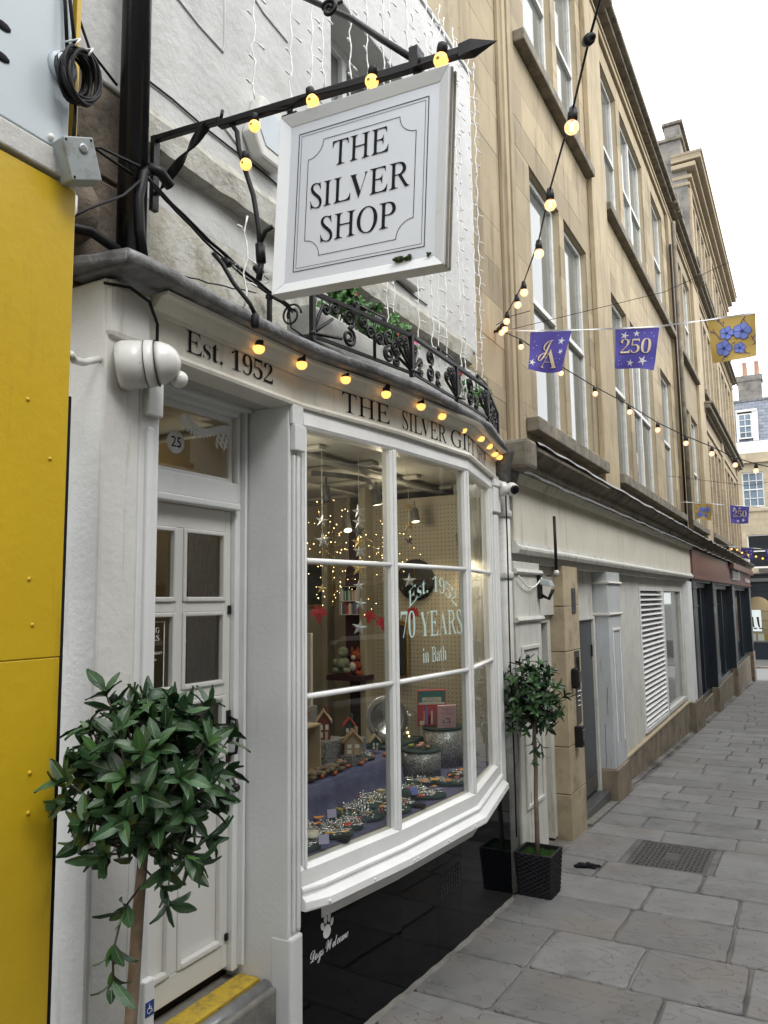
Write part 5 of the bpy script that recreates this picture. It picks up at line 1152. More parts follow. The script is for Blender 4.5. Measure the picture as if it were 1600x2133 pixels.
# opaque warm bulbs: a maker, then copies
def bulb_proto(kind):
    """pendant bulb: base at the holder's top, hanging down"""
    r = thing('festoon_bulb', 'x', 'bulb', (0, 0, 0))
    if kind == 'golf':
        obj('holder', G().lathe([(.012, .028), (.019, .018), (.0205, -.02), (.0205, -.046), (.018, -.052)], 14), 'black_plastic', r, local=True)
        obj('globe', G().lathe([(.019, -.0525), (.026, -.056), (.0275, -.063), (.027, -.070), (.0225, -.080), (.014, -.087), (.004, -.0895)], 16), 'lamp_warm', r, local=True)
    elif kind == 'round':
        obj('holder', G().lathe([(.008, 0), (.016, -.004), (.018, -.015), (.018, -.03), (.014, -.036)], 14), 'black_plastic', r, local=True)
        obj('globe', G().ball((0, 0, -.055), .0245, 16, 10), 'lamp_warm', r, local=True)
        obj('filament', G().ball((0, -.0235, -.058), .004, 8, 5, (1.6, .3, 1.6)), 'sash_yellow', r, local=True)
    else:
        obj('holder', G().lathe([(.006, .02), (.013, .012), (.014, 0), (.017, -.004), (.017, -.024), (.013, -.030)], 12), 'black_plastic', r, local=True)
        obj('globe', G().ball((0, 0, -.052), .0235, 16, 10), MT['bulb_glass' if kind == 'clear' else 'acrylic'], r, local=True)
        obj('filament', G().lathe([(.001, -.036), (.0032, -.042), (.0042, -.052), (.003, -.062), (.001, -.065)], 8), 'lamp_fila' if kind == 'clear' else 'steel', r, local=True)
    return r
def place(proto, pts, label, group, used=[]):
    for i, (p, rot, sc_) in enumerate(pts):
        if proto.name not in used: o = proto; used.append(proto.name); o.location = p; o.rotation_euler = rot; o.scale = (sc_,) * 3
        else: o = dup(proto, loc=p, rot=rot, scale=sc_)
        l = label(i) if callable(label) else label
        tag(o, l, 'bulb', group)
golf, rnd_, clear = bulb_proto('golf'), bulb_proto('round'), bulb_proto('clear')
BP = [(.071, 2.486), (.083, 2.774), (.119, 3.091), (.18, 3.398), (.211, 3.734), (.205, 4.022), (.197, 4.372), (.180, 4.70), (.12, 5.0), (.08, 5.24), (.05, 5.40)]
ords = ['first', 'second', 'third', 'fourth', 'fifth', 'sixth', 'seventh', 'eighth', 'ninth', 'tenth', 'eleventh', 'twelfth', 'thirteenth', 'fourteenth']
place(golf, [((x - .01, y, 3.115 + (i % 3) * .006), (R.uniform(-.1, .1), R.uniform(-.1, .1), 0), .92) for i, (x, y) in enumerate(BP)], lambda i: 'lit yellow bulb under the shop ledge, %s from the door end' % ords[i], 'lit bulbs under the ledge')
place(rnd_, [((.427, 1.985, 3.69), (0, .05, 0), .84), ((.654, 1.985, 3.705), (.1, -.2, 0), .88), ((.900, 1.985, 3.695), (.1, .2, 0), .9), ((1.142, 1.985, 3.68), (.1, .2, 0), .95)], lambda i: ['lit round bulb on the sign bracket beside the sign corner', 'lit round bulb over the top left of the hanging sign', 'lit round bulb over the middle of the hanging sign', 'lit round bulb beside the bracket spear tip'][i], 'lit bulbs along the sign bracket')
o = dup(rnd_, loc=(.388, 1.985, 3.560), rot=(0, 0, 0), scale=.84); tag(o, 'lit round bulb hanging lowest on the cable left of the sign', 'bulb', 'lit bulbs along the sign bracket')
# dead clear bulbs and loose lampholders on the upper cables
dead = bulb_proto('dead'); dead.location = (.03, 2.30, 3.37); dead.rotation_euler = (0, -.9, .3); tag(dead, 'unlit clear bulb sticking out from the cable bundle', 'bulb', 'unlit bulbs')
o = dup(dead, loc=(.05, 2.48, 3.40), rot=(.3, -.9, .5)); tag(o, 'unlit clear bulb tangled in white wire below the sign corner', 'bulb', 'unlit bulbs')
lh = obj('hanging_lead', G().tube([(.02, 2.24, 3.38), (.06, 2.25, 3.33), (.10, 2.27, 3.25), (.15, 2.31, 3.17), (.16, 2.33, 3.13)], .009, 7).lathe([(.010, 0), (.017, -.01), (.017, -.05), (.012, -.06)], 10, (.16, 2.33, 3.135)), 'cable_black'); tag(lh, 'black lead ending in an empty lampholder above Est. lettering', 'cable')
o = obj('lampholder', G().tube([(.44, 2.0, 3.215), (.445, 2.0, 3.15)], .017, 10).tube([(.445, 2.0, 3.15), (.435, 2.0, 3.09)], .011, 8).tube([(.43, 2.0, 3.20), (.47, 1.99, 3.25), (.50, 1.99, 3.26)], .008, 6), 'black_plastic'); tag(o, 'empty black lampholder hanging behind the left edge of the sign', 'lampholder')
# cable bundle over the lower wall
for k, (a, b, dz, r_) in enumerate((((-.02, 1.90, 3.56), (.02, 2.75, 3.34), -.03, .006), ((-.02, 1.92, 3.55), (.02, 2.80, 3.33), -.05, .005), ((-.02, 1.95, 3.53), (.02, 2.78, 3.32), -.02, .004), ((.0, 1.93, 3.215), (.03, 2.5, 3.31), -.01, .003))):
    a, b = Vector(a), Vector(b); pts = [a.lerp(b, i / 12) + Vector((0, 0, dz * math.sin(math.pi * i / 12) + .003 * math.sin(i * 2.3 + k))) for i in range(13)]
    o = obj('cable', G().tube(pts, r_, 6), 'cable_black'); tag(o, ['thick black cable slanting from the drainpipe to the balcony', 'black cable sagging lowest in the slanting bundle', 'thin black cable topmost in the slanting bundle', 'thin dark wire stretched just above the shop ledge'][k], 'cable', 'cables on the lower white wall')
cx = obj('corrugated_conduit', G().tube([(.02, 1.90, 3.56), (.03, 1.86, 3.52), (.03, 1.84, 3.42), (.035, 1.845, 3.30), (.03, 1.87, 3.20)], .017, 12), 'cable_black'); tag(cx, 'black corrugated conduit curving down in front of the drainpipe', 'conduit')
cx = obj('corrugated_conduit', G().tube([(-.10, 1.50, 3.20), (-.07, 1.58, 3.235), (-.02, 1.68, 3.24), (.0, 1.78, 3.21)], .017, 12), 'cable_black'); tag(cx, 'black corrugated conduit lying on the left end of the ledge', 'conduit')
cx = obj('conduit_elbow', G().tube([(.03, 1.88, 3.555), (.05, 1.92, 3.55), (.05, 1.97, 3.52)], .020, 12), 'black_plastic'); tag(cx, 'black rubber elbow with cable tie on the drainpipe', 'conduit')
for k, pts in enumerate(([(-.1, 1.50, 3.98), (-.1, 1.56, 3.7), (-.1, 1.62, 3.3)], [(-.05, 1.47, 4.6), (-.08, 1.55, 4.2), (-.1, 1.72, 3.95), (-.05, 1.80, 3.85)], [(.03, 1.48, 3.15), (.06, 1.60, 3.26), (.05, 1.75, 3.38), (.03, 1.88, 3.53)], [(.03, 1.50, 3.42), (.05, 1.65, 3.50), (.04, 1.83, 3.53)], [(-.05, 1.5, 3.6), (-.06, 1.58, 3.58), (.0, 1.72, 3.52), (.02, 1.82, 3.50)])):
    o = obj('cable', G().tube(pts, .005, 6), 'cable_black'); tag(o, ['thin cable down the stone strip beside the hoarding', 'cable crossing the stone strip towards the drainpipe', 'cable rising diagonally from the ledge corner to the rubber elbow', 'short cable from the hoarding to the elbow', 'cable from the grey junction box to the drainpipe'][k], 'cable', 'cables beside the drainpipe')
# passive sensor dome on the left pier
sn = thing('security_sensor', 'bulky white dome security sensor on the left pier', 'sensor', (.0, 1.84, 2.81))
ax = Vector((.75, .55, .10)).normalized()
obj('body', G().lathe([(.080, 0), (.085, .02), (.083, .05), (.078, .09)], 24, (.0, 1.80, 2.805), ax), 'cctv_white', sn)
obj('band', G().lathe([(.079, .0905), (.081, .094), (.078, .125)], 24, (.0, 1.80, 2.805), ax), 'cctv_white', sn)
obj('dome', G().lathe([(.074, .1255), (.072, .145), (.060, .172), (.042, .192), (.018, .203), (.002, .205)], 24, (.0, 1.80, 2.805), ax), 'cctv_white', sn)
for h in (.0902, .1252): obj('seam', G().lathe([(.0805, h - .0006), (.0812, h), (.0805, h + .0006)], 24, Vector((0, 1.80, 2.805)), ax), 'ink', sn)
obj('eye', G().ball((.135, 1.945, 2.775), .030, 12, 8), 'cctv_white', sn)
o = obj('flexible_conduit', G().tube([(-.02, 1.732, 2.815), (-.005, 1.69, 2.795), (.05, 1.61, 2.758), (.13, 1.51, 2.725), (.19, 1.45, 2.715)], .012, 12), 'cctv_white'); tag(o, 'dirty white flexible conduit entering the left pier', 'conduit')
o = obj('cable', G().tube([(.005, 1.72, 3.07), (.04, 1.80, 3.075), (.05, 1.88, 3.05), (.035, 1.935, 2.99), (.02, 1.95, 2.93), (.015, 1.945, 2.87)], .006, 6), 'cable_black'); tag(o, 'black cable arching over the pier head to the sensor', 'cable')
# turret camera right of the shop
tc = thing('turret_camera', 'white turret security camera with black lens at the end of the shop front', 'security camera', (.0, 5.33, 2.82))
obj('base', G().lathe([(.052, 0), (.056, .01), (.056, .035), (.050, .05)], 20, (.035, 5.40, 2.82), (.7, .7, 0)), 'cctv_white', tc)
obj('ball', G().ball((.105, 5.47, 2.82), .052, 18, 12), 'cctv_white', tc); obj('lens', G().lathe([(.036, 0), (.034, .006), (.02, .009)], 18, Vector((.105, 5.47, 2.82)) + Vector((.75, -.62, -.2)).normalized() * .044, (.75, -.62, -.2)), 'cctv_black', tc)
# grey junction box on the hoarding
jb = thing('junction_box', 'weathered grey junction box at the corner of the yellow hoarding', 'junction box', (HX + .03, 1.38, 3.28))
jb.rotation_euler = (.35, .15, -.25)
obj('body', G().box(-.035, .045, -.055, .055, -.065, .065), 'grey_box', jb, bevel=.006, local=True)
obj('lid', G().box(.046, .058, -.055, .055, -.065, .065), 'grey_box', jb, bevel=.004, local=True)
obj('knockout', G().lathe([(.014, 0), (.016, .003), (.010, .004)], 14, (.058, .01, .03), (1, 0, 0)), 'alu', jb, local=True)
for sy, sz in ((.045, .055), (-.045, -.055), (-.045, .055)): obj('screw', G().ball((.058, sy, sz), .004), 'ink', jb, local=True)
jb.location = (HX + .035, 1.405, 3.262); jb.scale = (.9, .82, .9)
# bulkhead lamp with coil of cable hung on it
bl = thing('bulkhead_dome', 'pale half-dome fitting behind the cable coil on the grey panel', 'lamp', (HX + .004, 1.36, 3.53)); obj('dome', G().lathe([(.046, 0), (.043, .018), (.028, .034), (.006, .04)], 22, (HX + .004, 1.372, 3.545), (1, 0, 0)), 'panel_grey', bl)
co = thing('cable_coil', 'coil of black cable tied up on the grey sign panel', 'cable', (HX + .05, 1.36, 3.47))
for k in range(13):
    rx, rz = R.uniform(.046, .058), R.uniform(.066, .084); cy, cz = 1.392 + R.uniform(-.010, .010), 3.520 + R.uniform(-.014, .010); x = HX + .05 + R.uniform(-.02, .025); ti = R.uniform(-.25, .1)
    pts = []
    for i in range(25):
        a = 2 * math.pi * i / 24; y_, z_ = rx * math.cos(a), rz * math.sin(a); pts.append((x + .012 * math.sin(a + k), cy + y_ * math.cos(ti) - z_ * math.sin(ti), cz + y_ * math.sin(ti) + z_ * math.cos(ti)))
    obj('cable_turn', G().tube(pts, .0055, 6, cap=False), 'cable_black', co)
for y in (1.355, 1.40): obj('cable_tie', G().tube([(HX + .085, y, 3.575), (HX + .09, y + .01, 3.60), (HX + .03, y + .01, 3.615)], .003, 5), 'cable_white', co)
for k, pts in enumerate(([(HX + .03, 1.40, 3.6), (HX + .02, 1.375, 3.8), (HX + .01, 1.39, 4.1)], [(HX + .03, 1.37, 3.6), (HX + .02, 1.36, 3.8), (HX + .01, 1.38, 4.1)], [(HX + .03, 1.405, 3.47), (HX + .03, 1.405, 3.4), (HX + .03, 1.402, 3.32)])):
    o = obj('cable', G().tube(pts, .0055, 6), 'cable_black'); tag(o, ['cable running up from the coil, nearer the yellow trim', 'cable running up from the coil on the grey panel', 'cable dropping from the coil to the grey junction box'][k], 'cable', 'cables at the coil')
for k, y in enumerate((1.43, 1.445, 1.46)):
    o = obj('cable', G().tube([(.05, y, 5.5), (.05 - .01 * k, y + .01, 4.0), (.05, y + .005 * k, 3.15)], .009 - .002 * k, 7), 'cable_black'); tag(o, ['thick', 'middle', 'thin'][k] + ' upright cable in the gap beside the yellow trim', 'cable', 'upright cables in the gap')
o = obj('pipe_bend', G().tube([(.12, 1.50, 3.24), (.12, 1.50, 3.19), (.11, 1.49, 3.165), (.10, 1.46, 3.16)], .010, 8), 'cctv_white'); tag(o, 'short pale plastic pipe bend under the junction box', 'pipe')
# burglar alarm box partly behind the sign
ab = thing('alarm_box', 'white hexagonal alarm bell box on the wall behind the sign', 'alarm', (UX, 2.62, 4.25))
pa = [(-.13, -.06), (-.06, -.16), (.10, -.16), (.16, -.02), (.12, .13), (-.06, .15)]
obj('case', G().prism(pa, 0, .07, lambda u, v, d: (UX + .001 + d, 2.72 + u, 4.20 + v)), 'cctv_white', ab, bevel=.015); obj('label_panel', G().prism([(u * .6, v * .6) for u, v in pa], 0, .004, lambda u, v, d: (UX + .0715 + d, 2.72 + u, 4.20 + v)), 'panel_grey', ab)

# ---------------------------------------------------------------- balcony guard
bg = thing('balcony_guard', 'low black wrought iron balcony guard with fan scrolls above the fascia', 'railing', (.15, 4.1, 3.19))
RP = [(.115, 2.80), (.155, 3.02), (.245, 3.57), (.222, 4.70), (.03, 5.42)]
LT = sum((Vector(RP[i + 1]) - Vector(RP[i])).length for i in range(len(RP) - 1))
def rp3(s, z): p, e, n_ = along(RP, max(0, min(LT, s))); return Vector((p.x, p.y, z))
ZR0, ZR1 = 3.195, 3.40
def bar(pts, wd, th, name): 
    g = G(); g.tube(pts, th, 6); return obj(name, g, 'iron', bg)
obj('bottom_rail', G().strap([rp3(LT * i / 30, ZR0) for i in range(31)], .016, .010, (0, 0, 1)), 'iron', bg)
obj('top_rail', G().strap([rp3(LT * i / 30, ZR1) for i in range(31)], .018, .022, (0, 0, 1)), 'iron', bg)
for s in (0, .76, 1.38, 1.95, LT): obj('post', G().strap([rp3(s, ZR0 - .02), rp3(s, ZR1)], .022, .022, (1, 0, 0)), 'iron', bg)
def curl(s, z, r, a0, turn, sgn, n=16):
    """a spiral ending: (s, z) where it starts, curling to radius 0"""
    pts = []
    for i in range(n + 1):
        t = i / n; a = a0 + sgn * turn * t; rr_ = r * (1 - .72 * t); cs, cz = s - r * math.cos(a0), z - r * math.sin(a0); k = .5 * r * t
        pts.append((cs + rr_ * math.cos(a), cz + rr_ * math.sin(a)))
    return pts
def rod(pts2, r_=.0085, name='scroll'): obj(name, G().tube([rp3(s, z) for s, z in pts2], r_, 5), 'iron', bg)
def coil(c, r0, a0, sgn, turns=1.45, n=22):
    """from the outside of a scroll in to its eye"""
    return [(c[0] + r0 * (1 - .74 * i / n) * math.cos(a0 + sgn * turns * 2 * math.pi * i / n), c[1] + r0 * (1 - .74 * i / n) * math.sin(a0 + sgn * turns * 2 * math.pi * i / n)) for i in range(n + 1)]
def fan(s0, arms):
    z0 = ZR0 + .012
    for (ang, ln, sgn, cr__) in arms:
        a = math.radians(ang); ex, ez = s0 + ln * math.cos(a), z0 + ln * math.sin(a); pts = [(s0, z0), (s0 + ln * .5 * math.cos(a), z0 + ln * .5 * math.sin(a)), (ex, ez)]
        if cr__:
            # the rod runs tangentially into a scroll lying on its sgn side
            nx, nz = -math.sin(a) * sgn, math.cos(a) * sgn; pts += coil((ex + nx * cr__, ez + nz * cr__), cr__, math.atan2(-nz, -nx), sgn)[1:]
        rod(pts)
    obj('boss', G().ball(rp3(s0, z0), .017), 'iron', bg)
fan(.0, [(66, .16, -1, .026), (38, .17, 0, 0), (8, .20, 0, 0)])
for sF in (.76, 1.38, 1.95): fan(sF, [(158, .17, -1, .030), (137, .165, -1, .027), (120, .155, -1, .022), (105, .18, 0, 0), (66, .125, 1, .026), (42, .12, 0, 0), (10, .13, 0, 0)])
def three(s, z, h, k=1):
    r_ = h * .25; up = coil((s, z + h - r_), r_, -math.pi / 2, 1 * k, 1.6); dn = coil((s, z + r_), r_, math.pi / 2, -1 * k, 1.6); rod(dn[::-1] + up, .0085)
for s, z, h, k in ((.25, .01, .19, 1), (.56, .01, .17, -1), (.62, .0, .10, 1), (.86, .0, .11, -1), (.99, .01, .18, 1), (1.10, .0, .10, -1), (1.60, .01, .18, 1), (1.71, .0, .10, -1), (2.14, .01, .17, 1), (2.24, .01, .15, -1), (2.36, .01, .17, 1), (2.48, .01, .16, 1)): three(s, ZR0 + z, h, k)
rod([(.445, ZR0), (.445, ZR0 + .125)] + coil((.445 - .034, ZR0 + .125), .034, 0, 1)[1:]); rod([(.445, ZR0 + .06), (.452, ZR0 + .11)] + coil((.452 + .032, ZR0 + .11), .032, math.pi, -1)[1:])
rod(coil((.36, ZR1 - .045), .030, math.pi / 2, 1)); rod(coil((.15, ZR1 - .035), .026, math.pi / 2, -1))
# raised scroll brackets on the top rail and the left return
for s in (.30, 1.12, 1.75): 
    rod([(s, ZR1 + .005)] + coil((s, ZR1 + .03), .018, -math.pi / 2, 1)); rod([(s + .03, ZR1 + .035), (s + .22, ZR1 + .032)] + coil((s + .22, ZR1 + .012), .020, math.pi / 2, -1), .0055)
obj('return_rail', G().strap([(.115, 2.80, ZR1), (-.1, 2.74, ZR1)], .018, .02, (0, 0, 1)).strap([(.115, 2.80, ZR0), (-.1, 2.74, ZR0)], .016, .012, (0, 0, 1)).strap([(-.085, 2.745, ZR0), (-.085, 2.745, ZR1)], .018, .018, (1, 0, 0)), 'iron', bg)
obj('return_scroll', G().tube([(.02 + .055 * math.cos(a) * (1 - a / 16), 2.77, 3.30 + .055 * math.sin(a) * (1 - a / 16)) for a in [k * .4 for k in range(26)]], .0052, 5).tube([(.07, 2.785, 3.20), (.02, 2.77, 3.24), (.0, 2.77, 3.36)], .005, 5), 'iron', bg)
# ---------------------------------------------------------------- window boxes with geraniums
wb = thing('window_box', 'pale stone trough of green geraniums behind the balcony guard', 'planter', (.06, 3.3, 3.2))
obj('trough', G().box(-.06, .075, 2.84, 4.30, 3.205, 3.375), 'trough_pale', wb, bevel=.01)
def geranium(parent, ys_, zb_, n_, xs=(-.05, .16), seed=3):
    rr_ = random.Random(seed); g = G(); st = G()
    for k in range(n_):
        y = rr_.uniform(*ys_); c = Vector((rr_.uniform(*xs), y, zb_ + rr_.uniform(-.03, .12) + .05 * mnoise.noise(Vector((y * 6, 1, 1)))))
        r_ = rr_.uniform(.018, .034); nrm = Vector((rr_.uniform(-.2, 1), rr_.uniform(-1, .3), rr_.uniform(-.1, 1))).normalized(); a = nrm.orthogonal().normalized(); b = nrm.cross(a); m_ = 14
        vs = [c] + [c + (a * math.cos(2 * math.pi * i / m_) + b * math.sin(2 * math.pi * i / m_)) * r_ * (1 if i % 2 else .86) + nrm * r_ * .22 * math.sin(i * 2.6) for i in range(m_)]
        g.add(vs, [(0, 1 + i, 1 + (i + 1) % m_) for i in range(m_)]); st.tube([c, (c.x - .02, c.y, c.z - .1)], .0018, 4)
    obj('foliage', g, 'geranium', parent, kind='stuff'); obj('stems', st, 'leaf_young', parent, kind='stuff')
geranium(wb, (3.05, 3.95), 3.46, 150, (-.04, .09)); geranium(wb, (3.14, 3.30), 3.50, 34, (-.02, .1), 5)
def blossom(parent, c, r_, mat, n_=5):
    g = G(); c = Vector(c)
    for k in range(n_):
        a = 2 * math.pi * k / n_; d = Vector((.35, math.cos(a) * .8, math.sin(a))).normalized(); s_ = Vector((0, -d.z, d.y)).normalized()
        g.add([c, c + d * r_ * .6 + s_ * r_ * .35, c + d * r_, c + d * r_ * .6 - s_ * r_ * .35], [(0, 1, 2, 3)])
    obj('blossom', g, mat, parent)
for c, r_, m_ in (((.12, 3.83, 3.475), .035, 'petal'), ((.10, 3.74, 3.475), .025, 'petal_red'), ((.08, 3.70, 3.49), .018, 'petal_red'), ((.06, 3.26, 3.60), .02, 'petal_red'), ((.05, 3.29, 3.585), .022, 'petal_red'), ((.09, 3.30, 3.50), .016, 'petal')): blossom(wb, c, r_, m_)
wb2 = thing('window_box', 'smaller trough of geraniums at the far end of the balcony', 'planter', (.06, 4.9, 3.2)); obj('trough', G().box(-.06, .07, 4.36, 5.25, 3.205, 3.35), 'trough_pale', wb2, bevel=.01)
geranium(wb2, (4.85, 5.20), 3.41, 60, (-.04, .06), 9)
obj('seed_head', G().tube([(.02, 4.72, 3.38), (.03, 4.72, 3.56)], .003, 4).ball((.03, 4.72, 3.54), .016, 6, 5, (1, 1, 2)), 'petal_red', wb2)
# ---------------------------------------------------------------- icicle lights: each strand its own
def icicle(y, z0, z1, x=.01, seed=0, lab=''):
    rr_ = random.Random(seed); g = G(); n_ = int((z0 - z1) / .035); pts = []; tw_ = G()
    for i in range(n_ + 1):
        t = i / n_; pts.append(Vector((x + .006 * math.sin(i * 1.3 + seed), y + .018 * mnoise.noise(Vector((i * .35, seed, 0))) + .003 * math.sin(i * 2.7), z0 + (z1 - z0) * t)))
    g.tube(pts, .0034, 4); g.tube([p + Vector((.003 * math.sin(i * 2.2), .004 * math.cos(i * 2.2), 0)) for i, p in enumerate(pts)], .0028, 4)
    r = thing('icicle_lights', lab, 'string lights', (x, y, z0), 'unlit white icicle light strands'); obj('wire', g, 'cable_white', r)
    for i in range(2, n_, 3):
        p = pts[i]; s_ = rr_.choice((-1, 1)); a = rr_.uniform(-.5, .9); q = p + Vector((.01, s_ * .028, -.018 * a)); q2 = q + Vector((.004, s_ * .030, -.004))
        obj('bulb_tip', G().tube([p, q], .0024, 4).tube([q, q2], .0050, 6), 'cable_white', r)
SP = [(2.50, 5.4, 4.20), (2.43, 3.62, 3.22), (2.78, 5.5, 4.10), (2.93, 5.6, 4.12), (3.06, 5.6, 4.6), (3.30, 5.7, 4.15), (3.52, 5.7, 4.2), (3.68, 5.8, 3.45), (3.80, 5.8, 3.42), (4.00, 5.9, 4.3), (4.12, 6.0, 3.40), (4.28, 6.0, 3.38), (4.42, 6.0, 3.50), (4.50, 6.1, 3.42), (4.62, 6.1, 4.6), (4.74, 6.1, 3.44), (4.86, 6.1, 3.30), (5.02, 6.12, 3.45), (5.18, 6.12, 3.50)]
for i, (y, z0, z1) in enumerate(SP):
    if i == 1: lab = 'short icicle strand left of the sign, below the lone bulb'
    elif i == 0: lab = 'icicle strand hanging above the inner end of the bracket'
    elif y < 3.1: lab = 'icicle strand on the white wall left of the upper window, %s from the left' % ords[i - 1]
    elif y < 4.3: lab = 'icicle strand in front of the upper window, %s from its left side' % ords[max(0, i - 5)]
    else: lab = 'icicle strand between upper window and wall corner, %s from the window' % ords[i - 12]
    icicle(y, z0, z1, .01 + .02 * (i % 2), i + 1, lab)
# ================================================================ FESTOONS, BUNTING, TREES
def wire(pts, r_, label, mat='cable_black', cat='cable', name='cable', n=6, group=None):
    o = obj(name, G().tube(pts, r_, n), mat); return tag(o, label, cat, group)
AP = [(1.38, 2.584, 3.673), (1.118, 3.189, 3.735), (.882, 3.785, 3.805), (.485, 4.75, 4.022), (.315, 5.112, 4.094), (.088, 5.553, 4.159), (-.03, 5.827, 4.201), (-.115, 5.994, 4.243)]
place(clear, [((x, y, z + .052), (R.uniform(-.12, .12), R.uniform(-.12, .12), 0), 1.1) for x, y, z in AP], lambda i: 'lit clear filament bulb on the near festoon, %s down from the top of the picture' % ords[i], 'clear bulbs on the near festoon')
up = [(4.69, -4.6, 4.6), (3.2, -1.3, 3.72), (1.9, 1.42, 3.70), (1.518, 2.262, 3.735)] + [(x, y, z + .065) for x, y, z in AP] + [(-.18, 6.05, 4.30)]
wire(up, .0042, 'black festoon flex running up from the stone wall over the lane')
o = obj('connector', G().lathe([(.006, -.075), (.012, -.06), (.013, -.02), (.018, -.018), (.018, .018), (.013, .02), (.012, .06), (.006, .075)], 12, (1.515, 2.265, 3.735), (-.36, .78, .5)), 'black_plastic'); tag(o, 'black inline connector on the near festoon near the top edge', 'connector')
BB = [(-.017, 6.185, 4.153), (.241, 6.466, 3.952), (.47, 6.71, 3.792), (.711, 6.96, 3.649), (.914, 7.173, 3.503), (1.122, 7.381, 3.393), (1.316, 7.574, 3.307), (1.491, 7.748, 3.213), (1.657, 7.905, 3.165)]
place(clear, [((x, y, z + .05), (R.uniform(-.1, .1), R.uniform(-.1, .1), 0), 1.0) for x, y, z in BB], lambda i: 'lit clear bulb on the festoon crossing the lane, %s from the stone wall' % ords[i], 'clear bulbs on the crossing festoon')
wire([(-.18, 6.05, 4.30)] + [(x, y, z + .065) for x, y, z in BB] + [(2.2, 8.4, 3.09), (3.2, 9.4, 3.2), (4.69, 10.6, 3.8)], .0045, 'black festoon flex sagging across the lane behind the bunting')
wire([(-.18, 6.04, 4.26), (1.2, 5.95, 4.30), (2.4, 5.85, 4.60), (4.69, 5.6, 5.3)], .0022, 'thin dark support wire rising from the stone wall across the lane')
wire([(-.18, 6.04, 4.33), (-.02, 5.98, 4.36), (.15, 5.95, 4.36)], .003, 'loose black flex end sticking out at the wall hook')
wire([(-.15, 15.0, 4.25), (1.2, 15.0, 3.95), (4.69, 15.1, 4.4)], .004, 'thin wire over the farther bunting')
ho = obj('wall_hook', G().ball((-.14, 6.03, 4.27), .03).tube([(-.2, 6.03, 4.27), (-.1, 6.0, 4.27)], .012, 6), 'iron'); tag(ho, 'dark wall hook where the festoons and bunting meet on stone', 'hook')
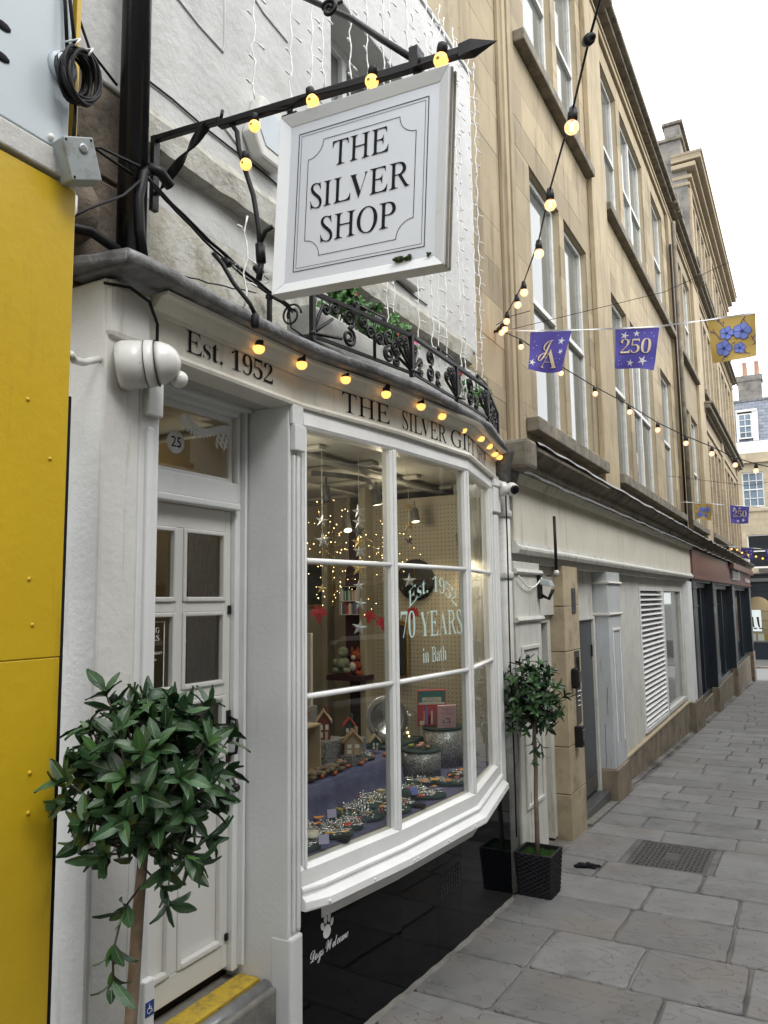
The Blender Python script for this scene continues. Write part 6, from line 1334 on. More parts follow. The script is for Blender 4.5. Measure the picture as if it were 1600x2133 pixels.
# bunting
def flagobj(q, kind, label, seed, group):
    """q: TL TR BR BL corners; decorations lie on the waving cloth"""
    TL, TR, BR, BL = [Vector(c) for c in q]; nrm = (TR - TL).cross(BL - TL).normalized()
    if nrm.y > 0: nrm = -nrm
    def P(u, v, h=0):
        a = TL.lerp(TR, u); b = BL.lerp(BR, u); p = a.lerp(b, v)
        return p + nrm * (h + .026 * math.sin(u * 6 + seed * 1.7) * v + .010 * math.sin(v * 7 + u * 4 + seed) * v) + Vector((0, 0, .012 * math.sin(math.pi * u) * v * (-1 if seed % 2 else 1)))
    r = thing('bunting_flag', label, 'flag', TL, group); n = 10; g = G()
    for i in range(n + 1):
        for j in range(n + 1): g.v.append(P(i / n, j / n))
    g.f = [(i * (n + 1) + j, (i + 1) * (n + 1) + j, (i + 1) * (n + 1) + j + 1, i * (n + 1) + j + 1) for i in range(n) for j in range(n)]; g.sm = [True] * len(g.f)
    obj('cloth', g, 'flag_gold' if kind == 'flower' else 'flag_blue', r)
    def star(g, cu, cv, r_, rot, npt=5, h=.0025):
        pts = []
        for k in range(2 * npt): 
            a = rot + math.pi * k / npt; rr_ = r_ if k % 2 == 0 else r_ * .34; pts.append(P(cu + rr_ * math.sin(a), cv - rr_ * math.cos(a), h))
        g.add([P(cu, cv, h)] + pts, [(0, 1 + k, 1 + (k + 1) % (2 * npt)) for k in range(2 * npt)])
    if kind == 'flower':
        tw_ = G()
        def branch(p, w_=.016):
            for i in range(len(p) - 1):
                a, b = Vector(p[i]), Vector(p[i + 1]); e = (b - a).normalized(); m_ = Vector((-e.y, e.x)) * w_ / 2
                tw_.add([P(*(a - m_), .003), P(*(b - m_), .003), P(*(b + m_), .003), P(*(a + m_), .003)], [(0, 1, 2, 3)])
        for p in ([(.2, .03), (.28, .1), (.33, .2)], [(.26, .02), (.2, .04)], [(.33, .07), (.34, .13)], [(.03, .26), (.15, .33), (.25, .5)], [(.1, .22), (.12, .3)], [(.8, .02), (.72, .12), (.68, .24)], [(.8, .13), (.74, .1)], [(.9, .5), (.95, .62), (1.0, .7)], [(.98, .5), (.94, .56)], [(.92, .72), (.98, .68)], [(.33, .8), (.3, .9), (.24, .97)], [(.36, .9), (.3, .88)], [(.5, .62), (.56, .6)], [(.72, .76), (.78, .88), (.86, .9)], [(.72, .9), (.78, .85)], [(.5, .45), (.58, .42)]): branch(p)
        obj('printed_twigs', tw_, 'flag_shadow', r)
        pe, ve = G(), G()
        for (cu, cv, R_, kind2) in ((.39, .36, .155, 5), (.72, .36, .19, 5), (.31, .70, .18, 5), (.65, .74, .125, 3)):
            for lay, h, rr_ in ((ve, .004, R_ * 1.06), (pe, .005, R_)):
                pts = []
                for k in range(40):
                    a = 2 * math.pi * k / 40; pts.append(P(cu + rr_ * (.80 + .20 * abs(math.cos(2.5 * a)) + .03 * math.sin(9 * a)) * math.cos(a), cv + rr_ * (.80 + .20 * abs(math.cos(2.5 * a)) + .03 * math.sin(9 * a)) * math.sin(a), h))
                lay.add([P(cu, cv, h)] + pts, [(0, 1 + k, 1 + (k + 1) % 40) for k in range(40)])
            for k in range(5):
                a = 2 * math.pi * (k + .5) / 5 + .0; e = Vector((math.cos(a), math.sin(a))); m_ = Vector((-e.y, e.x)) * .004
                a_, b_ = Vector((cu, cv)), Vector((cu, cv)) + e * R_ * .8
                tw2 = [P(*(a_ - m_), .006), P(*(b_ - m_), .006), P(*(b_ + m_), .006), P(*(a_ + m_), .006)]; ve.add(tw2, [(0, 1, 2, 3)])
            star(ve, cu, cv, R_ * .35, .3, 9, .0062)
        obj('printed_outline', ve, 'flag_shadow', r); obj('printed_petals', pe, 'petal_blue', r)
    else:
        s = G()
        if kind == 'JA': spots = [(.10, .80, .10, .2), (.80, .24, .10, .1), (.84, .50, .08, .5)]; dots = [(.12, .25), (.18, .35), (.1, .42), (.74, .66), (.86, .68), (.80, .76), (.2, .62), (.70, .10)]
        else: spots = [(.22, .17, .11, .3), (.50, .13, .09, .0), (.38, .86, .10, .2), (.70, .80, .13, .4)]; dots = [(.84, .12), (.9, .2), (.1, .80), (.16, .88), (.08, .9), (.68, .12), (.35, .28), (.92, .72)]
        for (u, v, r_, ro) in spots: star(s, u, v, r_, ro)
        for (u, v) in dots: star(s, u, v, .017, 0, 4)
        obj('printed_stars', s, 'flag_white', r)
        def put(txt, cu, cv, hgt, wid, mat, h, sk=0):
            f = lambda u, q: P(cu + u + sk * q, cv - q, h)
            text('printed_letters', txt, mat, r, (0, 0, 0), (1, 0, 0), (0, 0, 1), hgt, wid, depth=0, bend=f)
        if kind == 'JA':
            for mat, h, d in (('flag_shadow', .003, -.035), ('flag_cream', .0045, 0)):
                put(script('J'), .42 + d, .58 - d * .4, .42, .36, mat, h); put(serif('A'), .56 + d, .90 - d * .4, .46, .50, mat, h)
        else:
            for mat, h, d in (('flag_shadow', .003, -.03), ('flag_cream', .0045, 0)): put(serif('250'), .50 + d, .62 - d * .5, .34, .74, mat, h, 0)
    return r
F1 = [[(.124, 6.017, 4.203), (.464, 6.032, 4.157), (.36, 6.061, 3.836), (.095, 6.046, 3.895)], [(.807, 6.039, 4.107), (1.138, 6.037, 4.06), (1.074, 6.069, 3.737), (.783, 6.068, 3.799)], [(1.481, 6.021, 4.043), (1.805, 5.994, 4.026), (1.788, 6.022, 3.726), (1.49, 6.049, 3.728)]]
flagobj(F1[0], 'JA', 'violet bunting flag with cream monogram letters JA, nearest the wall hook', 1, 'flags on the near bunting')
flagobj(F1[1], '250', 'violet bunting flag printed 250 on the near line', 2, 'flags on the near bunting')
flagobj(F1[2], 'flower', 'large golden bunting flag with blue flowers against the sky', 3, 'flags on the near bunting')
F2 = [[(.257, 15.316, 3.732), (.568, 15.264, 3.695), (.53, 15.297, 3.388), (.255, 15.341, 3.445)], [(.869, 15.21, 3.641), (1.187, 15.145, 3.594), (1.159, 15.175, 3.296), (.864, 15.236, 3.327)]]
flagobj(F2[0], 'flower', 'small golden flower flag on the second bunting line down the lane', 4, 'flags on the second bunting')
flagobj(F2[1], '250', 'small violet 250 flag on the second bunting line down the lane', 5, 'flags on the second bunting')
F3 = [[(.492, 22.871, 3.302), (.815, 22.722, 3.266), (.782, 22.758, 2.949), (.497, 22.887, 3.016)], [(1.094, 22.586, 3.221), (1.41, 22.465, 3.179), (1.40, 22.465, 2.88), (1.10, 22.586, 2.92)]]
flagobj(F3[0], 'JA', 'tiny violet JA flag on the farthest bunting above the burgundy fascia', 6, 'flags on the far bunting')
flagobj(F3[1], '250', 'tiny violet 250 flag cut by the picture edge on the farthest bunting', 7, 'flags on the far bunting')
def tape(pts, label, w_=.014):
    g = G(); vs = []; n = len(pts)
    P_ = []
    for i in range(n - 1):
        for k in range(6): P_.append(Vector(pts[i]).lerp(Vector(pts[i + 1]), k / 6))
    P_.append(Vector(pts[-1])); m_ = len(P_)
    for i, p in enumerate(P_):
        a = 1.57 + .9 * math.sin(i * .8); d = Vector((0, math.cos(a), math.sin(a))) * w_ / 2; vs += [p - d, p + d]
    g.add(vs, [(2 * i, 2 * i + 1, 2 * i + 3, 2 * i + 2) for i in range(m_ - 1)], True); o = obj('bunting_tape', g, 'tape'); tag(o, label, 'tape')
tape([(-.12, 6.03, 4.27), (.104, 6.0, 4.214), (.464, 6.025, 4.162), (.807, 6.035, 4.112), (1.138, 6.03, 4.068), (1.481, 6.018, 4.048), (1.805, 5.99, 4.03), (2.1, 5.95, 4.02), (4.69, 5.6, 4.5)], 'white tape carrying the near bunting flags')
tape([(-.14, 16.2, 3.86), (.072, 15.34, 3.78), (.57, 15.26, 3.70), (.87, 15.21, 3.645), (1.187, 15.145, 3.597), (1.49, 15.07, 3.54), (4.69, 14.8, 3.6)], 'white tape carrying the second bunting')
tape([(-.14, 23.3, 3.45), (.273, 22.97, 3.343), (.815, 22.72, 3.27), (1.1, 22.58, 3.222), (1.4, 22.46, 3.18), (4.69, 21, 3.4)], 'white tape carrying the farthest bunting', .02)
FB = [(.26, 22.93, 3.28), (.40, 22.90, 3.25), (.52, 22.84, 3.16), (.68, 22.79, 3.09), (.86, 22.71, 3.04), (1.02, 22.63, 2.98)]
for i, p in enumerate(FB): o = obj('festoon_bulb', G().ball(p, .026, 8, 6), 'lamp_warm'); tag(o, 'small glowing bulb on the farthest festoon, %s from the terrace' % ords[i], 'bulb', 'bulbs on the farthest festoon')
wire([(-.14, 23.3, 3.5)] + [(x, y, z + .04) for x, y, z in FB] + [(2.5, 21.6, 2.9), (4.69, 20, 3.2)], .006, 'dark flex of the farthest festoon')

# ---------------------------------------------------------------- bay trees
def leaf_mesh(name, L_, W_, curl_, twist, mats):
    n = 7; vs, fs, mi = [], [], []
    for i in range(n + 1):
        t = i / n; w_ = W_ * (math.sin(math.pi * min(1, t * .93 + .04)) ** .85) * (1 - .25 * t); z = curl_ * L_ * (t - 1.2 * t * t); a = twist * t
        for s_ in (-1, -.07, .07, 1):
            y = s_ * w_ / 2; zz = z + abs(s_) * W_ * .14 + (.02 * W_ * math.sin(i * 2.9) if abs(s_) == 1 else 0)
            vs.append((t * L_, y * math.cos(a) - (zz - z) * math.sin(a), z + (zz - z) * math.cos(a) + y * math.sin(a)))
    for i in range(n):
        for k in range(3): fs.append((4 * i + k, 4 * i + 4 + k, 4 * i + 5 + k, 4 * i + 1 + k)); mi.append(1 if k == 1 else 0)
    me = bpy.data.meshes.new(name); me.from_pydata(vs, [], fs); me.polygons.foreach_set('use_smooth', [True] * len(fs))
    for m_ in mats: me.materials.append(MT[m_])
    me.polygons.foreach_set('material_index', mi); return me
def leafset(L_, W_): return [leaf_mesh('leaf', L_ * a, W_ * b, c, t, (m_, 'leaf_vein')) for a, b, c, t, m_ in ((1, 1, .25, .2, 'leaf'), (.9, .9, .45, -.3, 'leaf'), (1.1, .95, .1, .4, 'leaf'), (.8, 1, .35, 0, 'leaf'), (.85, .85, .2, .2, 'leaf_young'))]
def tree(label, base, trunk, centre, rad, nt, per, leafLW, seed, trunk_r, hang=(), limit=300, flat=.9, split=None):
    rr_ = random.Random(seed); r = thing('bay_tree', label, 'tree', base)
    tg = G(); tg.tube(trunk, [trunk_r * (1.12 - .3 * i / (len(trunk) - 1)) * (1 + .05 * math.sin(i * 2.1)) for i in range(len(trunk))], 12)
    obj('trunk', tg, 'bark', r)
    tw_ = G(); tips = []; C = Vector(centre); top = Vector(trunk[-1])
    ga = math.pi * (3 - math.sqrt(5))
    for k in range(nt):
        zf = 1 - 1.86 * (k + .5) / nt; rad_ = math.sqrt(max(0, 1 - zf * zf)); th = k * ga + rr_.uniform(-.2, .2)
        d = Vector((math.cos(th) * rad_, math.sin(th) * rad_, zf * flat)); sc_ = rr_.uniform(.62, .92) if k % 3 else rr_.uniform(.45, .65)
        tip = C + Vector((d.x * rad[0], d.y * rad[1], d.z * rad[2])) * sc_; mid = top.lerp(tip, .5) + Vector((rr_.uniform(-.02, .02), rr_.uniform(-.02, .02), rr_.uniform(0, .03)))
        tw_.tube([top, mid, tip], [trunk_r * .28, trunk_r * .2, .0022], 5); tips.append((tip, (tip - mid).normalized(), per))
    for (pts, n_) in hang:
        tw_.tube(pts, .003, 5)
        for i in range(1, len(pts)): tips.append((Vector(pts[i]), (Vector(pts[i]) - Vector(pts[i - 1])).normalized(), n_))
    obj('twigs', tw_, 'twig', r)
    ms = leafset(*leafLW); cnt = 0; inner = G()
    items = []
    for (tip, d, n_) in tips:
        a0 = rr_.uniform(0, 6.28); a = d.orthogonal().normalized(); b = d.cross(a)
        for i in range(n_):
            th = a0 + i * 2.4; spread = rr_.uniform(.75, 1.4) if i else .25
            dr = (d * math.cos(spread) + (a * math.cos(th) + b * math.sin(th)) * math.sin(spread)); dr.z -= .12; dr.normalize()
            p = tip - d * rr_.uniform(0, .028) * (leafLW[0] / .09); items.append((p, dr, rr_.choice(ms[:4]) if not (i == 0 and rr_.random() < .55) else ms[4], rr_.uniform(.72, 1.12)))
    items.sort(key=lambda t: t[0].y - t[0].x * .5)
    for i, (p, dr, me, s_) in enumerate(items):
        up_ = (Vector((0, 0, .45)) + (p - C).normalized() * 1.3 + Vector((rr_.uniform(-.4, .4), rr_.uniform(-.4, .4), 0))); x = dr; z = (up_ - x * up_.dot(x)).normalized(); y = z.cross(x)
        m_ = Matrix((x, y, z)).transposed().to_4x4()
        if i < limit:
            o = bpy.data.objects.new('leaf', me); col.objects.link(o); o.parent = r; o.location = p - Vector(base); o.rotation_euler = m_.to_euler(); o.scale = (s_,) * 3
        else:
            m3 = m_.to_3x3(); inner.add([m3 @ (v.co * s_) + p for v in me.vertices], [tuple(q.vertices) for q in me.polygons], True)
    # inner leaves close to the stem: too many and too dark to pick apart
    for k in range(int(nt * 3.2)):
        v = Vector((rr_.gauss(0, 1), rr_.gauss(0, 1), rr_.gauss(0, 1))).normalized() * rr_.uniform(.1, .62); p = C + Vector((v.x * rad[0], v.y * rad[1], v.z * rad[2])); me = ms[k % 4]
        dr = (v + Vector((rr_.uniform(-1, 1), rr_.uniform(-1, 1), rr_.uniform(-1, 1)))).normalized(); z = dr.orthogonal().normalized(); y = z.cross(dr); m3 = Matrix((dr, y, z)).transposed()
        inner.add([m3 @ v_.co + p for v_ in me.vertices], [tuple(q.vertices) for q in me.polygons], True)
    obj('inner_leaves', inner, 'leaf', r, kind='stuff'); return r
B1 = (.40, 1.50, gz(1.5))
t1 = tree('large bay tree standard with dark glossy crown in front of the white shop door', B1, [(.40, 1.50, .30), (.40, 1.515, .55), (.405, 1.52, .80), (.395, 1.545, 1.0), (.385, 1.565, 1.18), (.385, 1.575, 1.28), (.39, 1.575, 1.34)], (.40, 1.575, 1.53), (.25, .265, .345), 104, 6, (.080, .038), 11, .0165,
    hang=(([(.40, 1.56, 1.26), (.40, 1.50, 1.22), (.41, 1.46, 1.13), (.42, 1.455, 1.07)], 5), ([(.40, 1.57, 1.30), (.42, 1.62, 1.24), (.43, 1.64, 1.19)], 5), ([(.39, 1.58, 1.36), (.40, 1.70, 1.33), (.40, 1.73, 1.26)], 5)))
pl1 = thing('rattan_planter', 'dark woven planter holding the large bay tree by the door', 'planter', (B1[0], B1[1], gz(1.5)))
def planter(root, cx, cy, w0, w1, z0, z1, rot=0):
    def ringp(w_, z, t=0):
        return [(cx + (a * math.cos(rot) - b * math.sin(rot)) * (w_ - t), cy + (a * math.sin(rot) + b * math.cos(rot)) * (w_ - t), z) for a, b in ((-.5, -.5), (.5, -.5), (.5, .5), (-.5, .5))]
    v = ringp(w0, z0) + ringp(w1, z1) + ringp(w1, z1, .03) + ringp(w1, z1 - .06, .035)
    obj('pot', G().add(v, [(3, 2, 1, 0)] + [(4 * l + k, 4 * l + (k + 1) % 4, 4 * l + 4 + (k + 1) % 4, 4 * l + 4 + k) for l in range(3) for k in range(4)] + [(12, 13, 14, 15)]), 'rattan', root)
    g = G(); rows_ = 20; cols_ = 10
    for side in range(4):
        for i in range(rows_):
            t = (i + .5) / rows_; z = z0 + (z1 - z0) * t; P_ = ringp(w0 + (w1 - w0) * t, z); A_, B_ = Vector(P_[side]), Vector(P_[(side + 1) % 4]); e = B_ - A_; nn = Vector((e.y, -e.x, 0)).normalized(); h = (z1 - z0) / rows_ * .46
            for j in range(cols_):
                if (i + j) % 2: continue
                a = A_ + e * (j / cols_); b = A_ + e * min(1, (j + 1.7) / cols_); m_ = (a + b) / 2 + nn * .007
                g.add([a + Vector((0, 0, -h)), a + Vector((0, 0, h)), m_ + Vector((0, 0, h)), m_ + Vector((0, 0, -h)), b + Vector((0, 0, h)), b + Vector((0, 0, -h))], [(0, 3, 2, 1), (3, 5, 4, 2), (1, 2, 4), (0, 5, 3)])
    obj('woven_strands', g, 'rattan', root, kind='stuff')
    g = G(); rr_ = random.Random(4)
    for k in range(1500):
        a, b = rr_.uniform(-.5, .5) * (w1 - .04), rr_.uniform(-.5, .5) * (w1 - .04); x = cx + a * math.cos(rot) - b * math.sin(rot); y = cy + a * math.sin(rot) + b * math.cos(rot); z = z1 - .045 + .02 * mnoise.noise(Vector((x * 20, y * 20, 0))); dx, dy = rr_.uniform(-.012, .012), rr_.uniform(-.012, .012)
        g.add([(x - .0025, y, z), (x + .0025, y, z), (x + dx, y + dy, z + rr_.uniform(.015, .032))], [(0, 1, 2)])
    obj('artificial_turf', g, 'turf', root, kind='stuff')
    obj('turf_mat', G().box(cx - w1 * .45, cx + w1 * .45, cy - w1 * .45, cy + w1 * .45, z1 - .06, z1 - .045), 'turf', root)
planter(pl1, B1[0], B1[1], .26, .30, gz(1.5) + .003, .40)
B2 = (.165, 5.62, gz(5.6))
pl2 = thing('rattan_planter', 'square black woven planter with turf at the end of the stall riser', 'planter', B2)
planter(pl2, B2[0], B2[1], .235, .275, gz(5.6) - .0, .20, rot=0)
t2 = tree('small bay tree standard with round crown beside the grimy downpipe', B2, [(.165, 5.60, .12), (.17, 5.595, .35), (.175, 5.58, .6), (.18, 5.59, .80), (.18, 5.575, 1.0), (.185, 5.575, 1.12)], (.18, 5.57, 1.28), (.255, .27, .37), 96, 6, (.078, .036), 21, .016,
    hang=(([(.18, 5.57, 1.02), (.20, 5.52, .93), (.20, 5.50, .84)], 4), ([(.18, 5.57, 1.02), (.20, 5.66, .93), (.20, 5.69, .86)], 4), ([(.18, 5.57, 1.05), (.15, 5.62, .95)], 4)))
# dropped glove on the flags
gl = G(); rr_ = random.Random(2)
for (x, y, z, a, b, c) in ((.28, 6.36, .02, .045, .03, .02), (.325, 6.38, .022, .03, .022, .022), (.36, 6.40, .018, .03, .02, .018), (.245, 6.335, .016, .028, .012, .014), (.39, 6.43, .014, .026, .012, .012), (.37, 6.37, .012, .026, .010, .010)):
    gl.ball((x, y, gz(y) + z), 1, 9, 6, (a, b, c))
gl.v = [(x + .008 * mnoise.noise(Vector((x * 60, y * 60, z * 60))), y, z + .008 * mnoise.noise(Vector((x * 50, y * 70, z * 60)))) for x, y, z in gl.v]
o = obj('glove', gl, 'ink'); tag(o, 'crumpled black glove lying on the flagstones near the planter', 'glove')
# accessible doorbell with wheelchair sign
db = thing('call_button', 'white door call unit with blue wheelchair symbol low beside the door', 'call button', (.0, 1.955, .70))
obj('case', G().box(.0005, .03, 1.945, 1.992, .62, .78), 'white_paint', db, bevel=.006); obj('badge', G().box(.0305, .032, 1.950, 1.987, .67, .715), 'blue_badge', db)
g = G(); c0 = (1.966, .688)
pts = [(c0[0] + .009 * math.cos(a), c0[1] + .009 * math.sin(a)) for a in [math.radians(100 + 15 * k) for k in range(17)]]
for a, b in zip(pts[:-1], pts[1:]):
    g.tube([(.0325, a[0], a[1]), (.0325, b[0], b[1])], .0012, 4)
for a, b in (((1.966, .703), (1.966, .692)), ((1.966, .698), (1.974, .698)), ((1.966, .692), (1.975, .692)), ((1.975, .692), (1.979, .681))): g.tube([(.0325, *a), (.0325, *b)], .0014, 4)
g.ball((.0325, 1.966, .707), .0022, 6, 4); obj('wheelchair_symbol', g, 'white_paint', db)
# ================================================================ INSIDE THE SHOP WINDOW
TZ = .868
rm = thing('shop_room', 'cream interior of the gift shop seen through the bow window', 'room', (-1.2, 3.6, .4))
obj('back_wall', G().box(-2.75, -2.65, 1.9, 6.4, .3, 2.95), 'cream_wall', rm)
obj('pegboard', G().box(-1.0, -.04, 5.30, 5.34, .80, 2.79), 'pegboard', rm)
g = G()
for i in range(30):
    for j in range(58): 
        x, z = -.96 + i * .031, .95 + j * .031; g.add([(x - .0035, 5.2985, z - .0035), (x + .0035, 5.2985, z - .0035), (x + .0035, 5.2985, z + .0035), (x - .0035, 5.2985, z + .0035)], [(0, 1, 2, 3)])
obj('peg_holes', g, 'dark_room', rm)
obj('partition', G().box(-1.06, -1.001, 5.18, 5.34, .3, 2.9).box(-1.95, -1.30, 5.6, 5.66, .3, 2.9).box(-1.34, -1.30, 5.45, 5.599, .3, 2.9).box(-2.2, -2.1, 5.0, 5.1, .3, 2.9).box(-1.62, -1.56, 5.50, 5.599, .3, 2.9), 'cream_wall', rm, bevel=.01)
obj('end_wall', G().box(-2.65, -.75, 6.3, 6.4, .3, 2.95), 'cream_wall', rm)
obj('wall', G().box(-2.65, -.36, 2.79, 2.86, .3, 2.80).box(-2.65, -.36, 1.9, 1.95, .3, 2.95), 'cream_wall', rm)
obj('floor', G().box(-2.65, -.35, 1.95, 6.3, .36, .40), 'floor_dark', rm)
obj('ceiling', G().box(-2.65, -.08, 1.95, 6.3, 2.89, 2.95), 'ceiling_paint', rm)
for k in range(5): obj('ceiling_beam', G().box(-2.65 + .0, -.36, 2.95 + k * .62, 3.03 + k * .62, 2.86, 2.889), 'ceiling_paint', rm, bevel=.01)
for k in range(3): obj('ceiling_board', G().box(-.55 - k * .62, -.47 - k * .62, 2.9, 6.3, 2.835, 2.859), 'ceiling_paint', rm, bevel=.01)
obj('curtain', G().add([(-2.6 + 0 * i, 1.96 + i * .028, z) for i in range(30) for z in (.4, 2.4)] and [(-1.6 + .03 * math.sin(i * 1.5), 2.0 + i * .026, z) for i in range(30) for z in (.4, 2.5)], [(2 * i, 2 * i + 2, 2 * i + 3, 2 * i + 1) for i in range(29)], True), 'cream_wall', rm)
# display table and its cloth
tb_ = thing('display_table', 'display table under lilac cloth filling the bow window', 'table', (-.45, 4.0, .4))
gp = [(-1.0, 2.88), (-.06, 2.90), (.045, 3.58), (.115, 4.42), (-.04, 5.28), (-1.0, 5.28)]
obj('top', G().prism(gp, TZ - .06, TZ - .004, lambda u, v, d: (u, v, d)), 'wood', tb_)
o = obj('tablecloth', G().prism([(u - .004, v) for u, v in gp], TZ - .0035, TZ, lambda u, v, d: (u, v, d)), 'cloth_purple'); tag(o, 'lilac cloth lying flat over the window display table', 'tablecloth')
st_ = thing('display_step', 'raised step draped in lilac satin behind the jewellery pads', 'display step', (-.6, 3.6, TZ))
vs = []; n = 90
for i in range(n + 1):
    y = 2.89 + (4.42 - 2.89) * i / n; w_ = mnoise.noise(Vector((y * 5, 0, 0))) * .02; w2_ = mnoise.noise(Vector((y * 11, 3, 0))) * .012
    vs += [(-.95, y, 1.05), (-.33 + w_ * .3, y, 1.052), (-.315 + w_ * .4, y, 1.044), (-.305 + w_, y, .97), (-.295 + w_ + w2_, y, .90), (-.27 + w_ * 1.4 + w2_, y, TZ + .002)]
obj('drape', G().add(vs, [(6 * i + k, 6 * i + 6 + k, 6 * i + 7 + k, 6 * i + 1 + k) for i in range(n) for k in range(5)], True), 'cloth_purple', st_)
obj('drape_end', G().add([(-.95, 4.42, 1.05), (-.33, 4.42, 1.05), (-.29, 4.42, TZ), (-.95, 4.42, TZ)], [(0, 1, 2, 3)]), 'cloth_purple', st_)
# velvet pads with jewellery
rj = random.Random(5)
def bayx(y):
    for i in range(3):
        if BAY[i][1] <= y <= BAY[i + 1][1]: t = (y - BAY[i][1]) / (BAY[i + 1][1] - BAY[i][1]); return BAY[i][0] + (BAY[i + 1][0] - BAY[i][0]) * t
    return 0
def pad(x, y, a, b, rot, label, kind, z=TZ, th=.024):
    if z == TZ: x = min(x, min(bayx(y - .07), bayx(y + .07)) - .05 - b - .25 * a)
    r = thing('velvet_pad', label, 'jewellery pad', (x, y, z)); g = G(); n = 26; cr_, sr_ = math.cos(rot), math.sin(rot)
    rings = []
    for (s_, h) in ((.90, .001), (.99, .006), (1.0, .018), (.96, th - .003), (.86, th), (.3, th + .002)):
        rings.append([(x + (a * s_ * math.cos(2 * math.pi * k / n)) * cr_ - (b * s_ * math.sin(2 * math.pi * k / n)) * sr_, y + a * s_ * math.cos(2 * math.pi * k / n) * sr_ + b * s_ * math.sin(2 * math.pi * k / n) * cr_, z + h) for k in range(n)])
    for q in rings: g.v += q
    g.f = [(i * n + k, i * n + (k + 1) % n, (i + 1) * n + (k + 1) % n, (i + 1) * n + k) for i in range(len(rings) - 1) for k in range(n)] + [tuple((len(rings) - 1) * n + k for k in range(n))]; g.sm = [True] * len(g.f)
    obj('cushion', g, 'velvet', r); zt = z + th
    j = G(); tg_ = G(); ch = G(); gd = G()
    def W_(u, v): return (x + u * a * cr_ - v * b * sr_, y + u * a * sr_ + v * b * cr_)
    nn = {'rings': 26, 'chains': 14, 'bangles': 12, 'mixed': 22}[kind]
    for k in range(nn):
        u, v = rj.uniform(-.75, .75), rj.uniform(-.75, .75)
        if u * u + v * v > .72: continue
        px_, py_ = W_(u, v)
        if kind in ('rings', 'mixed'):
            rr__ = .009; axd = rj.uniform(0, 3.14); m_ = 9
            pts = [(px_ + rr__ * math.cos(q) * math.cos(axd), py_ + rr__ * math.cos(q) * math.sin(axd), zt + .008 + rr__ * math.sin(q)) for q in [2 * math.pi * i / m_ for i in range(m_ + 1)]]
            (j if rj.random() > .25 else gd).tube(pts, .0019, 4, cap=False); j.ball((px_, py_, zt + .018), .0042, 5, 4)
        if kind == 'bangles' or (kind == 'mixed' and k % 5 == 0):
            rr__ = rj.uniform(.026, .034); m_ = 18; ti = rj.uniform(-.2, .2)
            j.tube([(px_ + rr__ * math.cos(q), py_ + rr__ * math.sin(q), zt + .006 + ti * rr__ * math.cos(q) * .4) for q in [2 * math.pi * i / m_ for i in range(m_ + 1)]], .0026, 5, cap=False)
        if kind == 'chains' or (kind == 'mixed' and k % 4 == 0):
            p0 = W_(-.8, v * .8); p1 = W_(.8, v * .5 + .1); j.tube([(p0[0] + (p1[0] - p0[0]) * t, p0[1] + (p1[1] - p0[1]) * t + .012 * math.sin(t * 6 + k), zt + .003) for t in [i / 12 for i in range(13)]], .0015, 4)
            j.ball((p1[0], p1[1], zt + .005), .006, 6, 4, (1, 1, .4))
        ta_ = rj.uniform(0, 3.1); q = .0065; cx_, cy_ = px_ + .016, py_ - .012
        tg_.add([(cx_ - q * math.cos(ta_), cy_ - q * math.sin(ta_), zt + .0022), (cx_ + q * math.sin(ta_) * .7, cy_ - q * math.cos(ta_) * .7, zt + .0022), (cx_ + q * math.cos(ta_), cy_ + q * math.sin(ta_), zt + .006), (cx_ - q * math.sin(ta_) * .7, cy_ + q * math.cos(ta_) * .7, zt + .006)], [(0, 1, 2, 3)])
    if j.f: obj('silver_jewellery', j, 'silver', r, kind='stuff')
    if gd.f: obj('gold_rings', gd, 'gold', r, kind='stuff')
    if tg_.f: obj('price_tags', tg_, 'card_white', r, kind='stuff')
    return r
PADS = [(-.035, 3.05, .13, .10, .5, 'dark green velvet pad of necklaces in the near corner with folded lilac card', 'chains'), (.01, 3.30, .10, .085, .3, 'velvet pad with red and yellow leaf and chains beside the middle bar', 'chains'), (-.16, 3.36, .12, .09, .3, 'velvet pad holding a black ring and rows of tags near the left glass', 'mixed'),
        (-.13, 3.62, .12, .10, .6, 'velvet pad crowded with rings behind the leaf pad', 'rings'), (-.02, 3.80, .10, .085, .4, 'velvet pad of rings beside the red bauble', 'rings'), (-.17, 3.93, .12, .09, .2, 'velvet pad of ring stands in the middle of the display', 'rings'), (.02, 4.16, .12, .085, .5, 'velvet pad with rows of silver bangles', 'bangles'), (-.20, 3.20, .09, .07, .5, 'velvet pad half hidden behind the near corner pad', 'mixed'), (-.22, 3.80, .09, .06, .3, 'velvet pad squeezed between ring pads and the lilac step', 'rings'), (-.20, 4.42, .10, .07, .2, 'velvet pad in front of the short glitter plinth', 'mixed'), (.0, 4.72, .10, .06, .2, 'velvet pad below the tall glitter plinth', 'bangles'), (-.16, 3.50, .09, .06, .2, 'velvet pad of chains between the near pads', 'chains'), (-.27, 3.30, .08, .05, .3, 'velvet pad tucked under the lilac step nearest the door', 'rings'), (-.27, 3.95, .08, .05, .3, 'velvet pad tucked under the lilac step behind the ring stands', 'mixed'), (-.06, 3.92, .09, .06, .3, 'velvet pad between the bangles and the ring stands', 'mixed'), (-.10, 3.42, .08, .05, .4, 'small velvet pad beside the red leaf pad', 'mixed'),
        (-.16, 4.22, .12, .09, .2, 'velvet pad of mixed rings below the short glitter plinth', 'mixed'), (-.03, 4.50, .13, .075, .3, 'velvet pad with bracelets by the second bar', 'mixed'), (-.25, 3.70, .06, .05, .3, 'small velvet pad pushed against the lilac step', 'mixed')]
for x, y, a, b, ro, l, k in PADS: pad(x, y, a, b, ro, l, k)
pad(-.50, 4.10, .16, .09, .3, 'velvet pad on the raised step under the small tan house', 'mixed', 1.052, .022)
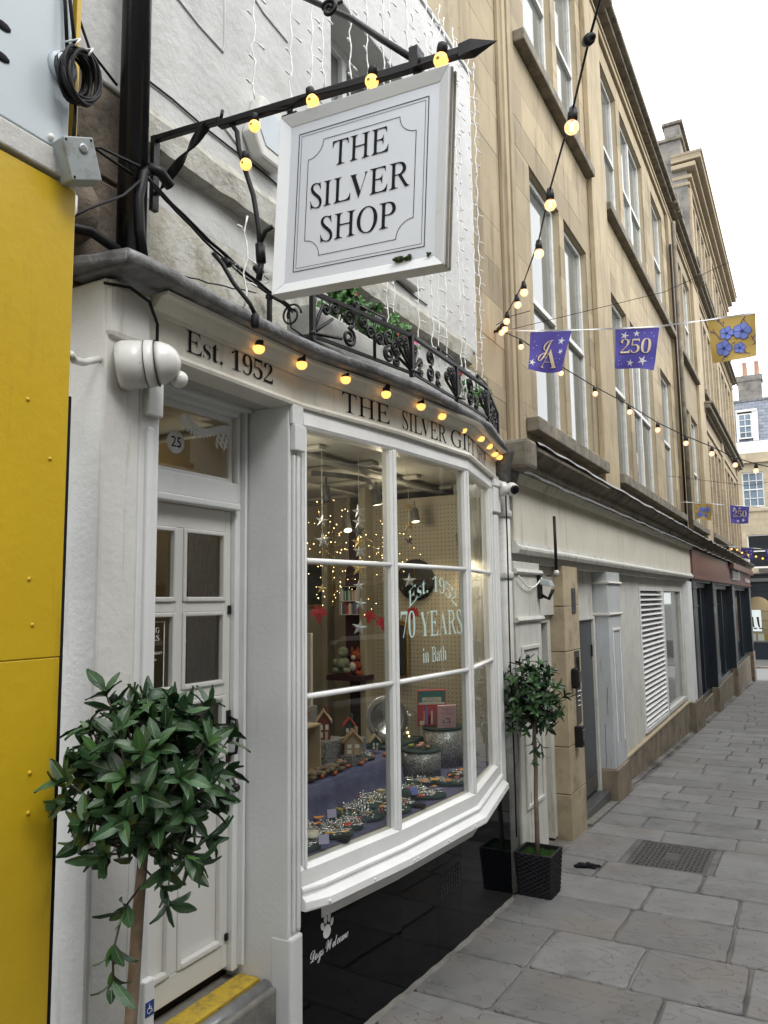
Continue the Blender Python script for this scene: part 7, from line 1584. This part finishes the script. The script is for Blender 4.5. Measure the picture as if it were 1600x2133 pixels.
_hx = None
def maple(x, y, z, s_, mat, label, tilt=(.1, 0), rot=0, upright=False, gname='autumn leaves in the window'):
    pts = [(0, -.55), (.08, -.25), (.38, -.42), (.32, -.18), (.62, -.10), (.50, .08), (.78, .32), (.42, .30), (.30, .42), (.22, .36), (.18, .62), (0, 1.0)]
    poly = pts + [(-a, b) for a, b in pts[::-1][1:-1]]; cr_, sr_ = math.cos(rot), math.sin(rot); g = G(); vs = [(0, 0)] + poly; out = []
    for u, v in vs:
        U, V = u * cr_ - v * sr_, u * sr_ + v * cr_; b_ = .12 * abs(u) + .04 * math.sin(v * 5)
        if upright: out.append((x + U * s_ * .85 + b_ * s_ * .5, y + U * s_ * .5 - b_ * s_ * .8, z + V * s_))
        else: out.append((x + U * s_, y + V * s_, z + (b_ + .1 * U) * s_ + .004))
    n = len(poly); g.add(out, [(0, 1 + i, 1 + (i + 1) % n) for i in range(n)])
    st__ = G().tube([out[1], (out[1][0], out[1][1], out[1][2] + (.12 * s_ if not upright else -.3 * s_))], .0015, 4)
    o = obj('maple_leaf', g, mat); tag(o, label, 'leaf', gname); return o
for (x, y, s_, m_, l) in ((-.06, 3.36, .045, 'maple_red', 'red paper maple leaf on the pad left of the middle bar'), (-.02, 3.27, .038, 'maple_yellow', 'yellow paper leaf in front of the red one'), (-.26, 3.40, .045, 'maple_orange', 'orange-red leaf touching the left edge of the glass'), (-.30, 3.86, .05, 'maple_red', 'red leaf against the lilac step'),
                       (.03, 4.02, .045, 'maple_red', 'red leaf beside the bangle pad'), (-.12, 4.35, .045, 'maple_orange', 'orange leaf near the short glitter plinth'), (-.04, 4.58, .045, 'maple_orange', 'orange leaf at the far end of the bracelets'), (-.08, 4.42, .05, 'maple_yellow', 'yellow-orange leaf below the tall plinth'), (-.2, 4.05, .035, 'maple_red', 'small red leaf among the ring stands'), (-.04, 3.66, .03, 'maple_red', 'red bauble-side leaf right of the middle bar')):
    maple(x, y, TZ + .038, s_, m_, l, rot=rj.uniform(0, 6))
for (x, y, z, s_, ro, l) in ((-.30, 3.47, 1.95, .072, math.pi, 'red maple leaf hanging at the left of the window'), (-.3, 4.02, 1.92, .062, 2.9, 'red maple leaf hanging beside the star string'), (-.3, 4.17, 1.88, .07, 3.3, 'red maple leaf hanging just left of the middle bar'), (-.3, 4.60, 1.93, .07, 2.8, 'dark red maple leaf hanging behind the 70 YEARS lettering'), (-.3, 4.25, 2.15, .035, 3, 'small red leaf hanging higher near the middle bar')):
    m_ = maple(x, y, z, s_, 'maple_red', l, rot=ro, upright=True, gname='leaves hanging in the window')
for k in range(16):
    y = 3.0 + 1.75 * k / 15 + rj.uniform(-.04, .04); x = bayx(y) - rj.uniform(.10, .30); maple(x, y, TZ + .036, rj.uniform(.032, .046), ('maple_orange', 'maple_red', 'maple_yellow')[k % 3], ('orange', 'red', 'yellow')[k % 3] + ' leaf scrap among the pads, %s along the window from the door' % (ords + ['fifteenth', 'sixteenth'])[k], rot=rj.uniform(0, 6))
# star garlands
def star5(g, c, r_, th=.006, ro=0):
    c = Vector(c); f = [c + Vector((th * .5, -th * .85, 0)), c - Vector((th * .5, -th * .85, 0))]; pts = []
    for k in range(10):
        a = ro + math.pi * k / 5; q = r_ if k % 2 == 0 else r_ * .40; pts.append(c + Vector((.85 * q * math.sin(a), q * math.sin(a) * .50, q * math.cos(a))))
    g.add(f + pts, [(0, 2 + k, 2 + (k + 1) % 10) for k in range(10)] + [(1, 2 + (k + 1) % 10, 2 + k) for k in range(10)])
for (y, zs_, label, x) in ((3.90, [(2.53, .05, 's'), (2.465, .05, 's'), (2.41, .048, 'd'), (2.345, .052, 'g'), (2.297, .048, 's'), (2.19, .055, 'g'), (2.09, .042, 's'), (1.985, .045, 's'), (1.846, .055, 's')], 'long string of silver and gold stars in the left light of the window', -.3),
                           (3.505, [(2.44, .042, 's'), (2.334, .048, 's'), (2.07, .035, 'g')], 'short string of silver stars at the left of the window', -.3), (4.555, [(2.625, .045, 'g'), (2.50, .05, 'g'), (2.13, .055, 's'), (2.40, .04, 'd')], 'string of gold and silver stars right of the middle bar', -.3)):
    r = thing('star_garland', label, 'star garland', (x, y, 2.85)); obj('thread', G().tube([(x, y, 2.86), (x, y, zs_[-1][0] - .05)], .0012, 4), 'cable_white', r)
    for k, (z, q, m_) in enumerate(zs_): g = G(); star5(g, (x, y + .008 * math.sin(k * 2), z), q * .9, ro=rj.uniform(-.2, .2)); obj('star', g, {'s': 'foil_silver', 'g': 'foil_gold', 'd': 'lead'}[m_], r)
# starburst fairy lights
for (c, R_, n_, l) in (((-.30, 3.547, 2.289), .27, 62, 'starburst of tiny warm lights in the left light of the window'), ((-.30, 4.243, 2.305), .23, 52, 'starburst of tiny warm lights behind the middle bar'), ((-.35, 3.75, 2.12), .30, 34, 'lower sparse starburst of tiny warm lights')):
    r = thing('starburst_light', l, 'fairy lights', c); w_ = G(); d_ = G()
    for k in range(n_):
        v = Vector((rj.gauss(0, .6), rj.gauss(0, 1), rj.gauss(0, .8))).normalized(); q = R_ * rj.uniform(.12, 1) ** .8; p = Vector(c) + v * q
        if p.z > 2.84 or p.x > .02: continue
        if k % 3 == 0: w_.tube([c, p], .0006, 3)
        d_.ball(p, rj.uniform(.0018, .0032), 5, 4)
    obj('wires', w_, 'gold', r, kind='stuff'); obj('points', d_, 'fairy', r, kind='stuff')
# ceiling track and spot lamps
tk = thing('ceiling_track', 'curved grey lighting track with spot lamps under the shop ceiling', 'track light', (-.5, 4.0, 2.8))
obj('track', G().strap([(-.60 + .14 * math.sin(math.pi * i / 10), 3.85 + .045 * i * 1.6, 2.78) for i in range(11)], .028, .022, (0, 0, 1)), 'lead', tk)
def spot(p, d, lit, label):
    r = thing('spot_lamp', label, 'spot lamp', p, 'spot lamps inside the shop'); p = Vector(p)
    obj('stem', G().tube([p + Vector((0, 0, .11)), p + Vector((0, 0, .02))], .006, 6), 'lead', r)
    obj('can', G().lathe([(.022, -.06), (.03, -.05), (.032, .03), (.034, .045)], 14, p, d), 'lead' if lit != 2 else 'sash', r); obj('lens', G().lathe([(.028, .0455), (.02, .047)], 14, p, d), 'spot_lit' if lit else 'dark_room', r)
    if lit:
        l = bpy.data.lights.new('spot_light', 'SPOT'); l.energy = 4.5; l.color = (1, .80, .52); l.spot_size = 1.9; l.spot_blend = .6; l.shadow_soft_size = .03
        o = bpy.data.objects.new('spot_light', l); col.objects.link(o); o.location = p + Vector(d).normalized() * .06; o.rotation_euler = (-Vector(d)).to_track_quat('Z', 'Y').to_euler()
spot((-.58, 3.98, 2.66), (.2, .1, -1), 0, 'unlit grey spot lamp on the curved track'); spot((-.47, 4.42, 2.68), (.1, .15, -1), 1, 'lit spot lamp on the curved track beside the middle bar')
spot((-.9, 4.75, 2.55), (.4, -.4, -1), 1, 'lit spot lamp lower down left of the middle bar'); spot((-.5, 5.05, 2.62), (.2, -.1, -1), 1, 'lit spot lamp in front of the pegboard'); spot((-.16, 5.1, 2.42), (.1, .2, -1), 1, 'small pale spot lamp on the pegboard at right')
for (p, e, c_) in (((-.5, 4.6, 2.60), 3.2, (1, .84, .60)), ((-1.7, 4.4, 2.5), 2.8, (1, .82, .58)), ((-1.2, 2.4, 2.5), 1.2, (1, .74, .42)), ((-.45, 3.3, 2.6), 3.6, (1, .88, .70))):
    l = bpy.data.lights.new('room_light', 'POINT'); l.energy = e; l.color = c_; l.shadow_soft_size = .08; o = bpy.data.objects.new('room_light', l); o.location = p; col.objects.link(o)
for k, y in enumerate((2.15, 2.28, 2.42, 2.55, 2.68)):
    g = G(); 
    for q in range(9): g.ball((-.9 + rj.uniform(-.02, .02), y + rj.uniform(-.022, .022), 2.66 + rj.uniform(-.012, .012)), .006, 5, 4)
    o = obj('fairy_cluster', g, 'fairy'); tag(o, 'warm fairy light cluster behind the transom glass, %s from the left' % ords[k], 'fairy lights', 'fairy clusters behind the transom')
for k, y in enumerate((4.02, 4.25, 4.46)):
    g = G()
    for q in range(6): g.ball((-1.15 + rj.uniform(-.012, .012), y + rj.uniform(-.018, .018), 2.72 + rj.uniform(-.012, .012)), .010, 5, 4)
    o = obj('fairy_cluster', g, 'fairy'); tag(o, 'warm light cluster under the ceiling at the left of the window, %s from the frame' % ords[k], 'fairy lights', 'ceiling light clusters')
# glitter plinths
def plinth(x, y, r_, z0, z1, label):
    r = thing('glitter_plinth', label, 'plinth', (x, y, z0)); obj('drum', G().lathe([(r_, 0), (r_, z1 - z0)], 32, (x, y, z0)), 'glitter', r); obj('top', G().lathe([(r_ + .004, 0), (r_ + .006, .006), (r_ + .004, .012)], 32, (x, y, z1)), 'velvet', r)
plinth(-.27, 4.62, .125, TZ, 1.035, 'short silver glitter drum plinth'); plinth(-.30, 5.02, .135, TZ, 1.115, 'tall silver glitter drum plinth holding two books'); plinth(-.09, 5.03, .055, TZ, .95, 'small glitter drum in the far window corner')
gb = obj('glitter_backdrop', G().box(-.93, -.90, 3.2, 4.35, 1.05, 1.32), 'glitter'); tag(gb, 'sparkling grey board behind the little houses', 'board')
# books
def book(c, w_, h, mat, label, back=.0, yaw=-.5, items=None, th=.02):
    r = thing('book', label, 'book', c); U = Vector((math.cos(yaw), math.sin(yaw), 0)); V = Vector((U.y * .12, -U.x * .12, 1)).normalized(); N = U.cross(V); C = Vector(c)
    P8 = [C + U * (a * w_ / 2) + V * b * h + N * d * th / 2 for b in (0, 1) for a, d in ((-1, -1), (1, -1), (1, 1), (-1, 1))]
    obj('cover', G().hexa(P8), mat, r, bevel=.002)
    def panel(name, u0, u1, v0, v1, m_, lift=.001):
        obj(name, G().add([C + U * (a * w_) + V * (b * h) + N * (th / 2 + lift) for a, b in ((u0, v0), (u1, v0), (u1, v1), (u0, v1))], [(0, 1, 2, 3)]), m_, r)
    def line(s_, u, v, hh, ww, m_, ser=True): text('title', serif(s_) if ser else s_, m_, r, C + U * (u * w_) + V * (v * h) + N * (th / 2 + .0018), U, V, hh, ww * w_, depth=0)
    items(panel, line); return r
Yb = 1.131
def cover1(panel, line):
    panel('printed_sky', -.46, .46, .60, .97, 'book_teal'); panel('printed_arcade', -.46, .46, .60, .66, 'book_cream', .0012)
    panel('title_panel', -.34, .34, .64, .80, 'book_cream', .0014); line('THE WORLD OF', 0, .75, .006, .4, 'ink', False); line('BRIDGERTON', 0, .675, .012, .60, 'book_teal', False)
    for k in range(9):
        x = -.38 + k * .09; panel('printed_figure', x, x + .055, .05, .30 + .12 * ((k * 7) % 3), ('book_red', 'clay_pink', 'petal_blue', 'ink', 'book_cream', 'book_red', 'book_teal', 'maple_orange', 'clay_pink')[k], .0015)
    panel('printed_badge', -.42, -.28, .03, .15, 'book_cream', .0018)
book((-.37, 4.99, Yb), .20, .25, 'book_red', 'tall illustrated book with teal top and red scene', yaw=.62, items=cover1)
def cover2(panel, line):
    line('YOGA', 0, .78, .016, .55, 'book_red'); line('for', 0, .70, .007, .12, 'book_red'); line('STIFF BIRDS', 0, .61, .011, .72, 'book_red'); panel('printed_line', -.26, .28, .235, .25, 'ink')
    panel('printed_bird', -.05, .10, .40, .44, 'ink'); panel('printed_bird', -.2, -.16, .25, .36, 'ink'); panel('printed_bird', .12, .16, .25, .44, 'ink'); line('ANONYMOUS', 0, .10, .006, .4, 'book_red', False)
bk2 = book((-.235, 4.945, Yb), .13, .155, 'paper_pink', 'small pink book with black bird drawing leaning on the tall book', yaw=.70, items=cover2)
# little house ornaments on white steps
def house(x, y, z, w_, d_, h, rh, wall, roof, label, yaw=.6):
    r = thing('house_ornament', label, 'ornament', (x, y, z)); cr_, sr_ = math.cos(yaw), math.sin(yaw)
    def F(u, v, zz): return (x + u * cr_ - v * sr_, y + u * sr_ + v * cr_, z + zz)
    a, b = w_ / 2, d_ / 2
    obj('walls', G().add([F(-a, -b, 0), F(a, -b, 0), F(a, b, 0), F(-a, b, 0), F(-a, -b, h), F(a, -b, h), F(a, b, h), F(-a, b, h), F(0, -b, h + rh), F(0, b, h + rh)], [(3, 2, 1, 0), (0, 1, 5, 8, 4), (1, 2, 6, 5), (2, 3, 7, 9, 6), (3, 0, 4, 7)]), wall, r)
    e = .012; obj('roof', G().add([F(-a - e, -b - e, h - .01), F(-a - e, b + e, h - .01), F(0, b + e, h + rh + .004), F(0, -b - e, h + rh + .004), F(a + e, b + e, h - .01), F(a + e, -b - e, h - .01), F(-a - e, -b - e, h), F(-a - e, b + e, h), F(0, b + e, h + rh + .014), F(0, -b - e, h + rh + .014), F(a + e, b + e, h), F(a + e, -b - e, h)], [(6, 7, 8, 9), (9, 8, 10, 11), (0, 3, 2, 1), (3, 5, 4, 2), (0, 6, 9, 3), (3, 9, 11, 5), (1, 2, 8, 7), (2, 4, 10, 8), (0, 1, 7, 6), (5, 11, 10, 4)]), roof, r)
    obj('chimney', G().box(*[c for c in (F(a * .4, b * .2, 0)[0] - .008, F(a * .4, b * .2, 0)[0] + .008, F(a * .4, b * .2, 0)[1] - .008, F(a * .4, b * .2, 0)[1] + .008, z + h + rh * .3, z + h + rh + .03)]), wall, r)
    g = G()
    for (u0, u1, z0, z1) in ((-.7, -.2, .12, .42), (.2, .7, .55, .85), (-.7, -.2, .55, .85)): g.add([F(a * u0, -b - .0015, h * z0), F(a * u1, -b - .0015, h * z0), F(a * u1, -b - .0015, h * z1), F(a * u0, -b - .0015, h * z1)], [(0, 1, 2, 3)])
    for (v0, v1) in ((-.7, -.25), (.2, .65)): g.add([F(a + .0015, b * v0, h * .4), F(a + .0015, b * v1, h * .4), F(a + .0015, b * v1, h * .8), F(a + .0015, b * v0, h * .8)], [(0, 1, 2, 3)])
    obj('window', g, 'white_paint', r); obj('door', G().add([F(a * .15, -b - .0015, 0), F(a * .6, -b - .0015, 0), F(a * .6, -b - .0015, h * .45), F(a * .15, -b - .0015, h * .45)], [(0, 1, 2, 3)]), 'wood_pale', r)
for (x, y, x1, y1, z1, l) in ((-.62, 3.78, -.46, 3.98, 1.205, 'white display block under the red house'), (-.60, 4.06, -.46, 4.24, 1.165, 'white display block under the green house'), (-.44, 3.90, -.36, 4.05, 1.115, 'low display block under the tan house')):
    o = obj('display_block', G().box(x, x1, y, y1, 1.056, z1), 'glitter', bevel=.003); tag(o, l, 'display block')
house(-.54, 3.88, 1.206, .075, .085, .10, .055, 'house_red', 'wood_pale', 'dark red little house with pale roof and round tag, the tallest'); house(-.53, 4.15, 1.166, .06, .065, .075, .04, 'house_green', 'roof_red', 'dark green little house with red roof')
house(-.40, 3.975, 1.116, .10, .10, .07, .05, 'house_tan', 'wood', 'tan little house with round white tag'); house(-.45, 4.33, 1.076, .05, .06, .05, .03, 'house_green', 'wood_pale', 'small pale-roofed house at the right of the group')
# shiny bowl, glass cloche
bw_ = obj('silver_bowl', G().lathe([(.15, 0), (.145, -.02), (.10, -.05), (.04, -.065), (.001, -.068)][::-1] + [(.148, .003), (.085, -.042), (.001, -.06)], 40, (-.52, 4.62, 1.22), (.75, -.62, .2)), 'silver'); tag(bw_, 'large shiny round silver dish standing upright behind the houses', 'dish')
cl = thing('glass_cloche', 'glass cloche with warm light just right of the middle bar', 'cloche', (-.42, 4.80, 1.0)); obj('dome', G().lathe([(.085, 0), (.085, .10), (.075, .15), (.045, .185), (.001, .195)], 24, (-.50, 4.88, 1.06)), MT['acrylic'], cl)
obj('fairy_points', G().ball((-.50, 4.88, 1.09), .008).ball((-.48, 4.86, 1.07), .006).ball((-.52, 4.89, 1.12), .006), 'fairy', cl)
ct = thing('display_stand', 'dark block carrying the cloche and dish', 'stand', (-.5, 4.75, TZ)); obj('block', G().box(-.66, -.42, 4.50, 4.98, TZ, 1.055), 'velvet', ct, bevel=.006)
# felt things on the short plinth
for k, (dx, dy, m_, a, b) in enumerate(((-.05, -.04, 'clay_green', .035, .012), (.0, -.02, 'clay_pink', .035, .012), (.05, .0, 'purple_dark', .05, .014), (-.02, .05, 'clay_pink', .03, .011), (.07, -.04, 'clay_green', .02, .01))):
    o = obj('felt_bird', G().ball((-.27 + dx, 4.62 + dy, 1.066), 1, 10, 7, (b, a, b)).ball((-.27 + dx, 4.62 + dy - a * .9, 1.070), .010, 8, 6), m_); tag(o, ['green', 'pink', 'dark purple', 'small pink', 'yellow-green'][k] + ' felt figure lying on the short glitter plinth', 'figure')
# crate and copper bucket at the left
cr8 = thing('crate', 'pale wooden crate on end at the left of the window', 'crate', (-.62, 3.2, 1.05))
for b in ((-.60, -.44, 3.48, 3.492, 1.055, 1.325), (-.60, -.44, 3.688, 3.70, 1.055, 1.325), (-.60, -.44, 3.492, 3.688, 1.313, 1.325), (-.60, -.44, 3.492, 3.688, 1.055, 1.067), (-.612, -.601, 3.48, 3.70, 1.055, 1.325)): obj('board', G().box(*b), 'wood_pale', cr8, bevel=.002)
o = obj('copper_bucket', G().lathe([(.045, 0), (.058, .07), (.061, .072), (.055, .07), (.04, .005)], 20, (-.52, 3.60, 1.327)), 'pumpkin'); tag(o, 'orange copper bucket on top of the crate', 'bucket')
# pumpkins and cones along the step
for k in range(12):
    t = k / 11; x, y = -.36 + .02 * math.sin(k * 2), 3.30 + 1.05 * t; g = G(); rr__ = .0145; c = (x, y, 1.054 + rr__ * .8)
    for q in range(6): a = math.pi * q / 3; g.ball((c[0] + rr__ * .4 * math.cos(a), c[1] + rr__ * .4 * math.sin(a), c[2]), rr__ * .72, 7, 5, (1, 1, 1.05))
    r = thing('pumpkin', 'tiny orange pumpkin on the lilac step edge, %s from the left' % ords[k], 'pumpkin', (x, y, 1.053), 'pumpkins along the lilac step'); obj('body', g, 'pumpkin', r); obj('stalk', G().tube([c, (c[0], c[1], c[2] + .017)], .002, 5), 'twig', r)
g = G()
for k in range(60):
    x, y = -.385 + rj.uniform(-.03, .035), 3.58 + rj.uniform(-.20, .24); g.ball((x, y, 1.07 + rj.uniform(0, .03)), rj.uniform(.012, .024), 6, 5, (1, 1.3, .8))
o = obj('moss_garland', g, 'bark'); tag(o, 'brown heap of dried moss and cones on the step', 'garland', kind='stuff')
o = obj('glow_disc', G().lathe([(.05, 0), (.05, .01)], 20, (-.55, 3.60, 1.12), (.8, -.6, .1)), 'maple_orange'); tag(o, 'bright orange disc behind the moss heap', 'disc')
# cards, boxes, stands
def tent(x, y, z, label, mat='card_lilac', s_=.03, yaw=.8):
    U = Vector((math.cos(yaw), math.sin(yaw), 0)); N = Vector((U.y, -U.x, 0)); C = Vector((x, y, z)); t = Vector((0, 0, 1))
    g = G().add([C - U * s_ * .8 + N * .012, C + U * s_ * .8 + N * .012, C + U * s_ * .8 + t * s_ * 1.3, C - U * s_ * .8 + t * s_ * 1.3, C + U * s_ * .8 - N * .018, C - U * s_ * .8 - N * .018], [(0, 1, 2, 3), (3, 2, 4, 5)]); o = obj('price_card', g, mat); tag(o, label, 'card'); return o
tent(-.02, 3.08, TZ + .034, 'folded lilac price card on the near corner pad'); tent(-.22, 3.46, TZ + .034, 'folded lilac price card on the ring pad at left'); tent(-.05, 4.06, TZ + .034, 'blue-lilac price card leaning beside the bangles', 'petal_blue'); tent(-.02, 4.83, TZ + .02, 'pink card on the small glitter drum', 'card_lilac', .025)
for (x, y, z, a, b, h, m_, l) in ((-.012, 3.24, TZ, .028, .018, .022, 'ink', 'small black ring box by the sill left of the middle bar'), (.055, 3.93, TZ, .026, .02, .02, 'ink', 'small black box by the sill right of the middle bar'), (-.245, 3.56, TZ, .022, .022, .05, 'sash_yellow', 'pale patterned cube box near the left glass'), (-.24, 4.02, TZ, .022, .022, .05, 'wood_pale', 'pale patterned cube box behind the ring stands')):
    o = obj('small_box', G().box(x - a, x + a, y - b, y + b, z + .001, z + h), m_, bevel=.003); tag(o, l, 'box')
o = obj('ring_dish', G().lathe([(.034, 0), (.036, .004), (.001, .005)], 22, (-.11, 3.12, TZ + .05), (.2, -.2, 1)), 'book_cream'); tag(o, 'cream oval dish behind the near corner pad', 'dish')
for k, (x, y) in enumerate(((-.19, 3.72), (-.13, 3.60), (-.05, 3.50), (-.10, 3.98), (.04, 4.62))):
    g = G()
    for q in range(3): g.tube([(x + .012 * (q - 1), y, TZ + .03), (x + .018 * (q - 1), y + .01, TZ + .09 + .012 * (q % 2))], .0035, 6).ball((x + .018 * (q - 1), y + .01, TZ + .095 + .012 * (q % 2)), .007, 6, 5)
    o = obj('ring_stand', g, 'silver'); tag(o, 'silver finger ring stand on the velvet pads, %s from the near corner' % ords[k], 'ring stand', 'ring stands on the pads')
o = obj('velvet_bust', G().ball((-.06, 3.98, TZ + .05), .035, 12, 8, (1, 1, .9)), 'velvet'); tag(o, 'dark green velvet roll with bracelet right of the middle bar', 'roll')
o = obj('velvet_bust', G().ball((-.22, 3.50, TZ + .04), .03, 12, 8, (1, 1.2, .9)), 'velvet'); tag(o, 'dark green velvet roll against the lilac step', 'roll')
# back of the room
pf_ = thing('picture_frame', 'white picture frame leaning at the left of the room', 'picture frame', (-1.6, 4.9, 1.2))
for b in ((-1.62, -1.12, 4.60, 4.63, 1.72, 1.78), (-1.17, -1.12, 4.60, 4.63, 1.05, 1.72), (-1.62, -1.57, 4.60, 4.63, 1.05, 1.72)): obj('frame', G().box(*b), 'white_paint', pf_, bevel=.003)
obj('picture', G().box(-1.57, -1.17, 4.615, 4.625, 1.05, 1.72), 'dark_room', pf_)
gf = thing('gilt_frame', 'small gilt picture frame high at the left of the room', 'picture frame', (-1.75, 5.2, 2.0)); obj('frame', G().box(-1.95, -1.55, 5.57, 5.599, 1.95, 2.35), 'gold', gf, bevel=.006); obj('picture', G().box(-1.92, -1.58, 5.56, 5.571, 1.98, 2.32), 'dark_room', gf)
dm = obj('apron', G().prism([(-.10, -.55), (.10, -.55), (.105, .15), (.085, .26), (.06, .33), (.065, .45), (.03, .52), (-.04, .52), (-.06, .45), (-.055, .33), (-.09, .24), (-.105, .12)], 0, .03, lambda u, v, d: (-1.155 + u, 5.30 + d, 2.02 + v)), 'maroon'); tag(dm, 'dark maroon garment hanging in the doorway behind the stars', 'garment')
dk = obj('doorway_shadow', G().box(-1.27, -1.065, 5.38, 5.42, .4, 2.6), 'maroon'); tag(dk, 'dark panel standing in for the doorway shade behind the garment', 'curtain')  # dark box put in for the shade of the doorway
bc = thing('bookcase', 'small white shelf of colourful books in the doorway', 'bookcase', (-1.16, 5.25, 1.85))
for b in ((-1.265, -1.06, 5.22, 5.30, 1.895, 1.90), (-1.265, -1.06, 5.22, 5.30, 2.00, 2.006), (-1.265, -1.06, 5.22, 5.30, 2.115, 2.12), (-1.265, -1.26, 5.22, 5.30, 1.90, 2.115), (-1.065, -1.06, 5.22, 5.30, 1.90, 2.115)): obj('shelf', G().box(*b), 'white_paint', bc)
for r_ in range(2):
    x = -1.255
    while x < -1.08:
        w_ = rj.uniform(.008, .018); obj('book', G().box(x, x + w_ - .001, 5.225, 5.29, (1.90, 2.006)[r_], (1.90, 2.006)[r_] + rj.uniform(.07, .095)), rj.choice(('book_teal', 'book_red', 'book_cream', 'petal_blue', 'clay_pink', 'card_white')), bc); x += w_
def plush(c, mat, label, s_=1, belly='plush_white', ears=True):
    r = thing('plush_toy', label, 'soft toy', c); x, y, z = c; g = G()
    g.ball((x, y, z + .05 * s_), .045 * s_, 12, 9, (1, .9, 1.15)).ball((x + .01, y - .01, z + .125 * s_), .036 * s_, 12, 9)
    g.ball((x + .045 * s_, y - .03, z + .012), .02 * s_, 9, 6, (1.4, 1, 1)).ball((x - .035 * s_, y - .03, z + .012), .02 * s_, 9, 6, (1.4, 1, 1)).ball((x + .045 * s_, y - .02, z + .07), .016 * s_, 9, 6, (1, 1, 1.6)).ball((x - .045 * s_, y - .02, z + .07), .016 * s_, 9, 6, (1, 1, 1.6))
    if ears: g.lathe([(.014 * s_, 0), (.010 * s_, .02 * s_), (.001, .038 * s_)], 8, (x + .024 * s_, y, z + .15 * s_)).lathe([(.014 * s_, 0), (.010 * s_, .02 * s_), (.001, .038 * s_)], 8, (x - .024 * s_, y, z + .15 * s_))
    obj('body', g, mat, r); obj('muzzle', G().ball((x + .012, y - .04 * s_, z + .115 * s_), .016 * s_, 8, 6).ball((x, y - .036 * s_, z + .055 * s_), .026 * s_, 8, 6, (1, .6, 1.2)), belly, r)
    obj('eyes', G().ball((x, y - .04 * s_, z + .137 * s_), .0035).ball((x + .028 * s_, y - .035 * s_, z + .137 * s_), .0035), 'ink', r)
plush((-1.10, 5.18, 1.44), 'plush_fox', 'orange plush fox sitting behind the glass', 1.15); plush((-1.20, 5.16, 1.46), 'plush_mint', 'pale green plush toy beside the fox', 1.2, 'plush_mint', False)
o = obj('toy_shelf', G().box(-1.30, -.98, 5.08, 5.26, 1.40, 1.438), 'maroon'); tag(o, 'dark shelf under the plush toys', 'shelf')
ck = thing('wall_clock', 'large dark round clock on the pegboard with gold numerals', 'clock', (-.60, 5.29, 2.17)); obj('face', G().lathe([(.155, 0), (.155, .015), (.15, .02)], 36, (-.62, 5.295, 2.16), (0, -1, 0)), 'dark_room', ck)
for k in range(12):
    a = math.pi * k / 6; text('numeral', str(12 if k == 0 else k), 'gold', ck, (-.62 + .125 * math.sin(a), 5.2745, 2.15 + .125 * math.cos(a)), (1, 0, 0), (0, 0, 1), .022, depth=.0005)
obj('hand', G().box(-.624, -.616, 5.270, 5.273, 2.16, 2.25).box(-.62, -.56, 5.270, 5.273, 2.155, 2.162), 'gold', ck)
mf = thing('tilted_mirror', 'gilt framed mirror leaning on the pegboard below the clock', 'mirror', (-.7, 5.2, 1.5)); obj('frame', G().hexa([(-.80, 5.25, 1.40), (-.66, 5.20, 1.42), (-.66, 5.23, 1.42), (-.80, 5.28, 1.40), (-.80, 5.25, 1.86), (-.66, 5.20, 1.84), (-.66, 5.23, 1.84), (-.80, 5.28, 1.86)]), 'gold', mf, bevel=.004); obj('mirror_glass', G().hexa([(-.785, 5.244, 1.43), (-.675, 5.204, 1.45), (-.675, 5.21, 1.45), (-.785, 5.25, 1.43), (-.785, 5.244, 1.83), (-.675, 5.204, 1.81), (-.675, 5.21, 1.81), (-.785, 5.25, 1.83)]), 'pane_dark', mf)
